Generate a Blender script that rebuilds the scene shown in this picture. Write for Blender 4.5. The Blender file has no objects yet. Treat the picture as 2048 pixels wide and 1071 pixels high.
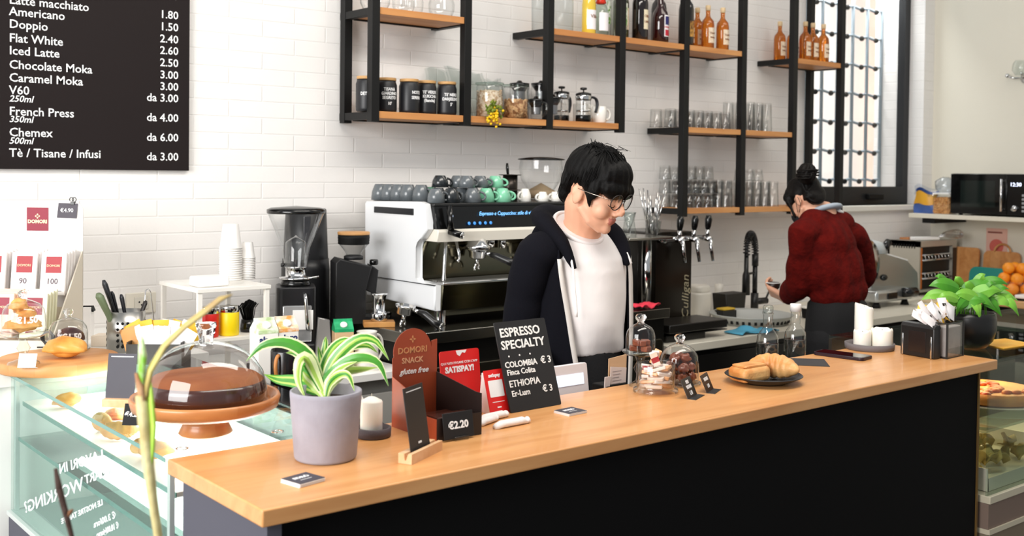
import bpy, bmesh, math, random
from mathutils import Vector, Matrix, Euler, noise

sc = bpy.context.scene
C = sc.collection
random.seed(7)
PI = math.pi
rad = math.radians

# ------------------------------------------------------------------ camera
YAW, PITCH, ROLL, FPX, PX, PY = 0.8849373, -0.0212884, 0.0113501, 2179.5, 1024.0, 388.5
CAM = Vector((0, 0, 1.60))
_f = Vector((math.cos(YAW)*math.cos(PITCH), math.sin(YAW)*math.cos(PITCH), math.sin(PITCH)))
_r = Vector((math.sin(YAW), -math.cos(YAW), 0))
_u = _r.cross(_f)
_c, _s = math.cos(ROLL), math.sin(ROLL)
RT, UP, FW = _c*_r + _s*_u, -_s*_r + _c*_u, _f
cd = bpy.data.cameras.new('camera')
cam = bpy.data.objects.new('camera', cd)
C.objects.link(cam)
cam.matrix_world = Matrix(((RT.x, UP.x, -FW.x, CAM.x), (RT.y, UP.y, -FW.y, CAM.y), (RT.z, UP.z, -FW.z, CAM.z), (0, 0, 0, 1)))
cd.sensor_width = 36
cd.lens = 36*FPX/2048
cd.shift_y = (PY-535.5)/2048
cd.clip_start = 0.05
cd.dof.use_dof = True
cd.dof.focus_distance = 2.85
cd.dof.aperture_fstop = 5.0
sc.camera = cam

# ------------------------------------------------------------------ view + world + lights
vs = sc.view_settings
sc.display_settings.display_device = 'sRGB'
vs.view_transform = 'Standard'
vs.look = 'None'
vs.gamma = 1
vs.use_curve_mapping = False
vs.exposure = 0.38
w = bpy.data.worlds.new('daylight')
sc.world = w
w.use_nodes = True
w.node_tree.nodes['Background'].inputs[0].default_value = (0.93, 0.97, 1.0, 1)
w.node_tree.nodes['Background'].inputs[1].default_value = 0.32


def area(name, loc, target, sx, sy, power, col=(1, 1, 1)):
    l = bpy.data.lights.new(name, 'AREA')
    l.shape = 'RECTANGLE'
    l.size, l.size_y, l.energy, l.color = sx, sy, power, col
    o = bpy.data.objects.new(name, l)
    C.objects.link(o)
    o.location = loc
    d = Vector(target)-Vector(loc)
    o.rotation_euler = d.to_track_quat('-Z', 'Y').to_euler()
    return o


area('shopfront_daylight', (-2.6, 1.2, 2.3), (1.6, 2.6, 1.1), 2.6, 2.2, 190, (1.0, 0.985, 0.97))
area('ceiling_lamp', (1.8, 1.5, 3.4), (1.9, 2.1, 1.0), 2.6, 0.5, 44, (1, 0.94, 0.86))
area('ceiling_lamp', (4.2, 2.1, 3.5), (4.3, 2.4, 1.0), 2.0, 0.6, 14, (1, 0.90, 0.78))
area('facade_fill', (6.6, 4.15, 3.4), (6.9, 6.0, 2.0), 2.5, 1.2, 200, (1.0, 0.99, 0.97))  # added lamp brightening only the house front, standing in for outdoor daylight

# ------------------------------------------------------------------ pixel -> place on a known plane of the room


def _ray(px, py):
    return RT*((px-PX)/FPX) - UP*((py-PY)/FPX) + FW


def Dp(px, py, d):
    """the point at that depth in front of the camera"""
    return CAM + _ray(px, py)*d


def Zp(px, py, z):
    d = _ray(px, py)
    return CAM + d*((z-CAM.z)/d.z)


def Yp(px, py, y):
    d = _ray(px, py)
    return CAM + d*(y/d.y)


def Xp(px, py, x):
    d = _ray(px, py)
    return CAM + d*(x/d.x)


def mpp(p):
    return (Vector(p)-CAM).dot(FW)/FPX


# ------------------------------------------------------------------ materials
def lin(h):
    if not isinstance(h, str):
        return tuple(h)+((1,) if len(h) == 3 else ())
    v = [int(h[i:i+2], 16)/255 for i in (0, 2, 4)]
    return tuple(x/12.92 if x <= .04045 else ((x+.055)/1.055)**2.4 for x in v)+(1,)


_M = {}


def mat(name, col='808080', rough=.5, metal=0, spec=.5, emit=None, estr=1, trans=0, coat=0, sss=0, bump=None, var=None):
    """bump=(scale, strength); var=(scale, other colour, contrast) mottles the colour"""
    if name in _M:
        return _M[name]
    m = bpy.data.materials.new(name)
    m.use_nodes = True
    nt = m.node_tree
    b = nt.nodes['Principled BSDF']
    b.inputs['Base Color'].default_value = lin(col)
    b.inputs['Roughness'].default_value = rough
    b.inputs['Metallic'].default_value = metal
    b.inputs['Specular IOR Level'].default_value = spec
    b.inputs['Transmission Weight'].default_value = trans
    b.inputs['Coat Weight'].default_value = coat
    if sss:
        b.inputs['Subsurface Weight'].default_value = sss
        b.inputs['Subsurface Radius'].default_value = (.02, .01, .006)
    if emit:
        b.inputs['Emission Color'].default_value = lin(emit)
        b.inputs['Emission Strength'].default_value = estr
    if bump or var:
        tc = nt.nodes.new('ShaderNodeTexCoord')
    if bump:
        n = nt.nodes.new('ShaderNodeTexNoise')
        n.inputs['Scale'].default_value = bump[0]
        n.inputs['Detail'].default_value = 4
        bp = nt.nodes.new('ShaderNodeBump')
        bp.inputs['Strength'].default_value = bump[1]
        bp.inputs['Distance'].default_value = .01
        nt.links.new(tc.outputs['Object'], n.inputs['Vector'])
        nt.links.new(n.outputs['Fac'], bp.inputs['Height'])
        nt.links.new(bp.outputs['Normal'], b.inputs['Normal'])
    if var:
        n = nt.nodes.new('ShaderNodeTexNoise')
        n.inputs['Scale'].default_value = var[0]
        n.inputs['Detail'].default_value = 5
        r = nt.nodes.new('ShaderNodeValToRGB')
        k = var[2] if len(var) > 2 else .15
        r.color_ramp.elements[0].position = .5-k
        r.color_ramp.elements[1].position = .5+k
        r.color_ramp.elements[0].color = lin(col)
        r.color_ramp.elements[1].color = lin(var[1])
        nt.links.new(tc.outputs['Object'], n.inputs['Vector'])
        nt.links.new(n.outputs['Fac'], r.inputs['Fac'])
        nt.links.new(r.outputs['Color'], b.inputs['Base Color'])
    _M[name] = m
    return m


def glass(name, tint=(.97, .985, .98), edge=(.55, .6, .6), refl=1.0, rough=.0):
    """thin clear glass: tinted see-through, darker where it is seen edge-on, mirror-like by fresnel"""
    if name in _M:
        return _M[name]
    m = bpy.data.materials.new(name)
    m.use_nodes = True
    nt = m.node_tree
    nt.nodes.clear()
    out = nt.nodes.new('ShaderNodeOutputMaterial')
    mix = nt.nodes.new('ShaderNodeMixShader')
    tr = nt.nodes.new('ShaderNodeBsdfTransparent')
    gl = nt.nodes.new('ShaderNodeBsdfGlossy')
    gl.inputs['Roughness'].default_value = rough
    L = nt.links.new
    ge = nt.nodes.new('ShaderNodeNewGeometry')
    dt = nt.nodes.new('ShaderNodeVectorMath')
    dt.operation = 'DOT_PRODUCT'
    L(ge.outputs['Normal'], dt.inputs[0])
    L(ge.outputs['Incoming'], dt.inputs[1])

    def math_(op, a, b=None):
        n = nt.nodes.new('ShaderNodeMath')
        n.operation = op
        n.use_clamp = op in ('SUBTRACT', 'MULTIPLY_ADD')
        for i, v in enumerate((a, b)):
            if v is None:
                continue
            if isinstance(v, (int, float)):
                n.inputs[i].default_value = v
            else:
                L(v, n.inputs[i])
        return n
    fc = math_('SUBTRACT', 1, math_('ABSOLUTE', dt.outputs['Value']).outputs[0]).outputs[0]     # 0 face-on .. 1 edge-on
    mc = nt.nodes.new('ShaderNodeMix')
    mc.data_type = 'RGBA'
    mc.inputs['A'].default_value = tint+(1,)
    mc.inputs['B'].default_value = edge+(1,)
    L(math_('POWER', fc, 3.5).outputs[0], mc.inputs['Factor'])
    fr = math_('MULTIPLY_ADD', math_('POWER', fc, 4).outputs[0], .9*refl)
    fr.inputs[2].default_value = .045*refl
    L(mc.outputs['Result'], tr.inputs['Color'])
    L(fr.outputs[0], mix.inputs[0])
    L(tr.outputs[0], mix.inputs[1])
    L(gl.outputs[0], mix.inputs[2])
    L(mix.outputs[0], out.inputs[0])
    _M[name] = m
    return m


def wood(name, c1, c2, c3, along='X', scale=1.0, rough=.38, stave=.045, coat=0.0):
    """butcher-block boards: staves along one axis, grain stretched along it"""
    if name in _M:
        return _M[name]
    m = bpy.data.materials.new(name)
    m.use_nodes = True
    nt = m.node_tree
    L = nt.links.new
    b = nt.nodes['Principled BSDF']
    b.inputs['Roughness'].default_value = rough
    b.inputs['Coat Weight'].default_value = coat
    tc = nt.nodes.new('ShaderNodeTexCoord')
    mp = nt.nodes.new('ShaderNodeMapping')
    if along == 'Y':
        mp.inputs['Rotation'].default_value = (0, 0, PI/2)
    L(tc.outputs['Object'], mp.inputs['Vector'])
    br = nt.nodes.new('ShaderNodeTexBrick')
    br.offset = .37
    br.inputs['Scale'].default_value = 1
    br.inputs['Brick Width'].default_value = .55
    br.inputs['Row Height'].default_value = stave
    br.inputs['Mortar Size'].default_value = .0004
    br.inputs['Color1'].default_value = (0, 0, 0, 1)
    br.inputs['Color2'].default_value = (1, 1, 1, 1)
    br.inputs['Mortar'].default_value = (.3, .3, .3, 1)
    L(mp.outputs[0], br.inputs['Vector'])
    m2 = nt.nodes.new('ShaderNodeMapping')
    m2.inputs['Scale'].default_value = (2.2*scale, 26*scale, 26*scale)
    L(mp.outputs[0], m2.inputs['Vector'])
    n = nt.nodes.new('ShaderNodeTexNoise')
    n.inputs['Scale'].default_value = 1
    n.inputs['Detail'].default_value = 6
    n.inputs['Distortion'].default_value = .8
    L(m2.outputs[0], n.inputs['Vector'])
    r = nt.nodes.new('ShaderNodeValToRGB')
    r.color_ramp.elements[0].position = .3
    r.color_ramp.elements[1].position = .72
    r.color_ramp.elements[0].color = lin(c1)
    r.color_ramp.elements[1].color = lin(c2)
    L(n.outputs['Fac'], r.inputs['Fac'])
    mx = nt.nodes.new('ShaderNodeMix')
    mx.data_type = 'RGBA'
    mx.inputs['B'].default_value = lin(c3)
    mm = nt.nodes.new('ShaderNodeMath')
    mm.operation = 'MULTIPLY'
    mm.inputs[1].default_value = .45
    L(br.outputs['Color'], mm.inputs[0])
    L(mm.outputs[0], mx.inputs['Factor'])
    L(r.outputs['Color'], mx.inputs['A'])
    L(mx.outputs['Result'], b.inputs['Base Color'])
    _M[name] = m
    return m


def brickmat():
    m = bpy.data.materials.new('white painted brick')
    m.use_nodes = True
    nt = m.node_tree
    L = nt.links.new
    b = nt.nodes['Principled BSDF']
    b.inputs['Base Color'].default_value = lin('F4F1EE')
    b.inputs['Roughness'].default_value = .55
    tc = nt.nodes.new('ShaderNodeTexCoord')
    sp = nt.nodes.new('ShaderNodeSeparateXYZ')
    cb = nt.nodes.new('ShaderNodeCombineXYZ')
    L(tc.outputs['Object'], sp.inputs[0])
    L(sp.outputs['X'], cb.inputs['X'])
    L(sp.outputs['Z'], cb.inputs['Y'])
    br = nt.nodes.new('ShaderNodeTexBrick')
    br.inputs['Scale'].default_value = 1
    br.inputs['Brick Width'].default_value = .262
    br.inputs['Row Height'].default_value = .0595
    br.inputs['Mortar Size'].default_value = .0035
    br.inputs['Mortar Smooth'].default_value = .6
    L(cb.outputs[0], br.inputs['Vector'])
    n = nt.nodes.new('ShaderNodeTexNoise')
    n.inputs['Scale'].default_value = 22
    n.inputs['Detail'].default_value = 5
    L(cb.outputs[0], n.inputs['Vector'])
    a = nt.nodes.new('ShaderNodeMath')
    a.operation = 'MULTIPLY_ADD'
    a.inputs[1].default_value = -1.0
    L(br.outputs['Fac'], a.inputs[0])
    s = nt.nodes.new('ShaderNodeMath')
    s.operation = 'MULTIPLY'
    s.inputs[1].default_value = .55
    L(n.outputs['Fac'], s.inputs[0])
    L(s.outputs[0], a.inputs[2])
    bp = nt.nodes.new('ShaderNodeBump')
    bp.inputs['Strength'].default_value = .42
    bp.inputs['Distance'].default_value = .005
    L(a.outputs[0], bp.inputs['Height'])
    L(bp.outputs[0], b.inputs['Normal'])
    return m


# ------------------------------------------------------------------ mesh builder
class MB:
    def __init__(s):
        s.bm = bmesh.new()
        s.i = 0
        s.M = Matrix.Identity(4)

    def m(s, i):
        s.i = i
        return s

    def at(s, M=None):
        s.M = M if M is not None else Matrix.Identity(4)
        return s

    def _add(s, vs, fs, smooth=True):
        V = [s.bm.verts.new(s.M @ Vector(v)) for v in vs]
        out = []
        for f in fs:
            try:
                F = s.bm.faces.new([V[k] for k in f])
                F.material_index = s.i
                F.smooth = smooth
                out.append(F)
            except ValueError:
                pass
        return V, out

    def box(s, lo, hi, bev=0, seg=2):
        x0, y0, z0 = lo
        x1, y1, z1 = hi
        vs = [(x0, y0, z0), (x1, y0, z0), (x1, y1, z0), (x0, y1, z0), (x0, y0, z1), (x1, y0, z1), (x1, y1, z1), (x0, y1, z1)]
        V, F = s._add(vs, [(3, 2, 1, 0), (4, 5, 6, 7), (0, 1, 5, 4), (1, 2, 6, 5), (2, 3, 7, 6), (3, 0, 4, 7)], False)
        if bev:
            es = list({e for f in F for e in f.edges})
            r = bmesh.ops.bevel(s.bm, geom=es, offset=bev, segments=seg, affect='EDGES', profile=.5)
            for f in r['faces']:
                f.material_index = s.i
                f.smooth = True
        return s

    def cbox(s, c, d, bev=0, seg=2):
        return s.box([c[k]-d[k]/2 for k in range(3)], [c[k]+d[k]/2 for k in range(3)], bev, seg)

    def prism(s, poly, a, b, bev=0, axis='y'):
        """2-D outline swept between a and b along an axis; outline in the other two axes"""
        def P(u, v, t):
            return {'y': (u, t, v), 'z': (u, v, t), 'x': (t, u, v)}[axis]
        n = len(poly)
        V, F = s._add([P(u, v, a) for u, v in poly]+[P(u, v, b) for u, v in poly],
                      [tuple(range(n)), tuple(range(2*n-1, n-1, -1))]+[(k, n+k, n+(k+1) % n, (k+1) % n) for k in range(n)], False)
        if bev:
            es = [e for f in F[:2] for e in f.edges]
            r = bmesh.ops.bevel(s.bm, geom=es, offset=bev, segments=2, affect='EDGES', profile=.5)
            for f in r['faces']:
                f.material_index = s.i
                f.smooth = True
        return s

    def lathe(s, prof, seg=32, cap=True, sy=1.0):
        """profile [(r, z)...] from bottom to top about local z"""
        vs, fs, rings = [], [], []
        for r, z in prof:
            if r < 1e-6:
                rings.append([len(vs)])
                vs.append((0, 0, z))
            else:
                rings.append(list(range(len(vs), len(vs)+seg)))
                vs += [(r*math.cos(2*PI*k/seg), sy*r*math.sin(2*PI*k/seg), z) for k in range(seg)]
        for A, B in zip(rings, rings[1:]):
            for k in range(seg):
                k2 = (k+1) % seg
                if len(A) == 1 and len(B) > 1:
                    fs.append((A[0], B[k2], B[k]))
                elif len(B) == 1 and len(A) > 1:
                    fs.append((A[k], A[k2], B[0]))
                elif len(A) > 1:
                    fs.append((A[k], A[k2], B[k2], B[k]))
        if cap:
            if len(rings[0]) > 1:
                fs.append(tuple(reversed(rings[0])))
            if len(rings[-1]) > 1:
                fs.append(tuple(rings[-1]))
        s._add(vs, fs)
        return s

    def cyl(s, p0, p1, r0, r1=None, seg=20, cap=True):
        return s.tube([p0, p1], [r0, r0 if r1 is None else r1], seg, cap)

    def tube(s, pts, r, seg=8, cap=True, flat=1.0, up=None):
        pts = [Vector(p) for p in pts]
        n = len(pts)
        rs = list(r) if isinstance(r, (list, tuple)) else [r]*n
        vs, fs = [], []
        prev = None
        for k, p in enumerate(pts):
            t = (pts[min(k+1, n-1)]-pts[max(k-1, 0)])
            t = t.normalized() if t.length > 1e-9 else Vector((0, 0, 1))
            if prev is None:
                a = Vector(up) if up else (Vector((0, 0, 1)) if abs(t.z) < .9 else Vector((1, 0, 0)))
                x = t.cross(a).normalized()
            else:
                x = (prev-t*prev.dot(t)).normalized()
            prev = x
            y = t.cross(x)
            vs += [p+(x*math.cos(2*PI*j/seg)+y*math.sin(2*PI*j/seg)*flat)*rs[k] for j in range(seg)]
        for k in range(n-1):
            for j in range(seg):
                fs.append((k*seg+j, k*seg+(j+1) % seg, (k+1)*seg+(j+1) % seg, (k+1)*seg+j))
        if cap:
            fs.append(tuple(range(seg-1, -1, -1)))
            fs.append(tuple(range((n-1)*seg, n*seg)))
        s._add(vs, fs)
        return s

    def ell(s, c, r, seg=20, rings=12, f=None):
        """ellipsoid; f(unit direction) may scale the radius"""
        r = (r, r, r) if not isinstance(r, (tuple, list)) else r
        vs, fs = [], []
        for a in range(rings+1):
            th = PI*a/rings
            for j in range(seg):
                ph = 2*PI*j/seg
                d = Vector((math.sin(th)*math.cos(ph), math.sin(th)*math.sin(ph), math.cos(th)))
                k = f(d) if f else 1
                vs.append((c[0]+r[0]*d.x*k, c[1]+r[1]*d.y*k, c[2]+r[2]*d.z*k))
        for a in range(rings):
            for j in range(seg):
                j2 = (j+1) % seg
                q = (a*seg+j, (a+1)*seg+j, (a+1)*seg+j2, a*seg+j2)
                fs.append(q)
        V, F = s._add(vs, fs)
        bmesh.ops.remove_doubles(s.bm, verts=V, dist=1e-6)
        return s

    def sheet(s, grid, thick=0.0):
        """grid of points -> surface, optionally thickened"""
        n, m = len(grid), len(grid[0])
        vs = [p for row in grid for p in row]
        fs = [(a*m+b, a*m+b+1, (a+1)*m+b+1, (a+1)*m+b) for a in range(n-1) for b in range(m-1)]
        V, F = s._add(vs, fs)
        if thick:
            bmesh.ops.recalc_face_normals(s.bm, faces=F)
            g = bmesh.ops.solidify(s.bm, geom=F, thickness=thick)
            for e in g['geom']:
                if isinstance(e, bmesh.types.BMFace):
                    e.material_index = s.i
                    e.smooth = True
        return s

    def text(s, body, size, M, align='LEFT', shear=0, bold=0, ext=.0004, space=1.0, xs=1.0, mirror=False, cyl=0, yc=False):
        """lettering; cyl wraps it round an upright cylinder of that radius, read from -y"""
        cu = bpy.data.curves.new('t', 'FONT')
        cu.body, cu.size, cu.align_x, cu.shear, cu.extrude, cu.offset, cu.space_character = body, size, align, shear, ext, bold, space
        cu.resolution_u = 2
        if yc:
            cu.align_y = 'CENTER'
        ob = bpy.data.objects.new('t', cu)
        C.objects.link(ob)
        dg = bpy.context.evaluated_depsgraph_get()
        me = bpy.data.meshes.new_from_object(ob.evaluated_get(dg))
        k = -xs if mirror else xs
        vs = []
        for v in me.vertices:
            x, y, z = v.co.x*k, v.co.y, v.co.z
            if cyl:
                a, R = x/cyl, cyl+z+.0005
                vs.append(M @ Vector((R*math.sin(a), -R*math.cos(a), y)))
            else:
                vs.append(M @ Vector((x, y, z)))
        s._add(vs, [tuple(p.vertices) for p in me.polygons], False)
        bpy.data.objects.remove(ob)
        bpy.data.curves.remove(cu)
        bpy.data.meshes.remove(me)
        return s

    def wrap(s, r, z0, z1, ac, span, n=10, t=.0006):
        """curved label on an upright cylinder, centred on angle ac (0 = facing -y, + = towards +x)"""
        g = []
        for k in range(n+1):
            a = ac-span/2+span*k/n
            g.append([((r+t)*math.sin(a), -(r+t)*math.cos(a), z0), ((r+t)*math.sin(a), -(r+t)*math.cos(a), z1)])
        return s.sheet(g)

    def build(s, name, mats, parent=None, loc=None, rot=None, norm=True):
        if norm:
            bmesh.ops.recalc_face_normals(s.bm, faces=s.bm.faces[:])
        me = bpy.data.meshes.new(name)
        s.bm.to_mesh(me)
        s.bm.free()
        for m in (mats if isinstance(mats, (list, tuple)) else [mats]):
            me.materials.append(m)
        o = bpy.data.objects.new(name, me)
        C.objects.link(o)
        if parent:
            o.parent = parent
        if loc is not None:
            o.location = loc
        if rot is not None:
            o.rotation_euler = rot
        return o


def tag(o, label, cat, group=None, kind=None):
    o['label'] = label
    o['category'] = cat
    if group:
        o['group'] = group
    if kind:
        o['kind'] = kind
    return o


def thing(name, label, cat, loc=(0, 0, 0), rz=0, group=None):
    o = bpy.data.objects.new(name, None)
    o.empty_display_size = .05
    C.objects.link(o)
    o.location = loc
    o.rotation_euler = (0, 0, rz)
    return tag(o, label, cat, group)


def dup(root, loc, rz=None, label=None, scale=None):
    r = root.copy()
    C.objects.link(r)
    r.location = loc
    if rz is not None:
        r.rotation_euler = (0, 0, rz)
    if scale is not None:
        r.scale = (scale,)*3 if not isinstance(scale, (tuple, list)) else scale
    if label:
        r['label'] = label
    for ch in list(root.children):
        c = ch.copy()
        C.objects.link(c)
        c.parent = r
        for g in list(ch.children):
            d = g.copy()
            C.objects.link(d)
            d.parent = c
    return r


def struct(o):
    o['kind'] = 'structure'
    return o


def TM(loc, rx=0, ry=0, rz=0):
    return Matrix.Translation(Vector(loc)) @ Euler((rx, ry, rz)).to_matrix().to_4x4()


FRONT = rad(90)     # text standing up, read from -y


def rrect(w, h, r, n=5, x0=0, y0=0, corners=(1, 1, 1, 1)):
    """rounded rectangle outline from (x0,y0), counter-clockwise; corners bl, br, tr, tl"""
    out = []
    for (cx, cy, a0, on) in ((x0+r, y0+r, PI, corners[0]), (x0+w-r, y0+r, 1.5*PI, corners[1]), (x0+w-r, y0+h-r, 0, corners[2]), (x0+r, y0+h-r, .5*PI, corners[3])):
        if on:
            out += [(cx+r*math.cos(a0+PI/2*k/n), cy+r*math.sin(a0+PI/2*k/n)) for k in range(n+1)]
        else:
            out.append((cx+r*(math.cos(a0)+math.cos(a0+PI/2)), cy+r*(math.sin(a0)+math.sin(a0+PI/2))))
    return out


def arc(c, r, a0, a1, n, axis='y'):
    o = []
    for k in range(n+1):
        a = a0+(a1-a0)*k/n
        u, v = r*math.cos(a), r*math.sin(a)
        o.append({'y': (c[0]+u, c[1], c[2]+v), 'x': (c[0], c[1]+u, c[2]+v), 'z': (c[0]+u, c[1]+v, c[2])}[axis])
    return o


def bez(p0, p1, p2, p3, n=12):
    p0, p1, p2, p3 = map(Vector, (p0, p1, p2, p3))
    return [p0*(1-t)**3+3*p1*t*(1-t)**2+3*p2*t*t*(1-t)+p3*t**3 for t in [k/n for k in range(n+1)]]


# ------------------------------------------------------------------ common materials
BLACK = mat('matt black', '0B0B0B', .6, spec=.25)
BLACKG = mat('gloss black', '0A0A0A', .18)
BSTEEL = mat('black steel', '0F0F0F', .5, .0, .3)
GREYB = mat('black panel', '1B1B20', .6)
WHITE = mat('white card', 'F6F3F0', .5)
WPAINT = mat('white letters', 'F5F5F5', .6)
CHROME = mat('chrome', 'D8D8D8', .12, 1)
STEEL = mat('brushed steel', 'B9B7B2', .3, 1)
GLASS = glass('clear glass', (.98, .985, .985), (.70, .74, .74), 1.4)
SOLIDG = mat('solid glass', 'FFFFFF', .03, trans=1)
BEECH = wood('beech worktop', 'CB8B50', 'E2A96E', 'DA9C60', 'X', rough=.35, coat=.15)
SHELFW = wood('oak shelf', 'BC7840', 'D89A5C', 'E3AC70', 'X', rough=.5)
PALEW = mat('pale wood', 'E6BE95', .55, var=(30, 'D9A878'))
WAX = mat('white wax', 'F7F2E6', .45, sss=.15)
PLASTER = mat('cream plaster', 'E4DFD0', .7, bump=(40, .05))

T = 1.06          # bar top
W = 3.70          # back wall
XR = 6.50         # right wall
# ------------------------------------------------------------------ room shell
struct(MB().box((-1.5, -1.2, -.05), (XR+.1, W+.1, 0)).build('floor', mat('dark floor', '4A443E', .5, var=(3, '5A534B'))))
WX0, WX1, WZ0, WZ1 = 5.14, 6.385, 1.42, 3.25
b = MB()
for lo, hi in (((-1.5, W, 0), (WX0, W+.35, 3.6)), ((WX1, W, 0), (XR+.12, W+.35, 3.6)), ((WX0, W, 0), (WX1, W+.35, WZ0)), ((WX0, W, WZ1), (WX1, W+.35, 3.6))):
    b.box(lo, hi)
struct(b.build('wall_back', brickmat()))
struct(MB().box((XR, -1.2, 0), (XR+.12, W, 3.6)).build('wall_right', PLASTER))
struct(MB().box((WX0-.03, W-.03, WZ0-.035), (WX1+.0, W+.2, WZ0), .006).build('trim_1', mat('white sill', 'F5F2EA', .4)))

# window with its black frame, panes and riveted grille
fy = W+.10
win = struct(MB().box((WX0, fy, WZ0), (WX0+.07, fy+.06, WZ1)).box((WX1-.06, fy-.0, WZ0), (WX1, fy+.05, WZ1))
             .box((WX0+.07, fy-.02, WZ0), (WX1-.06, fy+.06, WZ0+.11)).box((WX0+.07, fy, WZ1-.07), (WX1-.06, fy+.06, WZ1))
             .build('window_1', mat('window frame', '1A1B1E', .5)))
MB().box((WX0+.07, fy+.03, WZ0+.11), (WX1-.06, fy+.034, WZ1-.07)).build('window_pane', glass('window glass', (1, 1, 1), (.9, .95, .95), .5), win)
MB().cbox((5.96, fy-.035, WZ0+.05), (.16, .03, .035), .006).build('window_handle', BLACK, win)
b, kn = MB(), MB()
gy = fy+.20
for k in range(8):
    x = WX0+.10+k*.162
    b.cyl((x, gy, WZ0), (x, gy, WZ1), .011, seg=8)
for k in range(12):
    z = WZ0+.15+k*.182
    pts = []
    for j in range(41):
        x = WX0+.02+j*(WX1-WX0-.04)/40
        pts.append((x, gy, z+.005*math.cos((x-WX0-.10)/.162*2*PI)))
    b.tube(pts, .009, 6)
    for q in range(8):
        kn.ell((WX0+.10+q*.162+.081, gy-.012, z-.01), .017, 8, 6)
b.build('window_grille', mat('pale grey iron', '93A2AD', .5), win)
kn.build('grille_rivet', BLACK, win)['kind'] = 'stuff'
# outside: sunlit house front over the street
fc = MB().box((4.5, 6.4, 0), (12.5, 6.6, 6)).build('house_front', mat('pale stucco', 'F3ECE4', .8, var=(1.5, 'F1E6DE', .1)))
tag(fc, 'sunlit pale house front across the street, seen through the barred window', 'building')
MB().box((8.05, 6.33, 1.1), (8.75, 6.42, 2.45)).build('house_window', mat('grey shutter', 'B8C0C4', .6), fc)
MB().box((9.9, 6.2, 0), (12.5, 6.4, 6)).build('pilaster', mat('pink stucco', 'E3C2B2', .8, var=(2.5, 'EFDCCF', .2)), fc)

# ------------------------------------------------------------------ menu board
p = Yp(374, 341, W)
mx1, mz0 = p.x, p.z
mx0 = mx1-.86
t = thing('menu_board', 'large black wall menu listing coffees and prices in white letters', 'menu board', (mx0, W-.0165, mz0))
MB().box((0, 0, 0), (mx1-mx0, .012, 1.05)).build('panel', mat('menu black', '1E1717', .6, spec=.2), t)
rows = [('Latte macchiato', 1, '1.80', 6), ('Americano', 24, '1.80', 33), ('Doppio', 49, '1.50', 57), ('Flat White', 77, '2.40', 81), ('Iced Latte', 102, '2.60', 104),
        ('Chocolate Moka', 130, '2.50', 128), ('Caramel Moka', 156, '3.00', 152), ('V60', 181, '3.00', 175), ('French Press', 223, 'da 3.00', 198),
        ('Chemex', 265, 'da 4.00', 237), ('Tè / Tisane / Infusi', 306, 'da 6.00', 276), (None, 0, 'da 3.00', 314)]
def menu_line(s_, q, sz, al='LEFT', sh=0):
    MB().text(s_, sz, TM((q.x-mx0, -.001, q.z-mz0), FRONT), al, shear=sh, bold=.0004).build('menu_line', WPAINT, t)
for k, (s_, y, pr_, y2) in enumerate(rows):
    if s_:
        menu_line(s_, Yp(15, y+7, W), .0385)
    menu_line(pr_, Yp(353, y2-5 if k == 0 else y2+7, W), .0385, 'RIGHT')
for s_, y in (('250ml', 203), ('350ml', 244), ('500ml', 287)):
    menu_line(s_, Yp(15, y, W), .029, sh=.25)

# ------------------------------------------------------------------ bar ledge
X0, X1, Y0, Y1 = .783, 3.148, 1.571, 1.958
t = thing('bar_counter', 'long bar counter with beech top, dark panelled front and end', 'counter', (X0, Y0, 0))
MB().box((0, 0, T-.029), (X1-X0, Y1-Y0, T), .003).build('worktop', BEECH, t)
MB().box((.045, .05, 0), (X1-X0-.02, Y1-Y0-.03, T-.029)).build('body', mat('charcoal board', '0C0C0D', .75, spec=.12), t)
MB().box((.018, .02, 0), (.045, Y1-Y0-.03, T-.0295), .001).build('end_panel', mat('slate and lit end board', '4A4A56', .6), t)  # lighter than the front because light from the left is put into its grey
MB().box((X1-X0-.02, .046, 0), (X1-X0-.012, .056, T-.03)).build('edge_strip', mat('bronze strip', '8A6A3A', .4, .6), t)
# lower serving shelf on the barista's side
t = tag(MB().box((1.70, Y1+.004, .905), (X1-.02, Y1+.17, .93), .003).box((1.72, Y1+.004, 0), (1.75, Y1+.15, .905)).box((X1-.06, Y1+.004, 0), (X1-.03, Y1+.15, .905))
        .build('serving_shelf', BLACK), 'low black serving shelf behind the bar counter, under the water bottles', 'shelf')
# ------------------------------------------------------------------ wall rack of black posts and oak boards
PXS = [2.172, 2.600, 3.035, 3.463, 3.888, 4.312, 4.728, 5.150]
FY, BYY = 3.46, W-.03
LB, LM, LT = 1.434, 1.818, 2.205
TOPZ = 2.75
rack = thing('wall_rack', 'black steel wall rack with oak shelf boards over the coffee counter', 'shelf rack', (PXS[0], FY, 0))
ox = PXS[0]
bot = [LM-.04]*4+[LB-.04]*4
for k, x in enumerate(PXS):
    MB().box((x-ox-.017, 0, bot[k]), (x-ox+.017, .034, TOPZ), .001).build('post', BSTEEL, rack)
for k in (0, 7):
    MB().box((PXS[k]-ox-.017, BYY-FY-.012, bot[k]), (PXS[k]-ox+.017, BYY-FY+.022, TOPZ), .001).build('back_post', BSTEEL, rack)
boards = [(0, LT), (2, LT), (3, LT), (4, LT), (6, LT), (0, LM), (1, LM), (2, LM), (4, LM), (5, LM), (4, LB), (5, LB), (6, LB)]
for k, z in boards:
    MB().box((PXS[k]-ox+.018, .004, z-.026), (PXS[k+1]-ox-.018, BYY-FY-.004, z), .0015).build('shelf_board', SHELFW, rack)
rails = sorted({(i, z) for k, z in boards for i in (k, k+1)})
for k, z in rails:
    MB().box((PXS[k]-ox-.015, .034, z-.03), (PXS[k]-ox+.015, W-FY-.002, z-.002), .001).build('rail', BSTEEL, rack)
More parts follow.
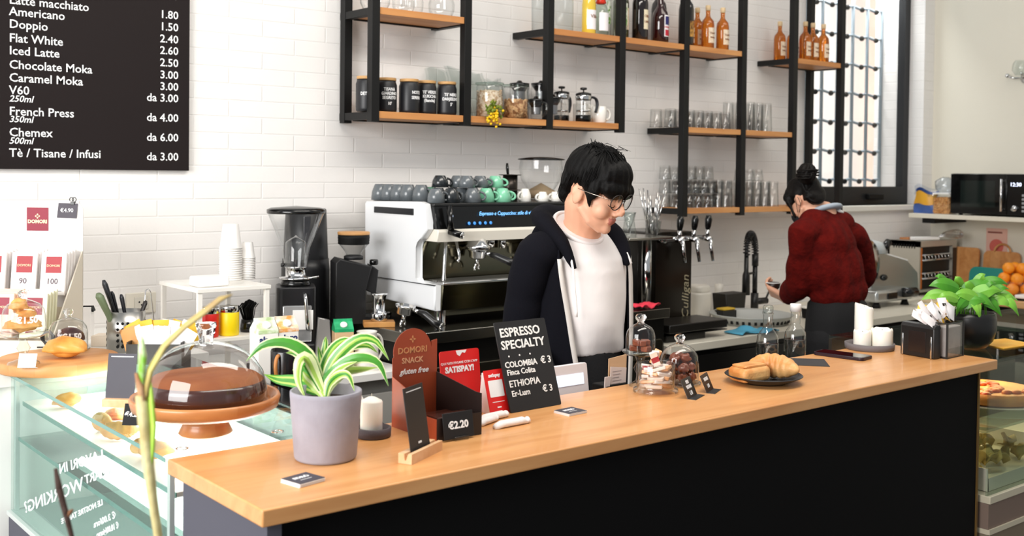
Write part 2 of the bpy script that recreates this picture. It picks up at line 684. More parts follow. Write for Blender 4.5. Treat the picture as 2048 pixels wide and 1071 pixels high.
for k, z in boards:
    MB().box((PXS[k]-ox+.018, BYY-FY-.03, z-.032), (PXS[k+1]-ox-.018, BYY-FY-.018, z-.0262)).build('back_rail', BSTEEL, rack)

# ------------------------------------------------------------------ five black tea jars
JARB = mat('jar black', '17181C', .42)
CORK = mat('bamboo lid', 'C79A62', .55)
def tea_jar(lines, label, x, y, tilt, xoff=0.0):
    t = thing('tea_jar', label, 'jar', (x, y, LM), tilt, 'black tea jars on the lower left shelf')
    MB().lathe([(.034, 0), (.0385, .004), (.0395, .012), (.0395, .104), (.036, .114), (.035, .121)], 32).build('body', JARB, t)
    MB().lathe([(.0362, .121), (.0368, .123), (.0368, .130), (.036, .132)], 32).build('lid', CORK, t)
    if lines:
        b = MB()
        for k, (s_, z) in enumerate(lines):
            b.text(s_, .0165, TM((0, 0, z), rz=xoff), 'CENTER', bold=.0004, cyl=.0395, xs=.8)
        b.build('lettering', WPAINT, t)
tea_jar([('DETOX', .06)], 'black tea jar behind the left rack post, letters D E showing', 2.175, 3.53, -.55)
tea_jar([('TISANA', .082), ('GIARDINO', .066), ('SEGRETO', .05), ("10'", .028)], 'black tea jar chalked tisana giardino segreto, right of the rack post', 2.268, 3.535, -.25)
tea_jar([('NOTTE', .074), ('SERENA', .054)], 'black tea jar chalked notte serena, middle of the row of five', 2.358, 3.515, .25)
tea_jar([("TE' VERDE", .08), ('KUKICHA', .064), ('(Bancha)', .048)], "black tea jar chalked tè verde kukicha, second from the right", 2.45, 3.53, -.25)
tea_jar([("TE' NERO", .074), ('DARJEELING', .057), ("5'", .036)], "black tea jar chalked tè nero darjeeling, rightmost of the row", 2.537, 3.515, -.15)

# clear pouches leaning at the back
POUCH = glass('cloudy pouch', (.80, .83, .82), (.55, .60, .58), .35, .25)
for k, (x, wd, h, lb) in enumerate([(2.585, .10, .195, 'clear pouch leaning behind the rightmost black tea jar'), (2.69, .10, .205, 'clear pouch leaning behind the oat jar, folded top to the left'),
                                    (2.79, .09, .20, 'clear pouch leaning behind both grain jars'), (2.895, .075, .175, 'clear pouch leaning at the right end, behind the nut jar')]):
    g = []
    for i in range(9):
        u = i/8
        g.append([(-wd/2+wd*u+.006*math.sin(9*v+k), .055*v/1.0+.045*(1-v)*-math.sin(PI*u)*.5+.006*math.sin(7*u+5*v+k), h*v+.01*math.sin(4*u+k)*v) for v in [j/8 for j in range(9)]])
    g2 = [[(p[0], max(p[1], 0)+.02, p[2]) for p in row] for row in g]
    o = MB().sheet(g).sheet(g2).build('pouch', POUCH, None, (x, 3.605, LM))
    tag(o, lb, 'pouch', 'clear pouches at the back of the lower shelf')

# grain jars
OAT = mat('rolled oats', 'E2D2BA', .8, var=(60, 'B99B78', .06), bump=(90, .8))
NUT = mat('nut pieces', 'D2A878', .8, var=(60, '8F5F36', .06), bump=(90, .8))
def grain_jar(x, y, r, h, fill, fm, label):
    t = thing('storage_jar', label, 'jar', (x, y, LM), 0, 'grain jars on the lower shelf')
    MB().lathe([(r-.004, 0), (r, .004), (r, h-.012), (r-.004, h-.004)], 36, cap=False).lathe([(0, .001), (r-.003, .001)], 36, cap=False).build('glass_body', GLASS, t)
    MB().lathe([(r-.002, h-.004), (r+.004, h-.004), (r+.004, h+.004), (.0, h+.006)], 36).build('lid', glass('lid glass', (.86, .93, .90), (.45, .56, .52)), t)
    rnd = random.Random(int(x*1000))
    b = MB().lathe([(0, .003), (r-.004, .004), (r-.004, fill), (r*.5, fill+.006), (0, fill+.01)], 36, cap=False)
    b.m(0)
    for k in range(170):
        a, z = rnd.uniform(0, 2*PI), rnd.uniform(.01, fill+.004)
        b.at(TM(((r-.006)*math.cos(a), (r-.006)*math.sin(a), z), rnd.random()*3, rnd.random()*3, 0)).ell((0, 0, 0), (rnd.uniform(.005, .009), .005, .003), 6, 4)
    b.at().build('filling', fm, t)['kind'] = 'stuff'
grain_jar(2.752, 3.515, .055, .137, .105, OAT, 'taller glass jar filled with pale oat flakes, beside the yellow flowers')
grain_jar(2.888, 3.512, .053, .137, .075, NUT, 'glass jar half filled with brown nut pieces, right of the oat jar')

# yellow flowers hanging over the shelf edge
b, l = MB(), MB()
rnd = random.Random(3)
for k in range(60):
    p = Vector((rnd.gauss(0, .022), rnd.uniform(-.03, .0), .03+rnd.gauss(0, .016)))
    l.at(TM(p, rnd.random()*6, rnd.random()*6, 0)).ell((0, 0, 0), (.009, .006, .002), 6, 4)
for k in range(38):
    cx, cz = rnd.choice([(-.018, -.012), (.01, .005), (.022, -.02), (0, .02), (.018, .018)])
    p = Vector((cx+rnd.gauss(0, .007), rnd.uniform(-.035, -.01), cz+rnd.gauss(0, .012)))
    b.at(TM(p)).ell((0, 0, 0), .0055, 8, 6)
t = thing('flower_sprig', 'small sprig of yellow flowers hanging over the shelf edge by the oat jar', 'flowers', (2.712, 3.458, LM))
l.at().build('foliage', mat('sprig green', '7E8A1E', .6, var=(40, '5C7010', .1)), t)
b.at().build('blossoms', mat('blossom yellow', 'F2C40C', .5), t)

# glass teapots, cafetieres, mugs
def teapot(x, y, r, h, label, rz=0, z=LM):
    t = thing('glass_teapot', label, 'teapot', (x, y, z), rz, 'glass teapots on the lower shelf')
    MB().lathe([(r*.92, 0), (r, .006), (r, h*.7), (r*.94, h)], 32, cap=False).lathe([(0, .002), (r*.92, .002)], 32, cap=False).build('glass_body', GLASS, t)
    MB().lathe([(r*.5, h-.03), (r*.96, h), (r*.98, h+.008), (r*.3, h+.012), (.008, h+.02), (0, h+.021)], 28).build('lid', BLACKG, t)
    MB().lathe([(r*.55, h*.3), (r*.55, h-.01)], 24, cap=False).build('infuser', mat('steel mesh', '8E8E90', .4, .8), t)
    MB().tube(bez((r*.96, 0, h*.9), (r*1.9, 0, h*1.0), (r*1.8, 0, h*.25), (r, 0, h*.22), 14), .006, 8).build('handle', GLASS, t)
    MB().tube([(-r*.95, 0, h*.45), (-r*1.3, 0, h*.7), (-r*1.55, 0, h*.92)], [.014, .011, .008], 10, False).build('spout', GLASS, t)
    return t
teapot(2.985, 3.605, .044, .150, 'glass teapot with black lid at the back, left of the rack post', 1.3)
teapot(3.105, 3.60, .047, .157, 'tallest glass teapot with black lid, behind the rack post', -.1)
teapot(2.992, 3.503, .036, .078, 'small glass teapot in front, left of the rack post', -1.4)
teapot(3.088, 3.505, .038, .092, 'low glass teapot in front, right of the rack post', -.2)
def press(x, y, r, h, label, rz):
    t = thing('french_press', label, 'coffee maker', (x, y, LM), rz, 'french presses on the lower shelf')
    MB().lathe([(r, .02), (r, h)], 32, cap=False).build('glass_body', GLASS, t)
    MB().lathe([(r*.9, 0), (r*1.03, .004), (r*1.03, .028), (r, .03)], 32).build('base', BLACKG, t)
    MB().lathe([(r+.001, h-.022), (r+.002, h-.02), (r+.002, h-.004), (r+.001, h-.002)], 32, cap=False).build('band', CHROME, t)
    MB().lathe([(r*1.05, h-.002), (r*1.05, h+.006), (r*.6, h+.011), (0, h+.013)], 32).build('lid', BLACKG, t)
    MB().cyl((0, 0, .05), (0, 0, h+.024), .003, seg=8).lathe([(r*.95, .045), (r*.95, .052)], 24).build('plunger', CHROME, t)
    MB().lathe([(.010, h+.022), (.015, h+.024), (.015, h+.031), (.011, h+.033)], 20).build('knob', BLACKG, t)
    MB().tube(bez((r, 0, h-.01), (r*2.6, 0, h+.004), (r*2.3, 0, h*.55), (r*1.95, 0, h*.38), 12), [.007]*4+[.0085]*5+[.007]*4, 10, flat=.8).build('handle', mat('black handle', '16181E', .4), t)
press(3.262, 3.50, .033, .118, 'front french press with a curved black handle, right of the teapots', -.15)
press(3.21, 3.585, .033, .125, 'french press half hidden behind the front one', .3)
CERW = mat('white glaze', 'F4F1EA', .22, coat=.4)
def mug(x, y, z, r, h, label, rz, m=CERW, name='mug', group='white mugs on the lower shelf'):
    t = thing(name, label, 'mug', (x, y, z), rz, group)
    MB().lathe([(0, .001), (r*.85, .0), (r*.95, .004), (r, h*.5), (r, h-.001), (r-.003, h), (r-.004, h-.002), (r-.004, .006), (0, .005)], 28, cap=False).build('cup', m, t)
    MB().tube(bez((r*.97, 0, h*.82), (r*1.9, 0, h*.9), (r*1.9, 0, h*.15), (r*.97, 0, h*.22), 12), .0055, 8).build('handle', m, t)
    return t
mug(3.315, 3.575, LM, .034, .085, 'white mug behind the french press handle', -.4)
mug(3.37, 3.512, LM, .033, .074, 'rightmost white mug at the shelf end, handle to the right', -.25)
mug(3.395, 3.61, LM, .030, .088, 'white mug at the back of the shelf end, handle raised behind', -.2)

# ------------------------------------------------------------------ glass vessels on the upper left shelf
def bulb(x, y, r, h, label, neck):
    MBt = MB().lathe([(0, .001), (r*.75, .001), (r*.97, h*.16), (r, h*.32), (r*.8, h*.55), (neck, h*.78), (neck*1.1, h)], 32, cap=False)
    tag(MBt.build('glass_vessel', GLASS, None, (x, y, LT)), label, 'glass vessel', 'glass vessels on the upper left shelf')
bulb(2.235, 3.57, .058, .17, 'round glass vessel left, behind the front rack post', .025)
bulb(2.345, 3.54, .044, .15, 'round glass vessel, second from left on the upper shelf', .03)
bulb(2.425, 3.60, .045, .18, 'tall round glass vessel in the middle of the upper left shelf', .03)
bulb(2.525, 3.54, .052, .16, 'round glass vessel, right on the upper left shelf', .04)

# ------------------------------------------------------------------ bottles
def bottle(x, y, z, prof, gm, label, group, lab=None, labm=None, cap=None, capm=None, liq=None, liqm=None, rz=0, marks=None, name='bottle'):
    t = thing(name, label, 'bottle', (x, y, z), rz, group)
    MB().lathe(prof, 28, cap=False).build('glass_body', gm, t)
    if liq:
        MB().lathe([(max(r-.002, 0), max(zz, .003)) for r, zz in prof if zz < liq]+[(prof[2][0]-.002, liq), (0, liq)], 28, cap=False).build('drink', liqm, t)
    r = max(q[0] for q in prof)
    if lab:
        lo = MB().wrap(r, lab[0], lab[1], lab[2], lab[3]).build('paper_label', labm, t)
        if marks:
            b = MB()
            for s_, zz, sz in marks:
                b.text(s_, sz, TM((0, 0, zz), rz=lab[2]), 'CENTER', cyl=r+.0008, bold=.0002)
            b.build('label_print', marks_m[0], lo)
    if cap:
        MB().lathe(cap, 20).build('cap', capm, t)
marks_m = [mat('label ink', '8A5A3C', .7)]
AMB = mat('amber glass', 'D0701C', .06, trans=.7, var=(6, 'DC8A2C', .3))
WINE = mat('dark wine glass', '150A0A', .08, coat=.6)
CREAM = mat('cream label', 'EBDCC6', .6, var=(120, 'D9BFA0', .12))
OAKC = mat('pale cork', 'D9BE94', .6)
P_AMB = [(0, 0), (.028, 0), (.031, .004), (.031, .115), (.028, .134), (.014, .152), (.0105, .162), (.0105, .186)]
CAP_AMB = [(.0105, .184), (.0125, .186), (.0125, .208), (.011, .21)]
gA = 'amber liqueur bottles on the middle shelf'
for x, y, lb in [(4.02, 3.575, 'amber bottle at the back, behind the dark bottle with the gold label'), (4.095, 3.515, 'amber bottle with cream label, left of the pair by the rack post'),
                 (4.205, 3.515, 'amber bottle with cream label, right of the pair by the rack post'), (4.115, 3.60, 'amber bottle behind the pair, only its pale cork showing between')]:
    bottle(x, y, LT, P_AMB, AMB, lb, gA, (.026, .10, .15, 1.75), CREAM, CAP_AMB, OAKC, marks=[('Vecchia', .07, .014), ('Bologna', .05, .012)])
gB = 'amber liqueur bottles on the right end shelf'
for x, y, lb in [(4.80, 3.62, 'amber bottle at the left end of the right shelf, before the rack post'), (4.885, 3.60, 'amber bottle partly hidden by the right rack post'),
                 (4.90, 3.53, 'amber bottle just right of the rack post, cork highest'), (4.975, 3.535, 'amber bottle second from the right, in front of the window'),
                 (5.055, 3.525, 'rightmost amber bottle, lit through by the window')]:
    bottle(x, y, LT, P_AMB, AMB, lb, gB, (.026, .10, .15, 1.75), CREAM, CAP_AMB, OAKC, marks=[('Vecchia', .07, .014), ('Bologna', .05, .012)])
P_WIN = [(0, 0), (.034, 0), (.037, .004), (.037, .175), (.033, .2), (.016, .225), (.0135, .24), (.0135, .30)]
CAPW = [(.0138, .245), (.0142, .246), (.0142, .303), (.012, .304)]
gW = 'dark wine bottles on the middle shelf'
bottle(3.655, 3.545, LT, P_WIN, WINE, 'dark wine bottle with cream label and round gold seal, left of the wines', gW, (.055, .145, .45, 1.5), mat('ivory label', 'EFE3C4', .6), CAPW, WINE, marks=[('CREMA', .11, .016), ('LIMONE', .085, .014)])
P_VER = [(0, 0), (.035, 0), (.039, .004), (.039, .12), (.034, .145), (.018, .17), (.0145, .185), (.0145, .25)]
bottle(3.775, 3.53, LT, P_VER, mat('vermouth glass', '2A0A0A', .08, coat=.6), 'dark red bottle with blue, white and red label, second of the wines', gW, (.03, .13, .45, 1.5), mat('white label', 'F2EEF0', .6), CAPW, WINE)
o = MB().wrap(.0396, .085, .124, .45, 1.25).build('blue_band', mat('label blue', '2A2A6A', .6), [q for q in bpy.data.objects if q.get('label', '').startswith('dark red bottle')][0])
o = MB().wrap(.0396, .034, .062, .45, 1.25).text('VERMOUTH', .012, TM((0, 0, .07), rz=.45), 'CENTER', cyl=.0396).build('red_band', mat('label red', 'C0283C', .6), [q for q in bpy.data.objects if q.get('label', '').startswith('dark red bottle')][0])
bottle(3.84, 3.60, LT, P_WIN, WINE, 'dark bottle at the back, right of the red labelled one', gW)
bottle(3.955, 3.53, LT, P_WIN, WINE, 'dark bottle with mottled gold label and orange neck, right of the rack post', gW, (.045, .12, .35, 1.6), mat('gold label', 'D9A24A', .6, var=(50, '5A3312', .12)), CAPW, mat('orange capsule', 'C4511C', .4))
gC = 'spirit bottles on the middle shelf'
P_SQ = [(0, 0), (.046, 0), (.05, .004), (.05, .15), (.045, .17), (.03, .18), (.03, .2)]
bottle(3.17, 3.545, LT, P_SQ, glass('frosted jar', (.86, .89, .9), (.6, .65, .67), .6, .15), 'wide frosted clear jar at the left end of the middle shelf', gC, name='glass_jar')
bottle(3.085, 3.60, LT, [(0, 0), (.03, 0), (.032, .15), (.03, .2)], glass('frosted jar'), 'slim pale glass jar left of the rack post', gC, name='glass_jar')
CLRG = glass('bottle glass', (.93, .97, .94), (.6, .66, .62))
bottle(3.302, 3.515, LT, [(0, 0), (.029, 0), (.031, .004), (.031, .13), (.026, .17), (.015, .21)], mat('lemon liqueur', 'E0C040', .12, coat=.6), 'yellow lemon liqueur bottle with white label', gC, (.02, .105, .1, 2.2), mat('white label'), marks=[('Villa', .07, .022)])
bottle(3.375, 3.515, LT, [(0, 0), (.03, 0), (.034, .004), (.034, .11), (.026, .13), (.014, .145), (.013, .17)], CLRG, 'clear square shouldered bottle with white label and red cap', gC, (.02, .1, .0, 1.9), mat('white label'),
       [(.016, .14), (.024, .145), (.017, .165), (.014, .19)], mat('red cap', 'D2321E', .35))
bottle(3.43, 3.56, LT, P_WIN, CLRG, 'clear bottle with green mint leaves, left of the second rack post', gC, (.06, .16, .4, 1.2), mat('green print', '6FA43E', .6, var=(45, 'EDF2E4', .05)))
bottle(3.515, 3.54, LT, P_WIN, CLRG, 'clear bottle with green print, right of the second rack post', gC, (.06, .16, .3, 1.2), mat('green print'))
bottle(3.575, 3.59, LT, P_WIN, mat('olive glass', '4A4A30', .1, coat=.5), 'olive bottle with pale band behind the clear one', gC, (.05, .15, .3, 1.4), CREAM)

# ------------------------------------------------------------------ drinking glasses
def tumbler(name, r0, r1, h, label, group, places, z, cat='glass'):
    """places [(x, y, level)] ; glasses stand upside down"""
    root = thing(name, label, cat, (places[0][0], places[0][1], z+places[0][2]), 0, group)
    MB().lathe([(r1, 0), (r1*.99, .003), (r0, h*.97), (r0*.92, h), (0, h)], 24, cap=False).lathe([(r1-.002, .001), (r0-.002, h-.008), (0, h-.009)], 24, cap=False).build('glass_body', glass('tumbler glass', (.992, .995, .993), (.80, .83, .82), 1.2), root)
    MB().lathe([(r1+.0005, 0), (r1+.0012, .0015), (r1+.0005, .003), (r1-.0022, .0015)], 24, cap=False).build('rim', glass('rim glass', (.95, .96, .955), (.75, .78, .76), 1.3), root)
    for x, y, dz in places[1:]:
        dup(root, (x, y, z+dz), random.random())
tumbler('tumbler', .027, .031, .086, 'clear short tumbler standing upside down in the row on the middle right shelf', 'short tumblers on the middle right shelf',
        [(3.86+.066*k, 3.535, 0) for k in range(7)]+[(3.84+.068*k, 3.61, 0) for k in range(7)], LM)
tumbler('tall_glass', .026, .030, .145, 'clear tall glass in the group at the right end of the middle right shelf', 'tall glasses on the middle right shelf',
        [(4.375+.068*k, 3.53, 0) for k in range(4)]+[(4.36+.069*k, 3.60, 0) for k in range(5)], LM)
tumbler('tumbler', .026, .030, .0655, 'clear tumbler in the stacked rows on the lowest shelf, left bay', 'stacked tumblers on the lowest shelf',
        [(3.93+.063*k, 3.63, .068*j) for k in range(6) for j in range(3)]+[(3.945+.063*k, 3.56, .068*j) for k in range(5) for j in range(2)]+[(3.96+.066*k, 3.50, 0) for k in range(3)], LB)
tumbler('tall_glass', .026, .030, .135, 'clear tall glass at the front of the lowest shelf, left bay', 'tall glasses on the lowest shelf, left bay',
        [(4.175, 3.50, 0), (4.235, 3.50, 0), (4.25, 3.57, .0)], LB)
tumbler('tall_glass', .026, .030, .13, 'clear tall glass on the lowest shelf, right bay, beside the ponytailed woman', 'tall glasses on the lowest shelf, right bay',
        [(4.36+.066*k, 3.515, 0) for k in range(5)]+[(4.38+.07*k, 3.59, 0) for k in range(5)], LB)
tumbler('tumbler', .026, .032, .06, 'clear tumbler stacked on tall glasses in the lowest right bay', 'upper tumblers on the lowest right shelf',
        [(4.45, 3.59, .1305), (4.52, 3.59, .1305), (4.59, 3.59, .1305)], LB)
root = thing('wine_glass', 'clear wine glass hanging upside down shape, standing on its rim before the window', 'wine glass', (4.98, 3.55, LB), 0, 'wine glasses beside the window')
MB().lathe([(.030, 0), (.038, .03), (.036, .06), (.012, .095), (.0045, .105), (.004, .165), (.010, .172), (.032, .176), (0, .178)], 28, cap=False).build('glass_body', GLASS, root)
root['label'] = 'clear wine glass standing upside down on the end shelf before the window'
for x, y in ((4.89, 3.55), (4.93, 3.62), (5.03, 3.61)):
    dup(root, (x, y, LB), 0)
# ------------------------------------------------------------------ glass display case, left of the bar
CX0, CX1, CY0, CY1 = .783, 1.175, 1.966, 3.022
GREEN = glass('case glass', (.97, .99, .983), (.42, .66, .60), .45)
LITW = mat('white laminate', 'F7F6F2', .4)
FRAME = mat('case frame', 'D5DAD8', .35, .3)
t = thing('display_case', 'glass pastry display case on a slate base, left of the bar counter', 'display case', (CX0, CY0, 0))
dx, dy = CX1-CX0, CY1-CY0
MB().box((0, 0, T-.009), (dx, dy, T), .001).build('top_glass', GREEN, t)
MB().box((.004, .004, .70), (.010, dy-.004, T-.0095), .0005).build('front_glass', GREEN, t)
MB().box((.011, dy-.010, .70), (dx-.01, dy-.004, T-.0095)).build('end_glass', GREEN, t)
MB().box((.03, .02, .975), (dx-.02, dy-.02, .985), .001).build('shelf', LITW, t)
MB().box((.02, .02, .884), (dx-.02, dy-.02, .892), .001).build('glass_shelf', glass('shelf glass', (.84, .93, .9), (.3, .55, .48), 1.0), t)
MB().box((.05, .02, .70), (dx-.02, dy-.02, .704)).build('floor_tray', mat('case tray', '8A9995', .3), t)
MB().box((dx-.012, .004, .70), (dx-.004, dy-.012, T-.01)).build('back_panel', mat('case back', '5E6A68', .25, .3), t)
EDGE = mat('green glass edge', '4F8E84', .15, coat=.5)
MB().box((-.0012, .0, T-.0092), (-.0002, dy, T-.0005)).build('glass_edge', EDGE, t)
MB().box((.028, .02, .974), (.0298, dy-.02, .9845)).build('glass_edge', EDGE, t)
MB().box((.018, .02, .883), (.0198, dy-.02, .8925)).build('glass_edge', EDGE, t)
for a, c in ((.006, .006), (.006, dy-.02)):
    MB().box((a+.005, c+.002, .70), (a+.016, c+.014, T-.012), .001).build('corner_post', FRAME, t)
MB().box((-.006, 0, .688), (dx, dy, .70), .002).build('base_rim', FRAME, t)
MB().box((.0, .004, 0), (dx, dy, .688)).build('base', mat('slate and lit end board'), t)
for x, y in ((.05, .045), (.26, .06)):
    MB().lathe([(.013, T), (.013, T+.0012), (.009, T+.0012), (.009, T)], 20, cap=False).build('clip_ring', CHROME, t).location = (x, y, 0)
gp = CX0+.0035
for s_, (rx_, ry_), (lx_, ly_), hpx in (('LAVORI IN', (208, 918), (108, 950), 21), ('SMART', (224, 948), (172, 966), 18), ('WORKING?', (168, 978), (58, 1022), 26),
                                        ('LE NOSTRE TARIFFE', (206, 1008), (112, 1052), 11), ('€ 3.00/ora', (232, 1034), (172, 1062), 13), ('€ 10.00/giorno', (238, 1054), (178, 1082), 12)):
    pr0, pl0 = Xp(rx_, ry_, gp), Xp(lx_, ly_, gp)
    ux = (pl0-pr0)
    wd = ux.length
    ux.normalize()
    uy = Xp(rx_, ry_-hpx, gp)-pr0
    sz = uy.length*1.38
    uy = (uy-ux*uy.dot(ux)).normalized()
    uz = ux.cross(uy)
    pr0 = pr0-Vector((CX0, CY0, 0))
    Mx = Matrix(((ux.x, uy.x, uz.x, pr0.x), (ux.y, uy.y, uz.y, pr0.y), (ux.z, uy.z, uz.z, pr0.z), (0, 0, 0, 1)))
    MB().text(s_, sz, Mx, bold=.0006, xs=wd/(sz*.60*len(s_))).build('reflected_lettering', mat('reflected chalk', 'DDE5E2', .7), t)  # mirrored reflection of a lettered board, painted onto the glass
l = area('case_led_strip', (CX0+.22, (CY0+CY1)/2, T-.012), (CX0+.2, (CY0+CY1)/2, 0), .16, .95, 5.0, (1, .99, .96))
l3 = area('case_led_strip', (CX0+.20, (CY0+CY1)/2, .965), (CX0+.2, (CY0+CY1)/2, 0), .10, .95, 1.6, (1, .99, .96))
l3.rotation_euler = (0, 0, 0)
l.rotation_euler = (0, 0, 0)
# pastries in the case
CRUST = mat('golden crust', 'C98238', .5, var=(22, 'E8B468', .2), bump=(45, .25))
CRUSTD = mat('dark crust', 'A85A1E', .45, var=(20, 'D68E3E', .2), bump=(40, .3))
def croissant(L=.12, r=.03, bend=.5, n=26, seg=18):
    b = MB()
    pts, rs = [], []
    for k in range(n+1):
        u = k/n*2-1
        a = u*bend
        pts.append((math.sin(a)*L/2/max(math.sin(bend), .1)*1.0, -(1-math.cos(a))*L*.6, r*1.03))
        seg_ = abs(((u+1)*3.5) % 1-.5)*2
        rs.append(max(.004, r*(1-abs(u)**2.2*.85)*(.88+.14*(1-seg_**2))))
    b.tube(pts, rs, seg)
    return b
def loaf(w, d, h, seed=0, lumps=.06, twist=False):
    b = MB()
    def f(v):
        q = 1+lumps*noise.noise(v*2.2+Vector((seed, 0, 0)))
        if twist:
            q += .10*math.cos(3*math.atan2(v.y, v.x)+4*v.z+seed)*(1-abs(v.z))
        return q*(.72 if v.z < -.25 else 1)
    return b.ell((0, 0, h*.42), (w/2, d/2, h/2), 30, 18, f)
for k, (px, py, kind, lb) in enumerate([(135, 815, 1, 'white iced bun at the far end of the display case'), (195, 862, 0, 'croissant on the case shelf, left of two together'), (232, 880, 0, 'croissant on the case shelf, nearer of two together'),
                                        (238, 842, 2, 'red glazed pastry in the display case behind the croissants'), (262, 915, 1, 'round bun at the front corner of the display case'), (310, 918, 1, 'golden bun by the bar end of the case')]):
    p = Zp(px, py, .986)
    p.x = max(CX0+.08, min(CX1-.09, p.x))
    o = (croissant(.085, .021, .75) if kind == 0 else loaf(.075, .06, .042, k, .12, True)).build('croissant' if kind == 0 else 'bun', CRUST if kind != 2 else mat('red glaze', 'B8401E', .3, var=(30, 'E8A860', .1)), None, p, (0, 0, .5+k))
    tag(o, lb, 'pastry', 'pastries in the display case')

# service top behind the case and back counter by the wall
t = tag(MB().box((CX1+.004, CY0, 0), (1.50, CY1, .9555)).box((CX1+.004, CY0, .9555), (1.262, CY1, T), .002).build('service_unit', mat('dark polished steel', '3A3C3D', .12, .9)),
        'dark polished service unit behind the pastry case, under the milk cartons', 'cabinet')
BC = MB().box((.30, CY1+.006, T-.04), (1.335, W-.006, T), .002).box((.34, CY1+.03, 0), (1.32, W-.03, T-.04)).build('back_counter', mat('white laminate'))
tag(BC, 'white back counter by the brick wall, under the chocolate bars display', 'counter')

# ------------------------------------------------------------------ round board, cloches, bread
bp = Zp(112, 714, T+.03)
tag(MB().lathe([(.150, 0), (.154, .004), (.154, .026), (.150, .03), (0, .03)], 64).build('round_board', wood('board wood', 'B9763A', 'D6985A', 'E0AC74', 'X', .8, .45, .06), None, (bp.x+.01, bp.y+.01, T)),
    'round wooden serving board with glass cloches and a bun on it', 'serving board')
def cloche(name, label, loc, r, h, plate_h=None, plate_r=None, word=None, rz=0, group='glass cloches', zig=0):
    t = thing(name, label, 'cloche', loc, rz, group)
    z = 0
    if plate_h:
        MB().lathe([(r*.75, 0), (r*.7, .005), (.012, .013), (.009, plate_h*.35), (.017, plate_h*.55), (.009, plate_h*.75), (.014, plate_h-.006), (plate_r*.8, plate_h-.004),
                    (plate_r, plate_h+.003), (plate_r, plate_h+.007), (0, plate_h+.004)], 40, cap=False).build('pedestal', glass('plate glass', (.90, .93, .92), (.5, .56, .55), 1.3), t)
        z = plate_h+.006
    else:
        pr_ = plate_r or r*1.18
        MB().lathe([(pr_*.9, 0), (pr_, .004), (pr_, .007), (r*.95, .006), (0, .005)], 40, cap=False).build('plate', glass('plate glass'), t)
        z = .007
    MB().lathe([(r, z), (r*1.005, z+.004), (r, z+h*.50), (r*.93, z+h*.70), (r*.74, z+h*.86), (r*.42, z+h*.96), (.010, z+h)], 44, cap=False).build('dome', GLASS, t)
    MB().lathe([(.010, z+h-.001), (.0085, z+h+.005), (.0135, z+h+.011), (.0145, z+h+.017), (.010, z+h+.023), (0, z+h+.025)], 24, cap=False).build('knob', SOLIDG, t)
    glass('knob glass', (.9, .93, .92), (.5, .55, .55), 1.6)
    if word:
        MB().text(word, .022, TM((0, 0, z+h*.36), rz=.1), 'CENTER', cyl=r+.001, bold=.0008).build('lettering', WPAINT, t)
    return z
p1 = Zp(47, 727, T+.03)
z1 = cloche('glass_cloche', 'glass cloche lettered €1.50 on a tall pedestal over a flaky pastry', (p1.x, p1.y, T+.03), .053, .085, .075, .06, '€1.50', -.2)
for k, (q, s_) in enumerate([((0, 0, .022), .09), ((.006, .004, .05), .065), ((-.012, -.004, .068), .045)]):
    o = loaf(s_, s_*.75, .042, k+3, .25, True).build('flaky_pastry', CRUST, None, (p1.x+q[0], p1.y+q[1], T+.03+z1+[0, .028, .05][k]), (0, 0, k*1.3))
    tag(o, ['flaky golden pastry at the bottom, under the pedestal cloche', 'flaky golden pastry in the middle, under the pedestal cloche', 'small flaky pastry topmost under the pedestal cloche'][k], 'pastry', 'pastries under the pedestal cloche')
p2 = Zp(136, 700, T+.03)
cloche('glass_cloche', 'glass cloche over a dark chocolate bun on the round board', (p2.x, p2.y, T+.03), .052, .085, None, .058, '€1.50', -.2)
tag(loaf(.08, .07, .06, 5, .05).build('chocolate_bun', mat('dark chocolate', '3A1612', .35, var=(20, '54241C')), None, (p2.x+.005, p2.y, T+.038)), 'dark chocolate bun under the glass cloche on the board', 'pastry')
p3 = Zp(132, 716, T+.03)
b = MB()
for k in range(3):
    b.at(TM((0, 0, 0), 0, 0, .5*k-.5)).tube(bez((-.052+.01*k, .012*(k-1), .012), (-.02, .03*(k-1), .05+.012*k), (.02, -.02*(k-1), .06-.008*k), (.052, .012*(1-k), .012), 16),
                                           [.006+.021*math.sin(PI*(q+.8)/17.6) for q in range(17)], 14)
b.at()
b = loaf(.112, .072, .066, 9, .10, True)
tag(b.build('twisted_bun', mat('bun crust', 'E0963C', .4, var=(25, 'F0B860', .2), bump=(40, .1)), None, (p3.x, p3.y, T+.03-.002), (0, 0, -.6)), 'golden twisted bun lying at the front of the round board', 'bread')
p4 = Zp(50, 734, T+.03)
tag(MB().prism([(-.022, 0), (.022, 0), (.024, .035), (-.02, .036)], -.0006, .0006).prism([(-.022, 0), (.022, 0), (.022, .001), (-.022, .001)], 0, .02).build('price_card', WHITE, None, (p4.x, p4.y-.012, T+.031), (rad(-14), 0, -.6)), 'small blank white card standing before the pedestal cloche', 'card')
p5 = Zp(92, 700, T+.03)
b = MB()
for q in range(3):
    pts = [(.012*math.cos(a)*(1+.3*q), 0, .028+.022*math.sin(a)*(1-.2*q)) for a in [2*PI*k/20 for k in range(21)]]
    b.tube(pts, .0025, 6)
b.tube([(0, 0, .006), (0, 0, 0)], .003, 6).tube(bez((-.03, 0, .001), (-.01, 0, .002), (0, 0, .0), (.012, 0, .004), 6), .0022, 6)
tag(b.build('wire_holder', BLACKG, None, (p5.x+.015, p5.y+.035, T+.001+.03), (0, 0, -.7)), 'small black scrolled wire holder between the two cloches', 'holder')

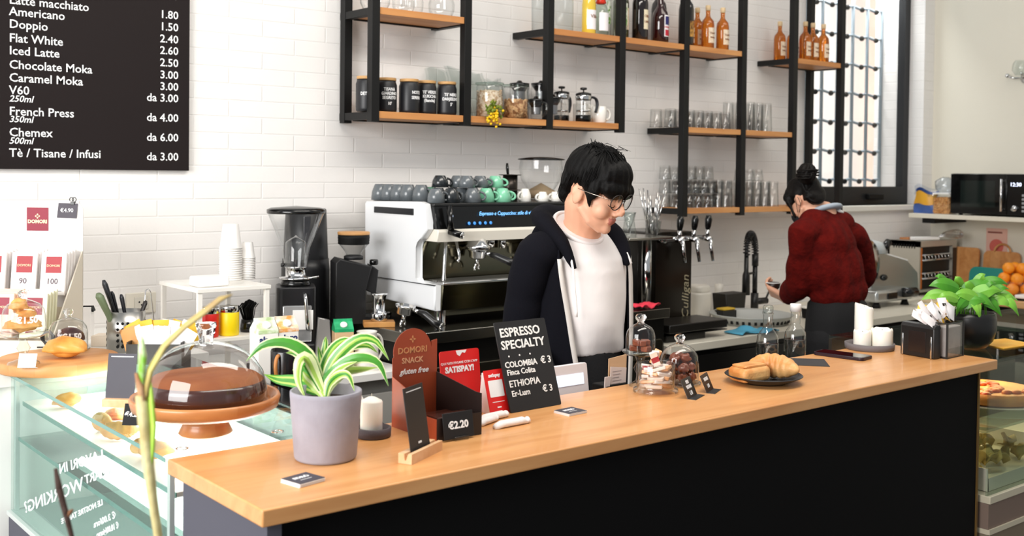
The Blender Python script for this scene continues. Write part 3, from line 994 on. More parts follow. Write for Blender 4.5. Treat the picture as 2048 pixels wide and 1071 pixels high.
# ------------------------------------------------------------------ chocolate bar display box (faces the room corner-wise)
q = Zp(166, 690, T)
A = -rad(39)
ct = thing('chocolate_display', 'white card display box with red square logo holding chocolate bars', 'display box', (q.x, q.y, T), A)
CARD = mat('ivory card', 'DDD3C2', .6)
MB().prism([(-.40, 0), (0, 0), (0, .40)]+[(-.022+.022*math.cos(a), .408+.022*math.sin(a)) for a in [PI/12*k for k in range(7)]]+[(-.40, .43)], -.004, 0).build('back_panel', mat('white card'), ct)
MB().prism([(0, .0), (-.235, .0), (-.235, .035), (-.005, .285), (0, .285)], -.004, 0, axis='x').build('side_panel', CARD, ct)
MB().box((-.40, -.235, 0), (-.0045, -.231, .05)).build('front_panel', CARD, ct)
MB().box((-.40, -.115, .0), (-.0045, -.111, .13)).build('step_panel', CARD, ct)
RED = mat('brand crimson', '8A0A2C', .5)
lg = MB().box((-.168, -.0055, .345), (-.103, -.0042, .415)).build('logo_square', RED, ct)
b = MB().text('DOMORI', .0145, TM((-.1355, -.006, .368), FRONT), 'CENTER', bold=.0006)
for (x, z) in ((-.1355, .394), (-.1405, .389), (-.1305, .389), (-.1355, .384)):
    b.at(TM((x, -.006, z), 0, rad(45), 0)).box((-.0022, -.0003, -.0022), (.0022, .0003, .0022))
b.at().build('logo_lettering', mat('cream letters', 'F6E3B8', .6), lg)
# price tag clipped on top
tg = thing('price_tag', 'grey price tag €4.90 clipped on the chocolate display', 'price tag', (q.x, q.y, T), A)
MB().prism([(-.077, .385), (-.018, .383), (-.014, .428), (-.072, .429)], -.0068, -.0058).build('card', mat('tag grey', '4A454E', .6), tg)
MB().text('€4.90', .0165, TM((-.047, -.0069, .402), FRONT), 'CENTER', bold=.0001).build('lettering', WPAINT, tg)
MB().box((-.036, -.009, .424), (-.024, .005, .434), .001).tube(arc((-.034, -.004, .44), .006, -1, 4, 10), .0012, 6).tube(arc((-.026, -.004, .44), .006, -1, 4, 10), .0012, 6).build('clip', BLACKG, tg)
# bars
def choc_bar(name, label, sleeve, red, num):
    t = thing(name, label, 'chocolate bar', (0, 0, 0), A, 'chocolate bars in the display box')
    MB().box((-.037, 0, 0), (.037, .009, .125), .0015).build('sleeve', sleeve, t)
    r_ = MB().box((-.022, -.0006, .065), (.024, 0, .113)).build('red_label', red, t)
    MB().text('DOMORI', .0098, TM((0, -.0009, .083), FRONT), 'CENTER').build('brand_lettering', mat('cream letters'), r_)
    if num:
        MB().text(num, .023, TM((-.001, -.0006, .033), FRONT), 'CENTER', bold=.0003).box((-.028, -.0005, .012), (.028, 0, .0135)).build('number', mat('print grey', '5E5058', .6), t)
    return t
Rm = Matrix.Rotation(A, 3, 'Z')
def at_box(x, y, z):
    return Vector((q.x, q.y, T)) + Rm @ Vector((x, y, z))
RED2 = mat('label scarlet', 'A01420', .5)
nums = ['100', '90', '80', '70']
for c in range(4):
    for k in range(4):
        t = choc_bar('chocolate_bar', ['white chocolate bar marked 100 in the upper tier', 'white chocolate bar marked 90 in the upper tier', 'white chocolate bar marked 80 in the upper tier', 'white chocolate bar at the left frame edge, upper tier'][c]
                     + [', front of its row', ', second of its row', ', third of its row', ', rearmost of its row'][k], mat('bar white', 'F4EFEC', .45), RED2, nums[c] if k == 0 else None)
        t.location = at_box(-.05-.088*c, -.108+.021*k+.006*(c == 1), .163+.002*k)
        t.rotation_euler = (rad(-8), 0, A+.03*(c-1))
for c in range(3):
    for k in range(4):
        t = choc_bar('chocolate_bar', ['greenish chocolate bar at the right of the lower tier', 'peach chocolate bar behind the pedestal cloche, lower tier', 'peach chocolate bar at the left frame edge, lower tier'][c]
                     + [', front of its row', ', second of its row', ', third of its row', ', rearmost of its row'][k], [mat('bar lime', 'EDEBCB', .45), mat('bar peach', 'F3CDB4', .45), mat('bar peach')][c], RED, None)
        t.location = at_box(-.055-.094*c, -.228+.021*k, .056+.002*k)
        t.rotation_euler = (rad(-8), 0, A)

# ------------------------------------------------------------------ knife caddy, small boxes, sachets, wall socket
q2 = Zp(252, 700, T)
t = thing('utensil_caddy', 'perforated stainless steel caddy holding knives and tongs', 'utensil holder', (q2.x, q2.y, T))
r, h = .054, .118
cb = MB().lathe([(r-.002, .002), (r, 0), (r, h), (r-.002, h), (r-.002, .004)], 40, cap=False).build('cup', STEEL, t)
b = MB()
for i in range(24):
    a = 2*PI*i/24
    for j in range(5):
        if i % 6 in (0, 1, 2):
            continue
        x, y, z = r*math.sin(a), -r*math.cos(a), .018+.017*j
        n = Vector((math.sin(a), -math.cos(a), 0))
        b.cyl(Vector((x, y, z))-n*.0005, Vector((x, y, z))+n*.0006, .0042, seg=10)
b.build('hole_pattern', BLACK, cb)
def knife(p0, p1, m, label, r0=.009, name='knife', wide=1.0):
    """handle from p0 (in the caddy) to p1 (end)"""
    t = thing(name, label, 'knife', (q2.x, q2.y, T), 0, 'knives in the steel caddy')
    p0, p1 = Vector(p0), Vector(p1)
    mid = p0.lerp(p1, .22)
    MB().tube([mid, mid.lerp(p1, .1), mid.lerp(p1, .5), mid.lerp(p1, .92), p1], [r0*.8, r0*.9, r0*.85, r0*1.1, r0*.6], 12, flat=.6*wide).build('handle', m, t)
    MB().tube([p0, mid], [r0*.5, r0*.8], 8, flat=.15).build('blade', CHROME, t)
BH = mat('black handle')
knife((-.01, .0, .02), (-.088, -.02, .175), mat('green handle', '5E6B4E', .5), 'knife with a broad green-grey handle leaning left', .015, wide=1.0)
knife((.0, .01, .02), (-.066, .0, .21), BH, 'black handled knife standing tallest in the caddy', .0115)
knife((.0, .012, .03), (-.04, .01, .175), BH, 'black handled knife close behind the tallest one', .010)
knife((.01, -.01, .02), (-.022, -.02, .168), BH, 'black handled knife in the middle of the caddy', .009)
knife((.01, .0, .02), (.052, -.02, .145), mat('grip black', '201A18', .5), 'short dark handled peeler leaning right', .009, name='peeler')
t = thing('tongs', 'steel tongs with a loop leaning right in the caddy', 'tongs', (q2.x, q2.y, T))
MB().tube([(.03, .01, .02), (.058, .012, .13), (.062, .012, .172), (.072, .012, .176), (.078, .012, .165), (.09, .013, .06), (.096, .014, .03)], .004, 8, flat=.4).build('arms', CHROME, t)
q3 = Zp(186, 690, T)
t = thing('white_carton', 'small white carton box behind the round board', 'box', (q3.x+.02, q3.y+.16, T), -.5)
MB().box((-.03, -.03, 0), (.03, .03, .10), .001).build('box_body', mat('white card'), t)
MB().prism([(.0, .10), (.03, .10), (.036, .085), (.032, .085)], -.02, .02).build('flap', BLACK, t)
MB().box((-.031, -.012, .05), (-.0302, .012, .08)).build('printed_mark', mat('olive print', '4A5038', .6), t)
o = MB().cbox((0, 0, .016), (.075, .06, .032), .002).build('white_wood_block', mat('pale block', 'EADBC8', .6))
o.location = (q3.x+.035, q3.y-.02, T)
o.rotation_euler = (0, 0, -.7)
tag(o, 'low pale box lying right of the cloche, before the steel caddy', 'box')

sx = Zp(318, 722, T)
t = thing('sachet_box', 'dark open box crammed with sugar sachets behind the cake dome', 'holder', (sx.x, sx.y, T), -.65)
MB().box((-.075, -.05, 0), (.075, -.046, .055)).box((-.075, .046, 0), (.075, .05, .07)).box((-.075, -.046, 0), (-.071, .046, .06)).box((.071, -.046, 0), (.075, .046, .06)).box((-.071, -.046, 0), (.071, .046, .004)).build('box_body', mat('dark tin', '1A1714', .4), t)
SW, SYL, SK = mat('sachet white', 'F1ECEC', .6), mat('sachet yellow', 'E9B92E', .55), mat('kraft', 'C79052', .6)
def sachet(loc, rot, m, label, group, w=.05, h=.07, prn=True):
    t = thing('sugar_sachet', label, 'sachet', loc, 0, group)
    t.rotation_euler = rot
    g = [[(-w/2+w*i/6, .004*math.sin(PI*i/6)*s_*math.sin(PI*j/6), h*j/6) for j in range(7)] for i in range(7) for s_ in (1,)]
    g2 = [[(-w/2+w*i/6, -.004*math.sin(PI*i/6)*math.sin(PI*j/6), h*j/6) for j in range(7)] for i in range(7)]
    MB().sheet(g).sheet(g2).build('packet', m, t)
    if prn:
        MB().box((-w*.2, -.0048, h*.45), (w*.16, -.0042, h*.62)).build('print', mat('sachet print', '2A241E', .6), t)
rnd = random.Random(11)
Rs = Matrix.Rotation(-.65, 3, 'Z')
for k in range(16):
    lx = -.062+.0083*k
    back = k % 2
    yel = back and k not in (9, 13)
    loc = Vector((sx.x, sx.y, T+.03+.012*back)) + Rs @ Vector((lx, (-.012 if not back else .022)+rnd.uniform(-.006, .006), 0))
    sachet(loc, (rad(rnd.uniform(-24, -2)), rad(-28+56*k/15+rnd.uniform(-8, 8)), -.65+rnd.uniform(-.3, .3)), SYL if yel else (SK if k == 0 else SW),
           ('yellow' if yel else 'kraft' if k == 0 else 'white')+' sugar sachet in the dark box behind the cake dome', ('yellow' if yel else 'white')+' sachets in the dark box', .05, .07, yel)

so = Yp(281, 605, W)
t = thing('wall_socket', 'beige wall socket plate on the white brick wall behind the caddy', 'socket', (so.x, W-.008, so.z))
MB().box((-.052, 0, -.036), (.052, .008, .036), .003).build('plate', mat('ivory plastic', 'E6E0D2', .4), t)
MB().box((-.024, -.003, -.022), (.024, 0, .022), .002).build('insert', mat('pale insert', 'DCD7CB', .4), t)
b = MB()
for x, z in ((-.008, .004), (.008, .004), (0, -.006)):
    b.cyl((x, -.0036, z), (x, -.0028, z), .003, seg=10)
b.build('socket_holes', BLACK, t)

# QR holder (code left blank) and its small tag on the case top
q4 = Zp(238, 812, T)
q4.z = T
t = thing('table_sign', 'dark sign card in a pale wooden foot on the display case', 'sign', q4, -.75)
MB().box((-.035, -.014, 0), (.035, .014, .018), .002).build('foot', PALEW, t)
o = MB().box((-.033, -.001, .006), (.033, .001, .118)).build('card', mat('sign slate', '3A3842', .55), t)
o.rotation_euler = (rad(-10), 0, 0)
MB().box((-.026, -.0013, .110), (.026, -.001, .112)).box((-.005, -.0013, .014), (.005, -.001, .017)).build('printed_line', WPAINT, o)
q5 = Zp(262, 850, T)
q5.z = T
t = thing('price_tag', 'small black price tag €4.20 beside the cake stand foot', 'price tag', q5, -.75)
o = MB().box((-.019, -.001, 0), (.019, .001, .045)).build('card', BLACK, t)
o.rotation_euler = (rad(-20), 0, 0)
MB().text('€4.20', .014, TM((0, -.0013, .018), FRONT), 'CENTER', shear=.1, bold=.0003).build('lettering', WPAINT, o)

# ------------------------------------------------------------------ cake on its wooden stand under a dome
qc = Zp(411, 866, T)
qc.z = T
t = thing('cake_stand', 'wooden footed cake stand on the display case', 'cake stand', qc)
CW = wood('cake stand wood', 'A8602C', 'C98248', 'D69A60', 'X', .7, .35, .2, .2)
MB().lathe([(.05, 0), (.054, .004), (.046, .02), (.043, .034), (.060, .040), (.120, .046), (.144, .056), (.149, .074), (.1465, .080), (.139, .078), (.134, .066), (.128, .062), (0, .062)], 72).build('dish', CW, t)
g = thing('cake_dome', 'large clear glass dome with faceted knob over the chocolate cake', 'dome', (qc.x, qc.y, T+.0625))
MB().lathe([(.122, 0), (.124, .003), (.122, .03), (.114, .062), (.096, .090), (.066, .112), (.03, .123), (.012, .124)], 72, cap=False).build('dome_glass', glass('dome glass', (.97, .98, .98), (.60, .64, .66), 1.35), g)
MB().lathe([(.014, .122), (.015, .130), (.021, .156), (.0225, .158), (.0215, .163), (.016, .164), (.012, .157), (0, .150)], 8, cap=False).build('knob', SOLIDG, g)
def cakef(v):
    return 1
ck = MB().lathe([(.113, 0), (.117, .006), (.118, .036), (.115, .047)], 72).m(1).lathe([(.115, .047), (.103, .056), (.06, .060), (.02, .0605), (0, .060)], 72, cap=False)
tag(ck.build('chocolate_cake', [mat('chocolate glaze', '3A160E', .22, var=(9, '4A2014', .2), coat=.4), mat('cake top', '8A4A28', .7, spec=.2, var=(10, 'A0623A', .2), bump=(35, .25))], None, (qc.x, qc.y, T+.0627)), 'round chocolate cake under the glass dome', 'cake')

# ------------------------------------------------------------------ foreground orchid stems in a floor pot
S = []
t = thing('potted_cane_plant', 'tall bare cane plant with green sheaths close in front of the display case', 'plant', (0, 0, 0))
def fp(px, py, d=1.42):
    return Dp(px, py, d)
base = fp(330, 1071)
pot = Vector((base.x, base.y, 0))
t.location = pot
def lp(px, py, d=1.42):
    return fp(px, py, d)-pot
GREENS = mat('sheath green', 'A9C43C', .5, var=(16, 'D5DE9A', .2))
CANE = mat('cane', 'B7A56C', .6, var=(30, 'D9D09A', .2), bump=(60, .2))
DRY = mat('dry bract', '9A6A44', .7, var=(30, 'C9A27A', .15), bump=(50, .3))
MB().tube([(0.005, 0, .1), lp(330, 1200), lp(316, 1071), lp(306, 1000), lp(297, 930), lp(290, 850), lp(283, 790)], [.008, .0065, .0055, .006, .0075, .009, .008], 12).build('cane', CANE, t)
MB().tube([lp(297, 960), lp(303, 900), lp(306, 850), lp(300, 780), lp(296, 740)], [.004, .007, .0085, .007, .003], 10, flat=.45).build('sheath', mat('bright sheath', '8FC42C', .45, var=(20, 'B9D85A', .2)), t)
MB().tube([lp(284, 770), lp(283, 740), lp(285, 710), lp(283, 680), lp(282, 668)], [.005, .0085, .0095, .006, .001], 10, flat=.5).build('leaf', mat('leaf edge green', '7DB82E', .45, var=(30, 'EEF0DC', .12)), t)
MB().tube([lp(286, 800), lp(280, 770), lp(272, 745)], [.009, .008, .003], 8, flat=.6).build('bract', DRY, t)
MB().tube([lp(290, 790), lp(300, 740), lp(330, 690), lp(372, 650), lp(410, 622), lp(440, 598), lp(466, 588)], [.008, .0075, .0065, .006, .0062, .0055, .0006], 10, flat=.5).build('leaf', mat('yellowing leaf', 'C9C06A', .55, var=(14, 'A98B5C', .2)), t)
MB().tube([(-.06, .05, .1), lp(150, 1180), lp(143, 1071), lp(130, 1020), lp(118, 975), lp(111, 936)], [.004, .0035, .0032, .004, .0045, .0025], 8).build('twig', mat('dark twig', '3E2A22', .8, bump=(90, .5)), t)
MB().tube([lp(133, 1035), lp(141, 1022), lp(146, 1018)], [.003, .0028, .001], 8).build('twig_bud', mat('bud brown', '7A5236', .8), t)
MB().lathe([(.10, 0), (.13, .2), (.135, .24), (.12, .24), (.115, .2), (0, .2)], 32).build('pot', mat('clay pot', '8A5A42', .7), t)

# ------------------------------------------------------------------ bench with rack, cups, canisters
BZ = .93
bench = thing('coffee_bench', 'white topped bench against the brick wall under the coffee grinders', 'counter', (1.34, 3.05, 0))
MB().box((0, 0, BZ-.025), (.72, W-3.05-.006, BZ), .002).build('worktop', mat('white laminate'), bench)
MB().box((.0, .02, .0), (.72, W-3.05-.006, BZ-.075)).box((.02, .05, BZ-.075), (.70, .5, BZ-.025)).build('body', mat('bench grey', 'A9A7A2', .5), bench)
rx0, rx1, ry0, ry1, rz1 = 1.375, 1.615, 3.2, 3.5, 1.226
t = thing('counter_rack', 'small white two level rack on the bench holding paper cups', 'rack', (rx0, ry0, BZ))
RW = mat('rack white', 'F0EDE6', .4)
for x in (.0, rx1-rx0-.014):
    for y in (0, ry1-ry0-.014):
        MB().box((x, y, 0), (x+.014, y+.014, rz1-BZ-.013)).build('leg', RW, t)
MB().box((-.004, -.004, rz1-BZ-.012), (rx1-rx0+.004, ry1-ry0+.004, rz1-BZ), .001).build('top_shelf', RW, t)
MB().box((.014, 0, 1.068-BZ-.012), (rx1-rx0-.014, ry1-ry0, 1.068-BZ), .001).build('lower_shelf', RW, t)
PAPER = mat('paper cup', 'F5F2EE', .6)
def cup_stack(px, n, y, rt, rb, h, step, lb, grp):
    p = Yp(px, 560, y)
    prof = [(rb-.0006, .0005), (rb+.002, 0), (rb+.002, .004), (rb, .005), (rt, h-.001), (rt-.001, h), (0, h), (0, h-.0012), (rt-.0018, h-.0014), (rb-.0006, .0005)]
    root = MB().lathe(prof, 24, cap=False).build('paper_cup', PAPER, None, (p.x, y, rz1+.0005))
    tag(root, lb, 'paper cup', grp)
    for k in range(1, n):
        dup(root, (p.x+random.uniform(-.00015, .00015), y, rz1+.0005+step*k))
cup_stack(461, 15, 3.41, .026, .036, .082, .0075, 'large white paper cup in the tall upside-down stack on the rack', 'large paper cups in the tall stack')
cup_stack(495, 13, 3.41, .0175, .024, .055, .0058, 'small white paper cup in the shorter upside-down stack on the rack', 'small paper cups in the short stack')
p = Yp(416, 570, 3.28)
tag(MB().cbox((0, 0, .016), (.105, .075, .032), .006).build('white_tray', mat('milky plastic', 'F4F1EE', .3), None, (p.x+.0, 3.27, rz1+.0005)), 'low milky white plastic box on the rack, left of the paper cups', 'box')
def canister(px, m, lb):
    p = Yp(px, 655, 3.25)
    t = thing('canister', lb, 'canister', (p.x, 3.25, 1.0685), 0)
    MB().lathe([(.030, 0), (.0315, .003), (.0315, .072), (.030, .074)], 32).build('body', m, t)
    MB().lathe([(.0305, .074), (.0315, .075), (.0315, .092), (.030, .095), (0, .095)], 32).build('lid', CHROME, t)
canister(417, mat('red tin', 'D2140C', .4), 'red canister with chrome lid on the lower rack shelf')
canister(458, mat('yellow tin', 'F6D70A', .4), 'yellow canister with chrome lid on the lower rack shelf')
p = Yp(494, 655, 3.28)
t = thing('counter_brush', 'black bristled counter brush standing right of the yellow canister', 'brush', (p.x+.006, 3.285, 1.0685), -.5)
b = MB()
rnd = random.Random(4)
for k in range(90):
    a, rr = rnd.uniform(0, 2*PI), rnd.uniform(0, .024)
    b.tube([(rr*math.cos(a)*.7, rr*math.sin(a)*.7, .03), (rr*math.cos(a)*1.25-.006, rr*math.sin(a), .078), (rr*math.cos(a)*1.25+.004, rr*math.sin(a)*1.2, .105-abs(rr)*.6)], .0014, 4)
b.build('bristles', BLACK, t)
MB().lathe([(.024, 0), (.026, .01), (.022, .04)], 20).build('ferrule', BLACKG, t)
p = Yp(531, 660, 3.12)
t = thing('stirrer_cup', 'white paper cup with green leaf print holding wooden stirrers', 'cup', (p.x, 3.12, BZ+.06), .2)
MB().lathe([(.026, 0), (.035, .088), (.0365, .09), (.0345, .091), (.025, .003)], 28, cap=False).build('cup', mat('leaf print paper', 'EEF1E4', .6, var=(40, 'A9C98E', .06)), t)
for k in range(11):
    a = k*2.4
    o = MB().box((-.004, -.0008, .0), (.004, .0008, .137), .0004).build('wooden_stirrer', mat('stirrer wood', 'EDDCC6', .6), None, (t.location.x+.013*math.cos(a), t.location.y+.013*math.sin(a), t.location.z+.006), (.07*math.sin(a), .09*math.cos(a), a))
    tag(o, 'pale wooden stirrer standing in the leaf printed cup', 'stirrer', 'wooden stirrers in the cup')
tag(MB().cbox((0, 0, .0295), (.09, .08, .059), .002).build('black_tin', BLACK, None, (p.x, 3.12, BZ+.0005)), 'black tin under the stirrer cup', 'tin')

# ------------------------------------------------------------------ milk cartons, mug, jug behind the case
def carton(loc, rz, label, top, stripe, w=.062, h=.198, group='milk cartons', words=(('alpro', .028, .126, '1E2A6A'),), body='F3F0EA', cap=True, capc='white card'):
    t = thing('milk_carton', label, 'carton', loc, rz, group)
    hh = h-.034
    MB().box((-w/2, -w/2, 0), (w/2, w/2, hh), .001).build('body', mat('carton '+body, body, .45), t)
    m2 = mat('carton top '+top, top, .45, var=(18, stripe, .05))
    MB().prism([(-w/2, hh), (w/2, hh), (w/2, hh+.004), (.004, h-.008), (.003, h), (-.003, h), (-.004, h-.008), (-w/2, hh+.004)], -w/2, w/2, axis='x').build('gable_top', m2, t)
    MB().box((-w/2-.0004, -w/2-.0004, hh-.006), (w/2+.0004, w/2+.0004, hh+.0002)).build('colour_band', m2, t)
    for s_, sz, z, c in words:
        MB().text(s_, sz, TM((0, -w/2-.0007, z), FRONT), 'CENTER', bold=.0007).build('lettering', mat('ink '+c, c, .5), t)
    if cap:
        MB().lathe([(.012, 0), (.012, .01), (.011, .012), (0, .012)], 18).build('cap', mat('white card'), t).matrix_local = TM((0, -.013, h-.024), rad(38))
    return t
a1, a2 = Zp(536, 741, T), Zp(573, 741, T)
cz = .956
carton((max(a1.x-.004, 1.332), 2.67, cz), -.05, 'left white milk carton lettered alpro with pale green top', 'E6EEDC', 'B9CF9A', w=.057, h=.245, words=(('alpro', .024, .182, '1E2A6A'),))
carton((max(a1.x-.004, 1.332)+.06, 2.67, cz), -.05, 'right white milk carton lettered alpro with orange top', 'F4E6D6', 'EBA65A', w=.057, h=.245, words=(('alpro', .024, .182, '1E2A6A'),))
mp = Zp(550, 836, .956)
t = thing('black_container', 'tall black cylindrical container with an orange-brown side handle, before the milk cartons', 'container', (max(mp.x, 1.335), mp.y, .9565), .6)
MB().lathe([(.036, 0), (.039, .003), (.040, .172), (.038, .176), (.036, .174), (.035, .01), (0, .008)], 36, cap=False).build('body', mat('black glaze', '101012', .25), t)
MB().tube(bez((-.038, 0, .165), (-.062, 0, .168), (-.062, 0, .11), (-.038, 0, .105), 10), .005, 8).build('handle', mat('tan handle', 'B5763C', .5), t)
# ------------------------------------------------------------------ coffee grinders
q = Yp(590, 735, 3.32)
GX, GY = q.x, 3.32
t = thing('coffee_grinder', 'black coffee grinder with a large clear cone hopper, left of the espresso machine', 'grinder', (GX, GY, BZ), -.45)
MB().prism(rrect(.13, .15, .02, 4, -.065, -.075), 0, .275, .004, 'z').build('body', mat('grinder black', '17171A', .35), t)
MB().box((-.06, -.105, 0), (.06, -.07, .09), .006).build('foot', mat('grinder black'), t)
MB().box((-.045, -.0775, .095), (.05, -.0755, .215), .004).build('front_plate', mat('polished plate', 'D9DADB', .15, .6), t)
MB().prism([(-.012, .135), (.055, .135), (.055, .20), (-.012, .20)], -.083, -.078, .001).build('badge_panel', mat('white card'), t)
MB().tube([(.028, -.088, .255), (.030, -.092, .23), (.034, -.094, .17), (.038, -.093, .135)], [.006, .006, .007, .008], 10).build('dose_lever', CHROME, t)
MB().lathe([(.05, .275), (.052, .28), (.047, .292), (.043, .295)], 32).build('neck_ring', BLACKG, t)
MB().lathe([(.042, .295), (.055, .297), (.055, .303), (.034, .305), (.034, .335), (.038, .338)], 32).build('collar', CHROME, t)
MB().tube([(.03, -.03, .30), (.075, -.04, .307)], .0035, 8).build('adjust_lever', CHROME, t)
hp = MB().lathe([(.036, .338), (.040, .36), (.046, .40), (.095, .52)], 40, cap=False).build('hopper', GLASS, t)
MB().lathe([(.034, .35), (.034, .42), (.03, .425), (0, .445)], 28, cap=False).build('inner_sleeve', GLASS, hp)
MB().cyl((-.05, -.01, .345), (-.036, -.01, .345), .006, seg=10).build('gate_knob', BLACKG, t)
MB().lathe([(.097, .519), (.098, .523), (.098, .532), (.085, .538), (0, .545)], 40).build('lid', BLACKG, t)
p = Yp(628, 690, 3.24)
t = thing('tamper_socket', 'black device with a round knob at the grinder foot', 'device', (p.x+.04, 3.17, BZ), -.4)
MB().box((-.035, -.03, 0), (.035, .03, .085), .006).build('body', BLACK, t)
MB().cyl((0, -.031, .05), (0, -.038, .05), .016, seg=20).build('knob', mat('polished plate'), t)
# paper towel at the right of the grinder
p = Yp(643, 640, 3.42)
tag(MB().prism([(-.03, 0), (.03, 0), (.02, .13), (-.02, .14)], -.01, .01, .003).build('filter_bag', mat('silver bag', 'C9C7C6', .3, .4), None, (p.x+.02, 3.44, BZ), (0, 0, -.3)), 'silver grey bag standing between the two coffee grinders', 'bag')

# tall black cup dispenser
p = Yp(655, 424, 3.52)
t = thing('cup_dispenser', 'tall black cylinder standing behind the hopper, near the brick wall', 'dispenser', (p.x-.05, 3.59, BZ), 0)
MB().lathe([(.088, 0), (.09, .01), (.088, .30), (.084, .34)], 36).lathe([(.082, .34), (.074, .52), (.07, .524), (0, .525)], 36, cap=False).build('body', mat('dispenser black', '131315', .4), t)
MB().box((-.05, -.078, .36), (-.022, -.070, .50), .003).build('sight_window', mat('smoky window', '3A3A3E', .15), t)

# second grinder with wooden lid
q = Zp(703, 652, 1.045)
EZ = 1.045
t = thing('coffee_grinder', 'black grinder with a small glass bowl and round wooden lid', 'grinder', (2.065, 3.43, EZ), -.35)
GB = mat('grinder matt', '121214', .5)
MB().prism([(-.075, 0), (.085, 0), (.085, .02), (.03, .022), (.03, .12), (.055, .205), (-.06, .235), (-.075, .22)], -.06, .06, .004).build('body', GB, t)
MB().prism([(.034, .12), (.075, .10), (.085, .19), (.058, .21)], -.04, .035, .004).build('spout_housing', GB, t)
MB().lathe([(.013, 0), (.016, .004), (.016, .016), (.013, .02)], 20).build('dial', BLACKG, t).location = (.072, -.015, .208)
MB().lathe([(.035, .228), (.035, .24), (.028, .244)], 28).build('neck_ring', GB, t)
MB().lathe([(.026, .244), (.032, .256), (.055, .285)], 32, cap=False).build('bowl', GLASS, t)
MB().lathe([(.054, .283), (.057, .286), (.056, .293), (.0575, .296), (.0565, .302), (.058, .305), (.057, .318)], 32).build('bellows', BLACK, t)
MB().lathe([(.0575, .318), (.0585, .320), (.0585, .327), (.056, .329), (0, .329)], 36).build('wooden_lid', mat('lid wood', 'D9A870', .5, var=(14, 'C78F54')), t)

# ------------------------------------------------------------------ espresso counter
ec = thing('espresso_counter', 'stainless steel counter and fridge under the espresso machine', 'counter', (2.065, 3.05, 0))
EL = 3.345-2.065
MB().box((0, 0, EZ-.04), (EL, W-3.05-.006, EZ), .003).build('worktop', mat('dark steel top', '8A8780', .22, 1), ec)
MB().box((.01, .03, .10), (EL-.004, W-3.05-.01, EZ-.04)).build('body', mat('dark cabinet', '151412', .35, .5), ec)
for k in range(3):
    x0 = .02+k*.415
    dr = MB().prism(rrect(.405, .70, .02, 4, x0, .22), .012, .03, .004).build('door', mat('dark bronze steel', '4A463C', .25, .9), ec)
    MB().prism(rrect(.345, .52, .018, 4, x0+.03, .36), .006, .013, .002).build('door_panel', mat('smoked door', '1B1A17', .15), dr)
    MB().box((x0+.05, -.002, .845), (x0+.355, .010, .875), .006).build('door_handle', mat('handle steel', 'B5B29F', .2, 1), dr)

# ------------------------------------------------------------------ tamper on wood block, portafilter, cartons
q = Zp(735, 648, EZ)
t = thing('tamper_stand', 'wooden block holding a polished steel tamper', 'tamper', (q.x+.01, q.y-.06, EZ), -.5)
MB().box((-.055, -.035, 0), (.055, .035, .018), .002).build('block', mat('amber wood', 'B97B3C', .5, var=(12, 'D39A58')), t)
MB().lathe([(.027, .018), (.029, .02), (.029, .043), (.027, .046), (.020, .05), (.0215, .09), (.026, .108), (.030, .112), (.030, .117), (.0, .118)], 32).build('tamper', CHROME, t)
q = Zp(806, 655, EZ)
PB = mat('portafilter black', '141414', .3)
def portafilter(b_cup, b_handle, b_spout, M, L=.15, drop=.0):
    b_cup.at(M).lathe([(.024, -.03), (.030, -.026), (.033, -.005), (.036, -.003), (.036, .004), (.031, .004), (.029, -.016), (0, -.018)], 28, cap=False)
    b_cup.tube([(.03, 0, -.008), (.055, 0, -.012)], [.008, .007], 10)
    b_handle.at(M).tube([(.05, 0, -.011), (.075, 0, -.015), (L*.8, 0, -.03-drop), (L, 0, -.04-drop)], [.009, .0125, .0135, .015], 14)
    b_spout.at(M).tube([(0, 0, -.028), (0, 0, -.048)], .008, 10)
    b_spout.tube(bez((0, -.002, -.046), (0, -.02, -.05), (0, -.022, -.06), (0, -.02, -.072), 6), .0055, 8).tube(bez((0, .002, -.046), (0, .02, -.05), (0, .022, -.06), (0, .02, -.072), 6), .0055, 8)
    global ring_
    ring_ = MB().at(M @ TM((L, 0, -.04-drop), 0, rad(105), 0)).lathe([(.011, -.001), (.0155, 0), (.0155, .003), (.012, .0045)], 18, cap=False).at()
    for b in (b_cup, b_handle, b_spout):
        b.at()
t = thing('portafilter', 'loose chrome portafilter with a black handle lying on the steel counter', 'portafilter', (q.x+.01, q.y+.0, EZ+.076), 0)
c_, h_, s_ = MB(), MB(), MB()
portafilter(c_, h_, s_, TM((0, 0, 0), 0, .15, -.95), .14, .005)
c_.build('basket', CHROME, t)
ring_.build('handle_cap', CHROME, t)
h_.build('handle', PB, t)
s_.build('spout', CHROME, t)
carton((Yp(685, 715, 3.14).x, 3.14, BZ), -.35, 'brown paper milk carton lettered latte with green top', '1F9A62', '2FB276', w=.062, h=.175, group='milk cartons', words=(('LATTE', .016, .095, '6A4A10'), ('PIENO', .016, .076, '6A4A10')), body='D8B48A')
p = Yp(733, 738, 3.12)
t = thing('white_jug', 'white enamel jug on the bench behind the potted plant', 'jug', (p.x, 3.12, BZ), .0)
MB().lathe([(.040, 0), (.042, .004), (.039, .07), (.033, .125), (.035, .13), (.032, .13), (.036, .01), (0, .008)], 32, cap=False).build('body', CERW, t)
MB().tube(bez((.035, 0, .115), (.07, 0, .12), (.07, 0, .04), (.04, 0, .03), 12), .0045, 8).build('handle', CERW, t)

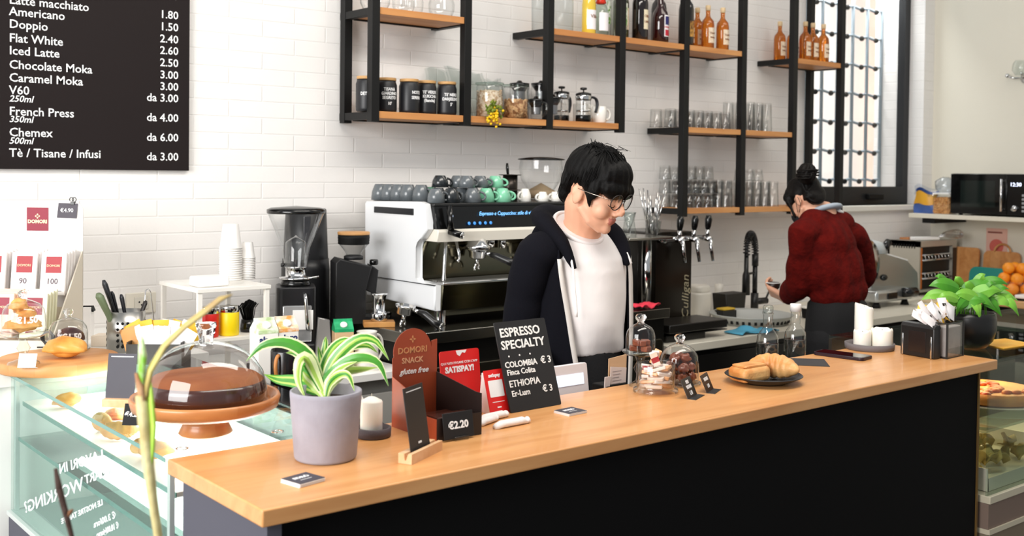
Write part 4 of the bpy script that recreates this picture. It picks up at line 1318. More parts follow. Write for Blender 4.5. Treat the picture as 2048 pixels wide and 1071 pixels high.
# ------------------------------------------------------------------ espresso machine
MX0, MX1, MY0, MY1 = 2.215, 3.13, 3.13, 3.60
em = thing('espresso_machine', 'white two group espresso machine with a black glass control panel', 'espresso machine', (MX0, MY0, EZ))
mw, md = MX1-MX0, MY1-MY0
EW = mat('machine white', 'EEF0F2', .3, coat=.3)
side = [(.0, .06), (md-.02, .075), (md-.005, .11), (md, .425), (md-.01, .435), (.10, .442), (.07, .435), (.055, .37), (.05, .345), (.085, .31), (.115, .30), (.125, .28), (.125, .165), (.11, .15), (.0, .15)]
for k, x in enumerate((0, mw-.03)):
    o = MB().prism([(u, v) for u, v in side], x, x+.03, .005, 'x').build('side_panel', EW, em)
    if k == 0:
        MB().box((-.003, .135, .392), (.004, .40, .416), .002).build('vent_slot', mat('vent dark', '2A2C30', .3, .5), o)
        MB().box((-.002, .0, .148), (.004, md-.03, .151)).build('seam', mat('vent dark'), o)
MB().box((.03, .125, .02), (mw-.03, md-.01, .43)).build('chassis', mat('mirror steel', '6F6A58', .12, 1), em)
MB().box((.03, .05, .425), (mw-.03, md-.01, .437), .003).build('cup_deck', mat('deck black', '1A1A1A', .3), em)
MB().prism([(.03, .345), (.125, .345), (.125, .425), (.05, .425)], .03, mw-.03, .002, 'x').build('control_panel', BLACKG, em)
MB().prism([(.03, .30), (.125, .30), (.125, .345), (.028, .345), (.024, .335)], .03, mw-.03, .003, 'x').build('white_fascia', mat('fascia ivory', 'EFE9DC', .35), em)
BLUE = mat('display blue', '6FB8FF', .5, emit='7FC0FF', estr=.9)
tl = rad(90-14)
M0 = TM((.22, .034, .392), tl)
MB().text('Espresso e Cappuccino: stile di vita italiano', .0205, M0, shear=.35, xs=.9).build('panel_lettering', BLUE, em)
b = MB()
for gx in (.17, .49):
    for k in range(5):
        b.at(TM((gx+.025*k, .0285, .364), tl)).lathe([(.003, 0), (.0065, .0005), (.0065, .001)], 8)
b.at()
b.build('panel_icons', mat('display dim blue', '3A78B8', .5, emit='3F86D0', estr=.8), em)
MB().at(TM((.095, .036, .392), tl)).lathe([(.008, 0), (.008, .001)], 16).box((-.003, -.016, 0), (.003, -.006, .001)).at().build('key_icon', mat('icon white', 'BFD4FF', .5, emit='CFE0FF', estr=1.2), em)
MB().tube([(.075, .02, .43), (.072, .012, .38), (.075, .01, .345)], [.013, .014, .015], 12, flat=.7).cyl((.077, .022, .338), (.10, -.022, .325), .012, seg=14).build('steam_lever', BLACKG, em)
MB().cyl((.1005, -.023, .3248), (.1015, -.0255, .3243), .0125, seg=14).build('lever_cap', CHROME, em)
# group heads with portafilters
for k, gx in enumerate((.235, .52)):
    MB().lathe([(.036, .262), (.048, .266), (.050, .278), (.040, .284), (.03, .31)], 32).build('group_head', CHROME, em).location = (gx, .06, 0)
    c_, h_, s_ = MB(), MB(), MB()
    portafilter(c_, h_, s_, TM((gx, .06, .262), 0, .05, -1.0 if k == 0 else -.75), .15, .0)
    pf = c_.build('portafilter', CHROME, em)
    ring_.build('handle_cap', CHROME, pf)
    h_.build('handle', PB, pf)
    s_.build('spout', CHROME, pf)
    MB().cyl((gx+.09, .10, .31), (gx+.09, .10, .268), .018, seg=20).build('group_pipe', CHROME, em)
    MB().cyl((gx+.15, .10, .31), (gx+.15, .10, .262), .014, seg=16).build('group_pipe', CHROME, em)
MB().tube(bez((.10, .075, .31), (.085, .055, .27), (.075, .05, .2), (.072, .045, .15), 10), [.007]*9+[.009, .009], 10).build('steam_wand', CHROME, em)
MB().tube(bez((.15, .08, .30), (.14, .06, .27), (.155, .05, .24), (.135, .05, .225), 10), .006, 8).build('water_spout', CHROME, em)
MB().box((.03, -.012, .150), (mw-.03, .125, .158), .002).build('tray_frame', CHROME, em)
b = MB()
for k in range(12):
    b.box((.05, .0+.0095*k, .158), (mw-.05, .004+.0095*k, .1605))
b.build('drip_grid', STEEL, em)
MB().prism([(.0, .06), (.012, .06), (.012, .15), (-.01, .15), (-.006, .11)], .03, mw-.03, .001, 'x').build('front_apron', mat('mirror apron', '8A8672', .14, 1), em)
for x in (.06, mw-.06):
    for y in (.05, md-.06):
        MB().lathe([(.022, 0), (.024, .003), (.021, .012), (.022, .06), (.022, .068)], 20).build('foot', CHROME, em).location = (x, y, 0)
t = tag(MB().lathe([(.014, 0), (.02, .01), (.017, .05), (.011, .11), (.0135, .14), (.0, .142)], 20).build('orange_bottle', mat('orange plastic', 'E0851E', .4), None, (MX0+.60, MY0+.075, EZ+.161)), 'orange bottle standing on the drip tray beside the barista', 'bottle')

# ------------------------------------------------------------------ cups on the machine
DZ = EZ+.4375
def ecup(mname, col, r, h, dots):
    return mname, col, r, h, dots
GREY, DGREY, MINT = mat('cup grey', '5E6468', .25, coat=.3), mat('cup charcoal', '24282B', .22, coat=.3), mat('cup mint', '7FC8A4', .25, coat=.3)
def espresso_cup(loc, m, rz, label, group, dots=False, r=.034, h=.056, up=False):
    t = thing('espresso_cup', label, 'cup', loc, rz, group)
    pr_ = [(r*.55, 0), (r*.62, .003), (r*.9, h*.45), (r, h-.001), (r-.0025, h), (r*.86, h*.45), (r*.5, .006), (0, .006)]
    if not up:
        pr_ = [(a, h-z) for a, z in pr_]
    c = MB().lathe(pr_, 26, cap=False).lathe([(0, h-.002 if not up else .001), (r*.56, h-.002 if not up else .001)], 26, cap=False).build('cup_body', m, t)
    zz = [h*.82, h*.85, h*.3, h*.25]
    if not up:
        zz = [h-z for z in zz]
    MB().tube(bez((r*.95, 0, zz[0]), (r*1.7, 0, zz[1]), (r*1.6, 0, zz[2]), (r*.84, 0, zz[3]), 10), .0042, 8).build('handle', m, t)
    if dots:
        b = MB()
        for k in range(26):
            a, v = k*2.39996, .2+.65*((k*.618) % 1)
            rr = r*(.62+.38*v)+.0004
            if k % 1 == 0:
                b.ell((rr*math.cos(a), rr*math.sin(a), h*v if up else h*(1-v)), .0017, 6, 4)
        b.build('white_dots', mat('white glaze'), c)
    return t
G1 = 'espresso cups stored on top of the machine'
row = [(760, 3.60, GREY, 0, 'grey cup, leftmost at the back left corner of the machine top'), (778, 3.56, GREY, 0, 'grey cup, second from the left along the machine side'), (797, 3.515, GREY, 0, 'grey cup, third from the left along the machine side'),
       (816, 3.47, GREY, 0, 'grey cup, fourth from the left along the machine side'), (842, 3.40, GREY, 0, 'grey cup with pale rim, fifth along the machine side')]
for px, y, m, d, lb in row:
    p = Yp(px, 400, y)
    espresso_cup((p.x, y, DZ), m, -1.2, lb, G1, d, .035, .062)
sec = [(872, 3.215, GREY, 1, 0, 'grey speckled cup at the front left edge of the machine top'), (902, 3.215, DGREY, 1, 0, 'charcoal speckled cup at the front, second from the left'),
       (876, 3.33, DGREY, 1, 0, 'charcoal speckled cup behind the front left cup'), (925, 3.30, GREY, 0, 0, 'plain grey cup in the middle of the machine top'), (945, 3.225, GREY, 1, 0, 'large grey speckled cup near the control panel middle'),
       (905, 3.42, GREY, 0, 0, 'plain grey cup towards the back, middle'), (855, 3.50, DGREY, 0, 0, 'charcoal cup at the back behind the fifth grey cup'), (945, 3.40, GREY, 0, 0, 'plain grey cup at the back centre right'),
       (862, 3.42, MINT, 0, 0, 'mint green cup behind the fifth grey cup'), (975, 3.36, DGREY, 0, 0, 'charcoal cup beside the mint cups'), (1005, 3.235, MINT, 1, 0, 'mint speckled cup at the front right'), (972, 3.25, MINT, 0, 0, 'plain mint cup left of the front speckled mint cup'),
       (1000, 3.36, MINT, 0, 0, 'plain mint cup behind the front speckled mint cup')]
for px, y, m, d, up, lb in sec:
    p = Yp(px, 405, y)
    espresso_cup((p.x, y, DZ), m, -.3+random.uniform(-.5, .5), lb, G1, d, .033, .052, up)
for px, y, m, d, lb in [(880, 3.37, DGREY, 1, 'charcoal speckled cup on the upper layer of the machine top'), (933, 3.27, GREY, 1, 'grey cup tilted on the upper layer near the middle'), (960, 3.30, GREY, 1, 'grey speckled cup on the upper layer, right of middle'), (990, 3.31, MINT, 1, 'mint speckled cup on the upper layer, highest at the right'),
                        (915, 3.37, GREY, 0, 'plain grey cup on the upper layer at the back')]:
    p = Yp(px, 395, y)
    espresso_cup((p.x, y, DZ+.0535), m, -.2+random.uniform(-.4, .4), lb, G1, d, .033, .045)
for px, y, lb in [(1050, 3.24, 'white cup at the front beside the black panel end, left'), (1085, 3.235, 'white cup in the middle of three at the right'), (1110, 3.235, 'white cup rightmost of three, by the barista')]:
    p = Yp(px, 410, y)
    espresso_cup((p.x, y, DZ), CERW, PI, lb, 'white cups on the machine', 0, .024, .05 if px == 1050 else .038)
p = Yp(1020, 395, 3.42)
t = thing('steel_canister', 'dark steel canister with a scoop standing behind the mint cups', 'canister', (p.x, 3.42, DZ))
MB().lathe([(.030, 0), (.030, .10), (.0, .10)], 28).build('body', mat('dark metal', '3A3430', .3, .8), t)
MB().lathe([(.042, .04), (.042, .043), (.03, .043)], 28, cap=False).lathe([(.03, .1), (.046, .101), (.046, .104), (0, .105)], 28).build('flange', mat('dark metal'), t)
MB().tube([(-.012, 0, .10), (-.016, 0, .13), (-.017, 0, .15)], [.006, .009, .006], 10, flat=.5).build('scoop_handle', BLACKG, t)
p = Yp(1088, 400, 3.48)
t = thing('bean_hopper', 'clear bean hopper with black lid behind the machine, left of the barista head', 'hopper', (p.x, 3.50, DZ), 0)
MB().lathe([(.045, 0), (.05, .03), (.085, .08), (.095, .13), (.09, .165)], 36, cap=False).build('hopper', GLASS, t)
MB().lathe([(.09, .165), (.10, .166), (.10, .171), (.05, .178), (0, .180)], 36).build('lid', BLACKG, t)
MB().lathe([(.0, .004), (.055, .004), (.06, .036), (0, .07)], 28, cap=False).build('beans_cone', mat('bean dust', 'A58E70', .8), t)
# ------------------------------------------------------------------ potted dracaena on the bar
def leaf(b, pts, w, side=None, cols=(0, 1, 2, 2, 1, 0), fold=.25, prof=None):
    """strap leaf: striped along its length (material index per strip), folded along the midrib"""
    n = len(pts)
    m = len(cols)
    rows = []
    for k, p in enumerate(pts):
        t_ = (pts[min(k+1, n-1)]-pts[max(k-1, 0)]).normalized()
        v = (p-CAM).normalized() if side is None else Vector(side)
        s_ = t_.cross(v)
        s_ = s_.normalized() if s_.length > 1e-4 else Vector((1, 0, 0))
        nn = s_.cross(t_)
        u = k/(n-1)
        ww = w*(prof(u) if prof else min(1, .35+2.2*u)*max(0.02, (1-u**3.2)))
        rows.append([p+s_*ww*(2*j/m-1)+nn*fold*ww*abs(2*j/m-1) for j in range(m+1)])
    for j in range(m):
        b.m(cols[j])
        b._add([q for r_ in rows for q in (r_[j], r_[j+1])], [(2*k, 2*k+1, 2*k+3, 2*k+2) for k in range(n-1)])
    b.m(0)
def smooth(pts, n=14):
    """Catmull-Rom through the points"""
    P = [pts[0]*2-pts[1]]+pts+[pts[-1]*2-pts[-2]]
    out = []
    seg = len(pts)-1
    for k in range(n+1):
        x = min(k/n*seg, seg-1e-6)
        i = int(x)
        t_ = x-i
        a, b_, c, d = P[i], P[i+1], P[i+2], P[i+3]
        out.append(.5*((2*b_)+(c-a)*t_+(2*a-5*b_+4*c-d)*t_*t_+(3*b_-a-3*c+d)*t_**3))
    return out
pc = Zp(651, 915, T)
pd = (pc-CAM).dot(FW)
t = thing('potted_dracaena', 'variegated green and yellow strap-leaved plant in a grey concrete pot on the bar', 'plant', (pc.x, pc.y, T))
CONC = mat('pale concrete', '96929C', .75, var=(18, 'A6A3AD', .25), bump=(60, .1))
MB().lathe([(.052, 0), (.056, .002), (.058, .006), (.0665, .120), (.0665, .127), (.0655, .128), (.0615, .128), (.0605, .110), (0, .108)], 56).build('pot', CONC, t)
MB().lathe([(.0602, .1085), (.03, .113), (0, .114)], 32, cap=False).build('soil', mat('soil', '35261F', .95, bump=(120, .8)), t)
LC = [mat('leaf cream', 'E2EBAE', .4), mat('leaf green', '2F7A22', .35, var=(12, '4E9A2E', .2)), mat('leaf lime', 'A9CC58', .38)]
LD = [mat('leaf cream'), mat('leaf green'), mat('leaf green')]
off = Vector((pc.x, pc.y, T))
for pl, w_, dd, lc, cols in [
    ([(641, 792), (634, 750), (610, 705), (570, 684), (525, 690), (492, 722)], 15, .00, LD, (0, 1, 1, 1, 1, 1, 1, 0)),
    ([(640, 792), (625, 775), (590, 762), (555, 758), (528, 748)], 15, .05, LC, (1, 2, 1, 1, 2, 1)),
    ([(640, 792), (630, 750), (612, 716), (598, 726), (597, 762), (613, 800)], 14, -.035, LC, (0, 0, 2, 2, 0, 1)),
    ([(641, 792), (632, 755), (612, 722), (590, 706), (572, 705)], 11, .03, LC, (0, 1, 2, 1, 1, 0)),
    ([(642, 792), (646, 745), (640, 712), (636, 692)], 8, .04, LC, (0, 1, 1, 2, 2, 1, 1, 0)),
    ([(643, 792), (648, 742), (664, 700), (690, 680), (720, 688)], 13, .045, LC, (0, 1, 1, 2, 2, 1, 1, 0)),
    ([(644, 792), (655, 748), (680, 706), (718, 677), (752, 682), (778, 720)], 14, .0, LC, (0, 1, 1, 2, 2, 1, 1, 0)),
    ([(645, 792), (660, 758), (688, 726), (722, 714), (757, 726), (777, 772)], 14, -.01, LD, (0, 1, 1, 1, 2, 1, 1, 0)),
    ([(645, 792), (665, 764), (692, 742), (722, 738), (757, 734)], 11, .02, LC, (0, 2, 2, 2, 2, 0)),
    ([(645, 792), (658, 766), (680, 748), (698, 752), (709, 782)], 10, -.03, LC, (0, 2, 1, 1, 2, 0)),
    ([(642, 792), (645, 740), (650, 690), (652, 672)], 9, .05, LC, (0, 1, 1, 2, 2, 1, 1, 0)),
    ([(640, 792), (628, 770), (612, 755), (604, 740)], 10, -.01, LC, (2, 2, 0, 0, 2, 2)),
    ([(643, 792), (650, 768), (668, 742), (690, 728), (715, 722)], 12, -.02, LC, (0, 2, 2, 0, 1, 1)),
    ([(642, 794), (637, 768), (622, 742), (600, 730), (585, 740)], 12, .01, LC, (1, 1, 2, 2, 1, 1)),
    ([(644, 794), (655, 750), (672, 715), (700, 693), (735, 690), (756, 706)], 12, .06, LC, (0, 1, 1, 2, 2, 1, 1, 0)),
]:
    root = Vector((0, 0, .112))
    P3 = []
    for k, (x, y) in enumerate(pl):
        u = k/(len(pl)-1)
        P3.append(Dp(x, y, pd+.012+dd*min(1, 1.6*u))-off)
    P3[0] = root + Vector((random.uniform(-.006, .006), random.uniform(-.006, .006), 0))
    b = MB()
    leaf(b, smooth(P3, 16), w_*pd/FPX, (_f.x, _f.y, -.25), cols, .22)
    b.build('leaf', lc, t, norm=False)

# ------------------------------------------------------------------ candle in a dark dish
q = Zp(746, 872, T)
tag(MB().lathe([(.033, 0), (.036, .002), (.037, .019), (.033, .020), (.032, .006), (0, .005)], 40).build('candle_dish', mat('dark concrete', '4E464A', .7, bump=(60, .15)), None, (q.x, q.y, T)), 'small dark round dish under the white pillar candle by the plant pot', 'dish')
t = thing('pillar_candle', 'white pillar candle in the dark dish beside the plant pot', 'candle', (q.x-.003, q.y+.002, T+.0062))
MB().lathe([(.0215, 0), (.0225, .002), (.0225, .064), (.021, .067), (.008, .074), (0, .076)], 32).build('wax_body', WAX, t)
MB().cyl((0, 0, .075), (.0005, 0, .081), .0008, seg=6).build('wick', mat('wick', 'D8D0C0', .8), t)
tag(MB().lathe([(.026, 0), (.030, .01), (.029, .03), (.02, .046), (0, .05)], 28).build('white_bowl', CERW, None, (1.235, 2.05, T+.0005)), 'white bowl upside down on the polished unit, behind the plant pot', 'bowl')

# ------------------------------------------------------------------ sign with wooden foot (code left blank)
A0, A1 = Zp(812, 928, T), Zp(874, 898, T)
ang = math.atan2(A1.y-A0.y, A1.x-A0.x)
ln = (A1-A0).length
t = thing('table_sign', 'black sign card in a beech foot on the bar, before the snack box', 'sign', ((A0.x+A1.x)/2, (A0.y+A1.y)/2, T), ang)
MB().prism([(-.012, 0), (.017, 0), (.017, .019), (.004, .019), (.0035, .006), (-.0005, .006), (-.0035, .019), (-.012, .019)], -ln/2, ln/2, .0008, 'x').build('foot', PALEW, t)
o = MB().box((-.037, -.001, 0), (.037, .001, .128), .0005).build('card', mat('sign black', '1A1718', .5), t)
o.location = (0, .002, .006)
o.rotation_euler = (rad(-9), 0, 0)
MB().box((-.028, -.0014, .119), (.028, -.001, .1205)).box((-.006, -.0014, .020), (.006, -.001, .024)).build('printed_line', WPAINT, o)

# ------------------------------------------------------------------ snack box
B0, B1 = Zp(872, 884, T), Zp(963, 868, T)
bw = (B1-B0).length
bang = math.atan2(B1.y-B0.y, B1.x-B0.x)
t = thing('snack_box', 'brown cardboard counter box of snack bars with a round-topped header', 'display box', (B0.x, B0.y, T), bang)
BRN = mat('copper card', '8E3A1C', .35, var=(6, 'A8482A', .3))
DBR = mat('dark card', '1E1310', .5)
bd = .165
H0 = Yp(812, 657, B0.y+bd).z-T
cx, rr = .05, .048
arcp = [(cx+rr*math.cos(a), H0-rr+rr*math.sin(a)) for a in [rad(-12+204*k/24) for k in range(25)]]
MB().prism([(0, .0), (bw, .0), (bw, H0-.028), (arcp[0][0]+.002, H0-.030)]+arcp+[(0, H0-.06)], bd-.0015, bd).build('header_card', BRN, t)
for sx_ in (0, bw-.0015):
    MB().prism([(0, 0), (bd-.002, 0), (bd-.002, .105), (.075, .078), (.055, .045), (.0, .045)] if sx_ == 0 else [(0, 0), (bd-.002, 0), (bd-.002, .105), (.02, .085), (.0, .085)], sx_, sx_+.0015, 0, 'x').build('side_panel', [BRN, DBR][sx_ > 0], t)
MB().box((.0016, 0, 0), (bw-.0016, .0015, .046)).box((.0016, .0016, .001), (bw-.0016, bd-.002, .0025)).build('tray', DBR, t)
ft = rad(90)
for s_, sz, z, m, sh, dx_ in (('DOMORI', .0185, H0-.052, 'C98A5A', 0, 0), ('SNACK', .0165, H0-.073, 'D9A27A', 0, .0), ('gluten free', .0165, H0-.096, 'F2E8E2', .35, .004)):
    MB().text(s_, sz, TM((cx+dx_, bd-.0017, z), ft), 'CENTER', shear=sh, bold=.0003).build('header_lettering', mat('print '+m, m, .5), t)
b = MB()
for k in range(4):
    b.at(TM((cx, bd-.0018, H0-.023), 0, rad(90*k), 0)).prism([(0, .001), (.0022, .004), (0, .0085), (-.0022, .004)], -.0003, .0002)
b.at().build('header_emblem', mat('print C98A5A'), t)
Rb = Matrix.Rotation(bang, 3, 'Z')
for k in range(7):
    z = .0035+.0105*(k % 4)
    y = .05 if k < 4 else .11
    sb = MB().prism([(-.045, 0), (.045, 0), (.046, .004), (.045, .0095), (-.045, .0095), (-.046, .004)], -.019, .019, .0015).build('snack_bar', mat('choc wrapper', '3A1C14', .22, coat=.3, bump=(30, .3)), None, B0+Rb @ Vector((bw/2, y-.02+.003*(k % 3), z)), (0, 0, bang+.02*(k-3)))
    tag(sb, 'glossy brown wrapped snack bar in the '+('front' if k < 4 else 'rear')+' pile of the cardboard box', 'snack bar', 'snack bars in the '+('front' if k < 4 else 'rear')+' pile')
tg = thing('price_tag', 'black price tag €2.20 in a clear clip at the foot of the snack box', 'price tag', B0+Rb @ Vector((.0, -.012, 0)), bang)
o = MB().box((.012, -.001, .004), (.086, .001, .056), .0005).build('card', mat('tag black', '111011', .4), tg)
o.rotation_euler = (rad(-10), 0, 0)
MB().text('€2.20', .0205, TM((.049, -.0013, .024), FRONT), 'CENTER', bold=.0006).build('lettering', WPAINT, o)
MB().box((.034, -.006, 0), (.068, .004, .009), .001).build('clip', glass('clip plastic', (.85, .86, .86), (.5, .5, .5), 1.2), tg)

# ------------------------------------------------------------------ red pay cards
REDP = mat('pay red', 'DE1F1C', .4)
y = 1.942
s0, s1 = Yp(886, 800, y), Yp(962, 790, y)
pz = Yp(880, 702, y+.02).z-T
t = thing('pay_card', 'large red payment card behind the snack box, lettered satispay', 'card', (s0.x, y, T))
o = MB().prism(rrect(s1.x-s0.x+.004, pz, .006, 4), -.001, .001).build('card', REDP, t)
o.rotation_euler = (rad(-7), 0, 0)
cw = s1.x-s0.x
MB().text("QUI PUOI PAGARE CON L'APP", .0075, TM((cw/2, -.0014, pz-.030), FRONT), 'CENTER').build('small_lettering', WPAINT, o)
MB().text('SATISPAY!', .0178, TM((cw/2, -.0014, pz-.048), FRONT), 'CENTER', bold=.0008).build('lettering', WPAINT, o)
MB().prism([(.045, pz-.001), (.075, pz-.001), (.070, pz-.008), (.062, pz-.006), (.055, pz-.014), (.048, pz-.010)], -.0015, -.001).prism([(.012, pz-.095), (.02, pz-.062), (.024, pz-.07), (.024, pz-.095)], -.0015, -.001).build('white_figure', WPAINT, o)
C0, C1 = Zp(979, 829, T), Zp(1018, 822, T)
t = thing('pay_stand', 'small upright red payment stand with a blank white square, left of the chalkboard', 'sign', (C0.x, C0.y-.004, T), math.atan2(C1.y-C0.y, C1.x-C0.x))
cw = (C1-C0).length
hz = .098
o = MB().prism(rrect(cw, hz, .003, 3), -.001, .001).build('card', REDP, t)
o.rotation_euler = (rad(-17), 0, 0)
MB().text('satispay', .0108, TM((cw/2, -.0014, hz-.016), FRONT), 'CENTER', bold=.0003).build('lettering', WPAINT, o)
MB().prism(rrect(cw*.72, hz*.38, .002, 3, cw*.14, hz*.38), -.0015, -.001).build('white_square', WPAINT, o)
MB().box((cw*.2, -.0014, hz*.26), (cw*.8, -.001, hz*.275)).box((cw*.4, -.0014, hz*.13), (cw*.6, -.001, hz*.16)).build('printed_line', WPAINT, o)
MB().prism([(.003, 0), (.045, 0), (.045, .004), (.036, hz*.9), (.031, hz*.9)], .002, cw+.006, .0008, 'x').build('stand', mat('white card'), t)
tag(MB().box((0, -.001, 0), (.03, .001, .03)).build('red_card', REDP, None, (C0.x-.034, C0.y+.028, T), (rad(-12), 0, .1)), 'small red card standing between the snack box and the pay stand', 'card')

# ------------------------------------------------------------------ chalkboard
D0, D1 = Zp(1021, 826, T), Zp(1122, 808, T)
bw_ = (D1-D0).length
t = thing('chalkboard', 'black tabletop chalkboard lettered espresso specialty on the bar', 'chalkboard', (D0.x, D0.y, T), math.atan2(D1.y-D0.y, D1.x-D0.x))
bh = .205
lean = rad(-18)
o = MB().prism(rrect(bw_, bh, .004, 3), -.002, .002).build('board', mat('chalk black', '151516', .6, var=(8, '1B1B1D', .3)), t)
o.rotation_euler = (lean, 0, 0)
CH = mat('chalk', 'F0EFEC', .8)
for s_, sz, x, z, bd_, al in (('ESPRESSO', .0285, .010, .170, .0006, 'LEFT'), ('SPECIALTY', .0275, .008, .142, .0006, 'LEFT'), ('.    .    .', .024, .022, .124, .0006, 'LEFT'), ('COLOMBIA', .0190, .008, .100, .0004, 'LEFT'), ('€ 3', .0225, .117, .100, .0004, 'LEFT'),
                          ('Finca Colita', .0178, .010, .083, .0003, 'LEFT'), ('ETHIOPIA', .0215, .010, .056, .0002, 'LEFT'), ('Er-Lum', .0185, .012, .035, .0003, 'LEFT'), ('€ 3', .0215, .106, .035, .0003, 'LEFT')):
    MB().text(s_, sz, TM((x, -.0023, z), FRONT), al, bold=bd_).build('chalk_lettering', CH, o)
MB().box((bw_*.2, .050, 0), (bw_*.8, .054, .13)).build('strut', BLACK, t)

# ------------------------------------------------------------------ wrapped straws, cards
for px, py, L, a, lb in ((1024, 851, .098, .03, 'white paper wrapped stick nearest the bar front, by the snack box'), (988, 838, .085, .12, 'white paper wrapped stick behind the nearer one'), (976, 846, .07, .35, 'white paper wrapped stick partly hidden by the snack box')):
    q = Zp(px, py, T)
    b = MB().tube([(-L/2, 0, .004), (-L/2+.006, 0, .0055), (-L*.3, 0, .0085), (L*.3, 0, .0085), (L/2-.01, 0, .006), (L/2-.006, 0, .008), (L/2, 0, .004)], [.006, .009, .0105, .0105, .008, .0095, .005], 14, flat=.75)
    tag(b.build('wrapped_stick', mat('wrap paper', 'F3EDEA', .5, bump=(70, .2)), None, (q.x, q.y, T-.0005), (0, 0, a)), lb, 'wrapped stick', 'wrapped sticks on the bar')
def card_stack(px, py, w_, d_, n, rz, label, word):
    q = Zp(px, py, T)
    t = thing('business_cards', label, 'cards', (q.x, q.y, T), rz)
    b = MB()
    for k in range(n):
        a = (k*.618 % 1-.5)*.0016
        b.box((-w_/2+a, -d_/2-a, .0006*k), (w_/2+a, d_/2-a, .0006*k+.00055))
    b.build('card_pile', mat('card white', 'EFEAE6', .6), t)
    o = MB().box((-w_/2, -d_/2, .0006*n), (w_/2, d_/2, .0006*n+.0006)).build('top_card', mat('card slate', '3D3B45', .5), t)
    MB().text(word, .0125, TM((0, .001, .0006*n+.0007)), 'CENTER', bold=.0003).box((-.012, -.009, .0006*n+.0006), (.012, -.0075, .0006*n+.0009)).build('lettering', WPAINT, o)
card_stack(606, 963, .055, .050, 11, .2, 'stack of dark business cards lettered edro at the near bar corner', 'EDRÒ')
card_stack(1141, 825, .056, .048, 9, .05, 'stack of dark business cards on the bar right of the chalkboard', 'EDRÒ')

# ------------------------------------------------------------------ payment display and receipts on the serving shelf
t0, t1 = Yp(1112, 790, Y1+.035), Yp(1180, 775, Y1+.035)
zt = Yp(1140, 728, Y1+.05).z
t = thing('customer_display', 'white customer display with a pale blue screen behind the bar', 'display', (t0.x-.004, Y1+.03, .9305))
o = MB().prism(rrect(t1.x-t0.x+.012, zt-.9305, .006, 3), 0, .02, .002).build('housing', mat('device white', 'ECE7EA', .4), t)
o.rotation_euler = (rad(-8), 0, 0)
MB().box((.004, -.0012, zt-.9305-.052), (t1.x-t0.x-.004, .0, zt-.9305-.025)).build('screen', mat('pale screen', 'DCE8F8', .3, emit='DDEAFF', estr=.75), o)
q0 = Yp(1238, 770, Y1+.05)
t = thing('receipt_holder', 'receipts and a beige card standing behind the bar edge', 'receipts', (q0.x, Y1+.05, .9305), .0)
MB().box((-.05, .0, 0), (.03, .05, .12), .003).build('holder', BLACK, t)
MB().prism([(-.03, .1), (.035, .1), (.037, .192), (-.028, .186)], .01, .012).build('beige_card', mat('beige card', 'D9B48E', .6), t)
o = MB().prism([(-.028, .1), (.028, .1), (.031, .158), (-.026, .166)], .004, .006).build('receipt', mat('receipt paper', 'E9D9D3', .6), t)
b = MB()
for k in range(6):
    b.box((-.02, .0036, .112+.008*k), (.004+.004*(k % 3), .0041, .1135+.008*k))
b.build('printed_line', mat('faint ink', 'A99C9C', .7), o)
MB().prism([(-.052, .11), (-.034, .11), (-.030, .142), (-.05, .142)], .0, .003).build('receipt', mat('receipt paper'), t)

# ------------------------------------------------------------------ glass jars with chocolates
qk = Zp(1280, 771, T)
zk = cloche('glass_cloche', 'small glass cloche on a tall pedestal with chocolate pieces, on the bar', (qk.x, qk.y, T), .0375, .070, .083, .046)
CHO = mat('milk chocolate', '6A3018', .35, var=(14, '8A4526', .25), coat=.15)
rnd = random.Random(5)
for k in range(8):
    a, lv = k*2.4, k//4
    w_ = rnd.uniform(.016, .022)
    o = MB().box((-w_/2, -w_/2, 0), (w_/2, w_/2, .014), .003).build('chocolate_piece', CHO, None, (qk.x+.018*math.cos(a)*(1-.3*lv), qk.y+.018*math.sin(a)*(1-.3*lv), T+zk+.0002+.0145*lv), (0, 0, a))
    tag(o, 'brown chocolate piece under the small pedestal cloche on the bar', 'chocolate', 'chocolate pieces under the pedestal cloche')
qj = Zp(1311, 785, T)
t = thing('candy_jar', 'low open glass jar full of wrapped chocolates on the bar', 'jar', (qj.x, qj.y, T))
MB().lathe([(.048, 0), (.056, .004), (.055, .010), (.046, .013), (.0475, .02), (.0475, .072), (.0465, .0735), (.045, .072), (.045, .016), (0, .014)], 48, cap=False).build('glass_body', GLASS, t)
rnd = random.Random(8)
WR = [mat('wrap cream', 'F3E2D4', .4, coat=.2), mat('wrap peach', 'EFB27E', .4, coat=.2), mat('wrap pale', 'F4ECE6', .4, coat=.2)]
def choco(loc, rot, k, label, group, s_=1):
    t = thing('wrapped_chocolate', label, 'chocolate', loc, 0, group)
    t.rotation_euler = rot
    MB().box((-.020*s_, -.009*s_, -.004), (.020*s_, .009*s_, .004), .0015).build('wrapper', WR[k % 3], t)
    if k % 5 == 0:
        MB().box((-.006, -.0093*s_, -.0045), (.008, .0093*s_, .0045)).build('red_mark', mat('wrap red', 'A82A34', .4), t)
n = 0
for lv in range(5):
    for k in range(5):
        a = k*2*PI/5+lv*.7
        r_ = .0255
        choco((qj.x+r_*math.cos(a), qj.y+r_*math.sin(a), T+.020+.0105*lv), (rnd.uniform(-.3, .3), rnd.uniform(-.3, .3), a+PI/2+rnd.uniform(-.5, .5)), n, 'cream wrapped chocolate in the low open jar', 'wrapped chocolates in the open jar')
        n += 1
for k in range(3):
    choco((qj.x+.012*(k-1), qj.y-.008+.01*k, T+.086), (rad(55)*(k-1), rad(62), .8*k), 2*k, ['wrapped chocolate standing on top of the jar pile, left', 'wrapped chocolate standing on top of the jar pile, middle', 'wrapped chocolate standing on top of the jar pile, right'][k], 'wrapped chocolates on top of the open jar')
qm = Zp(1358, 768, T)
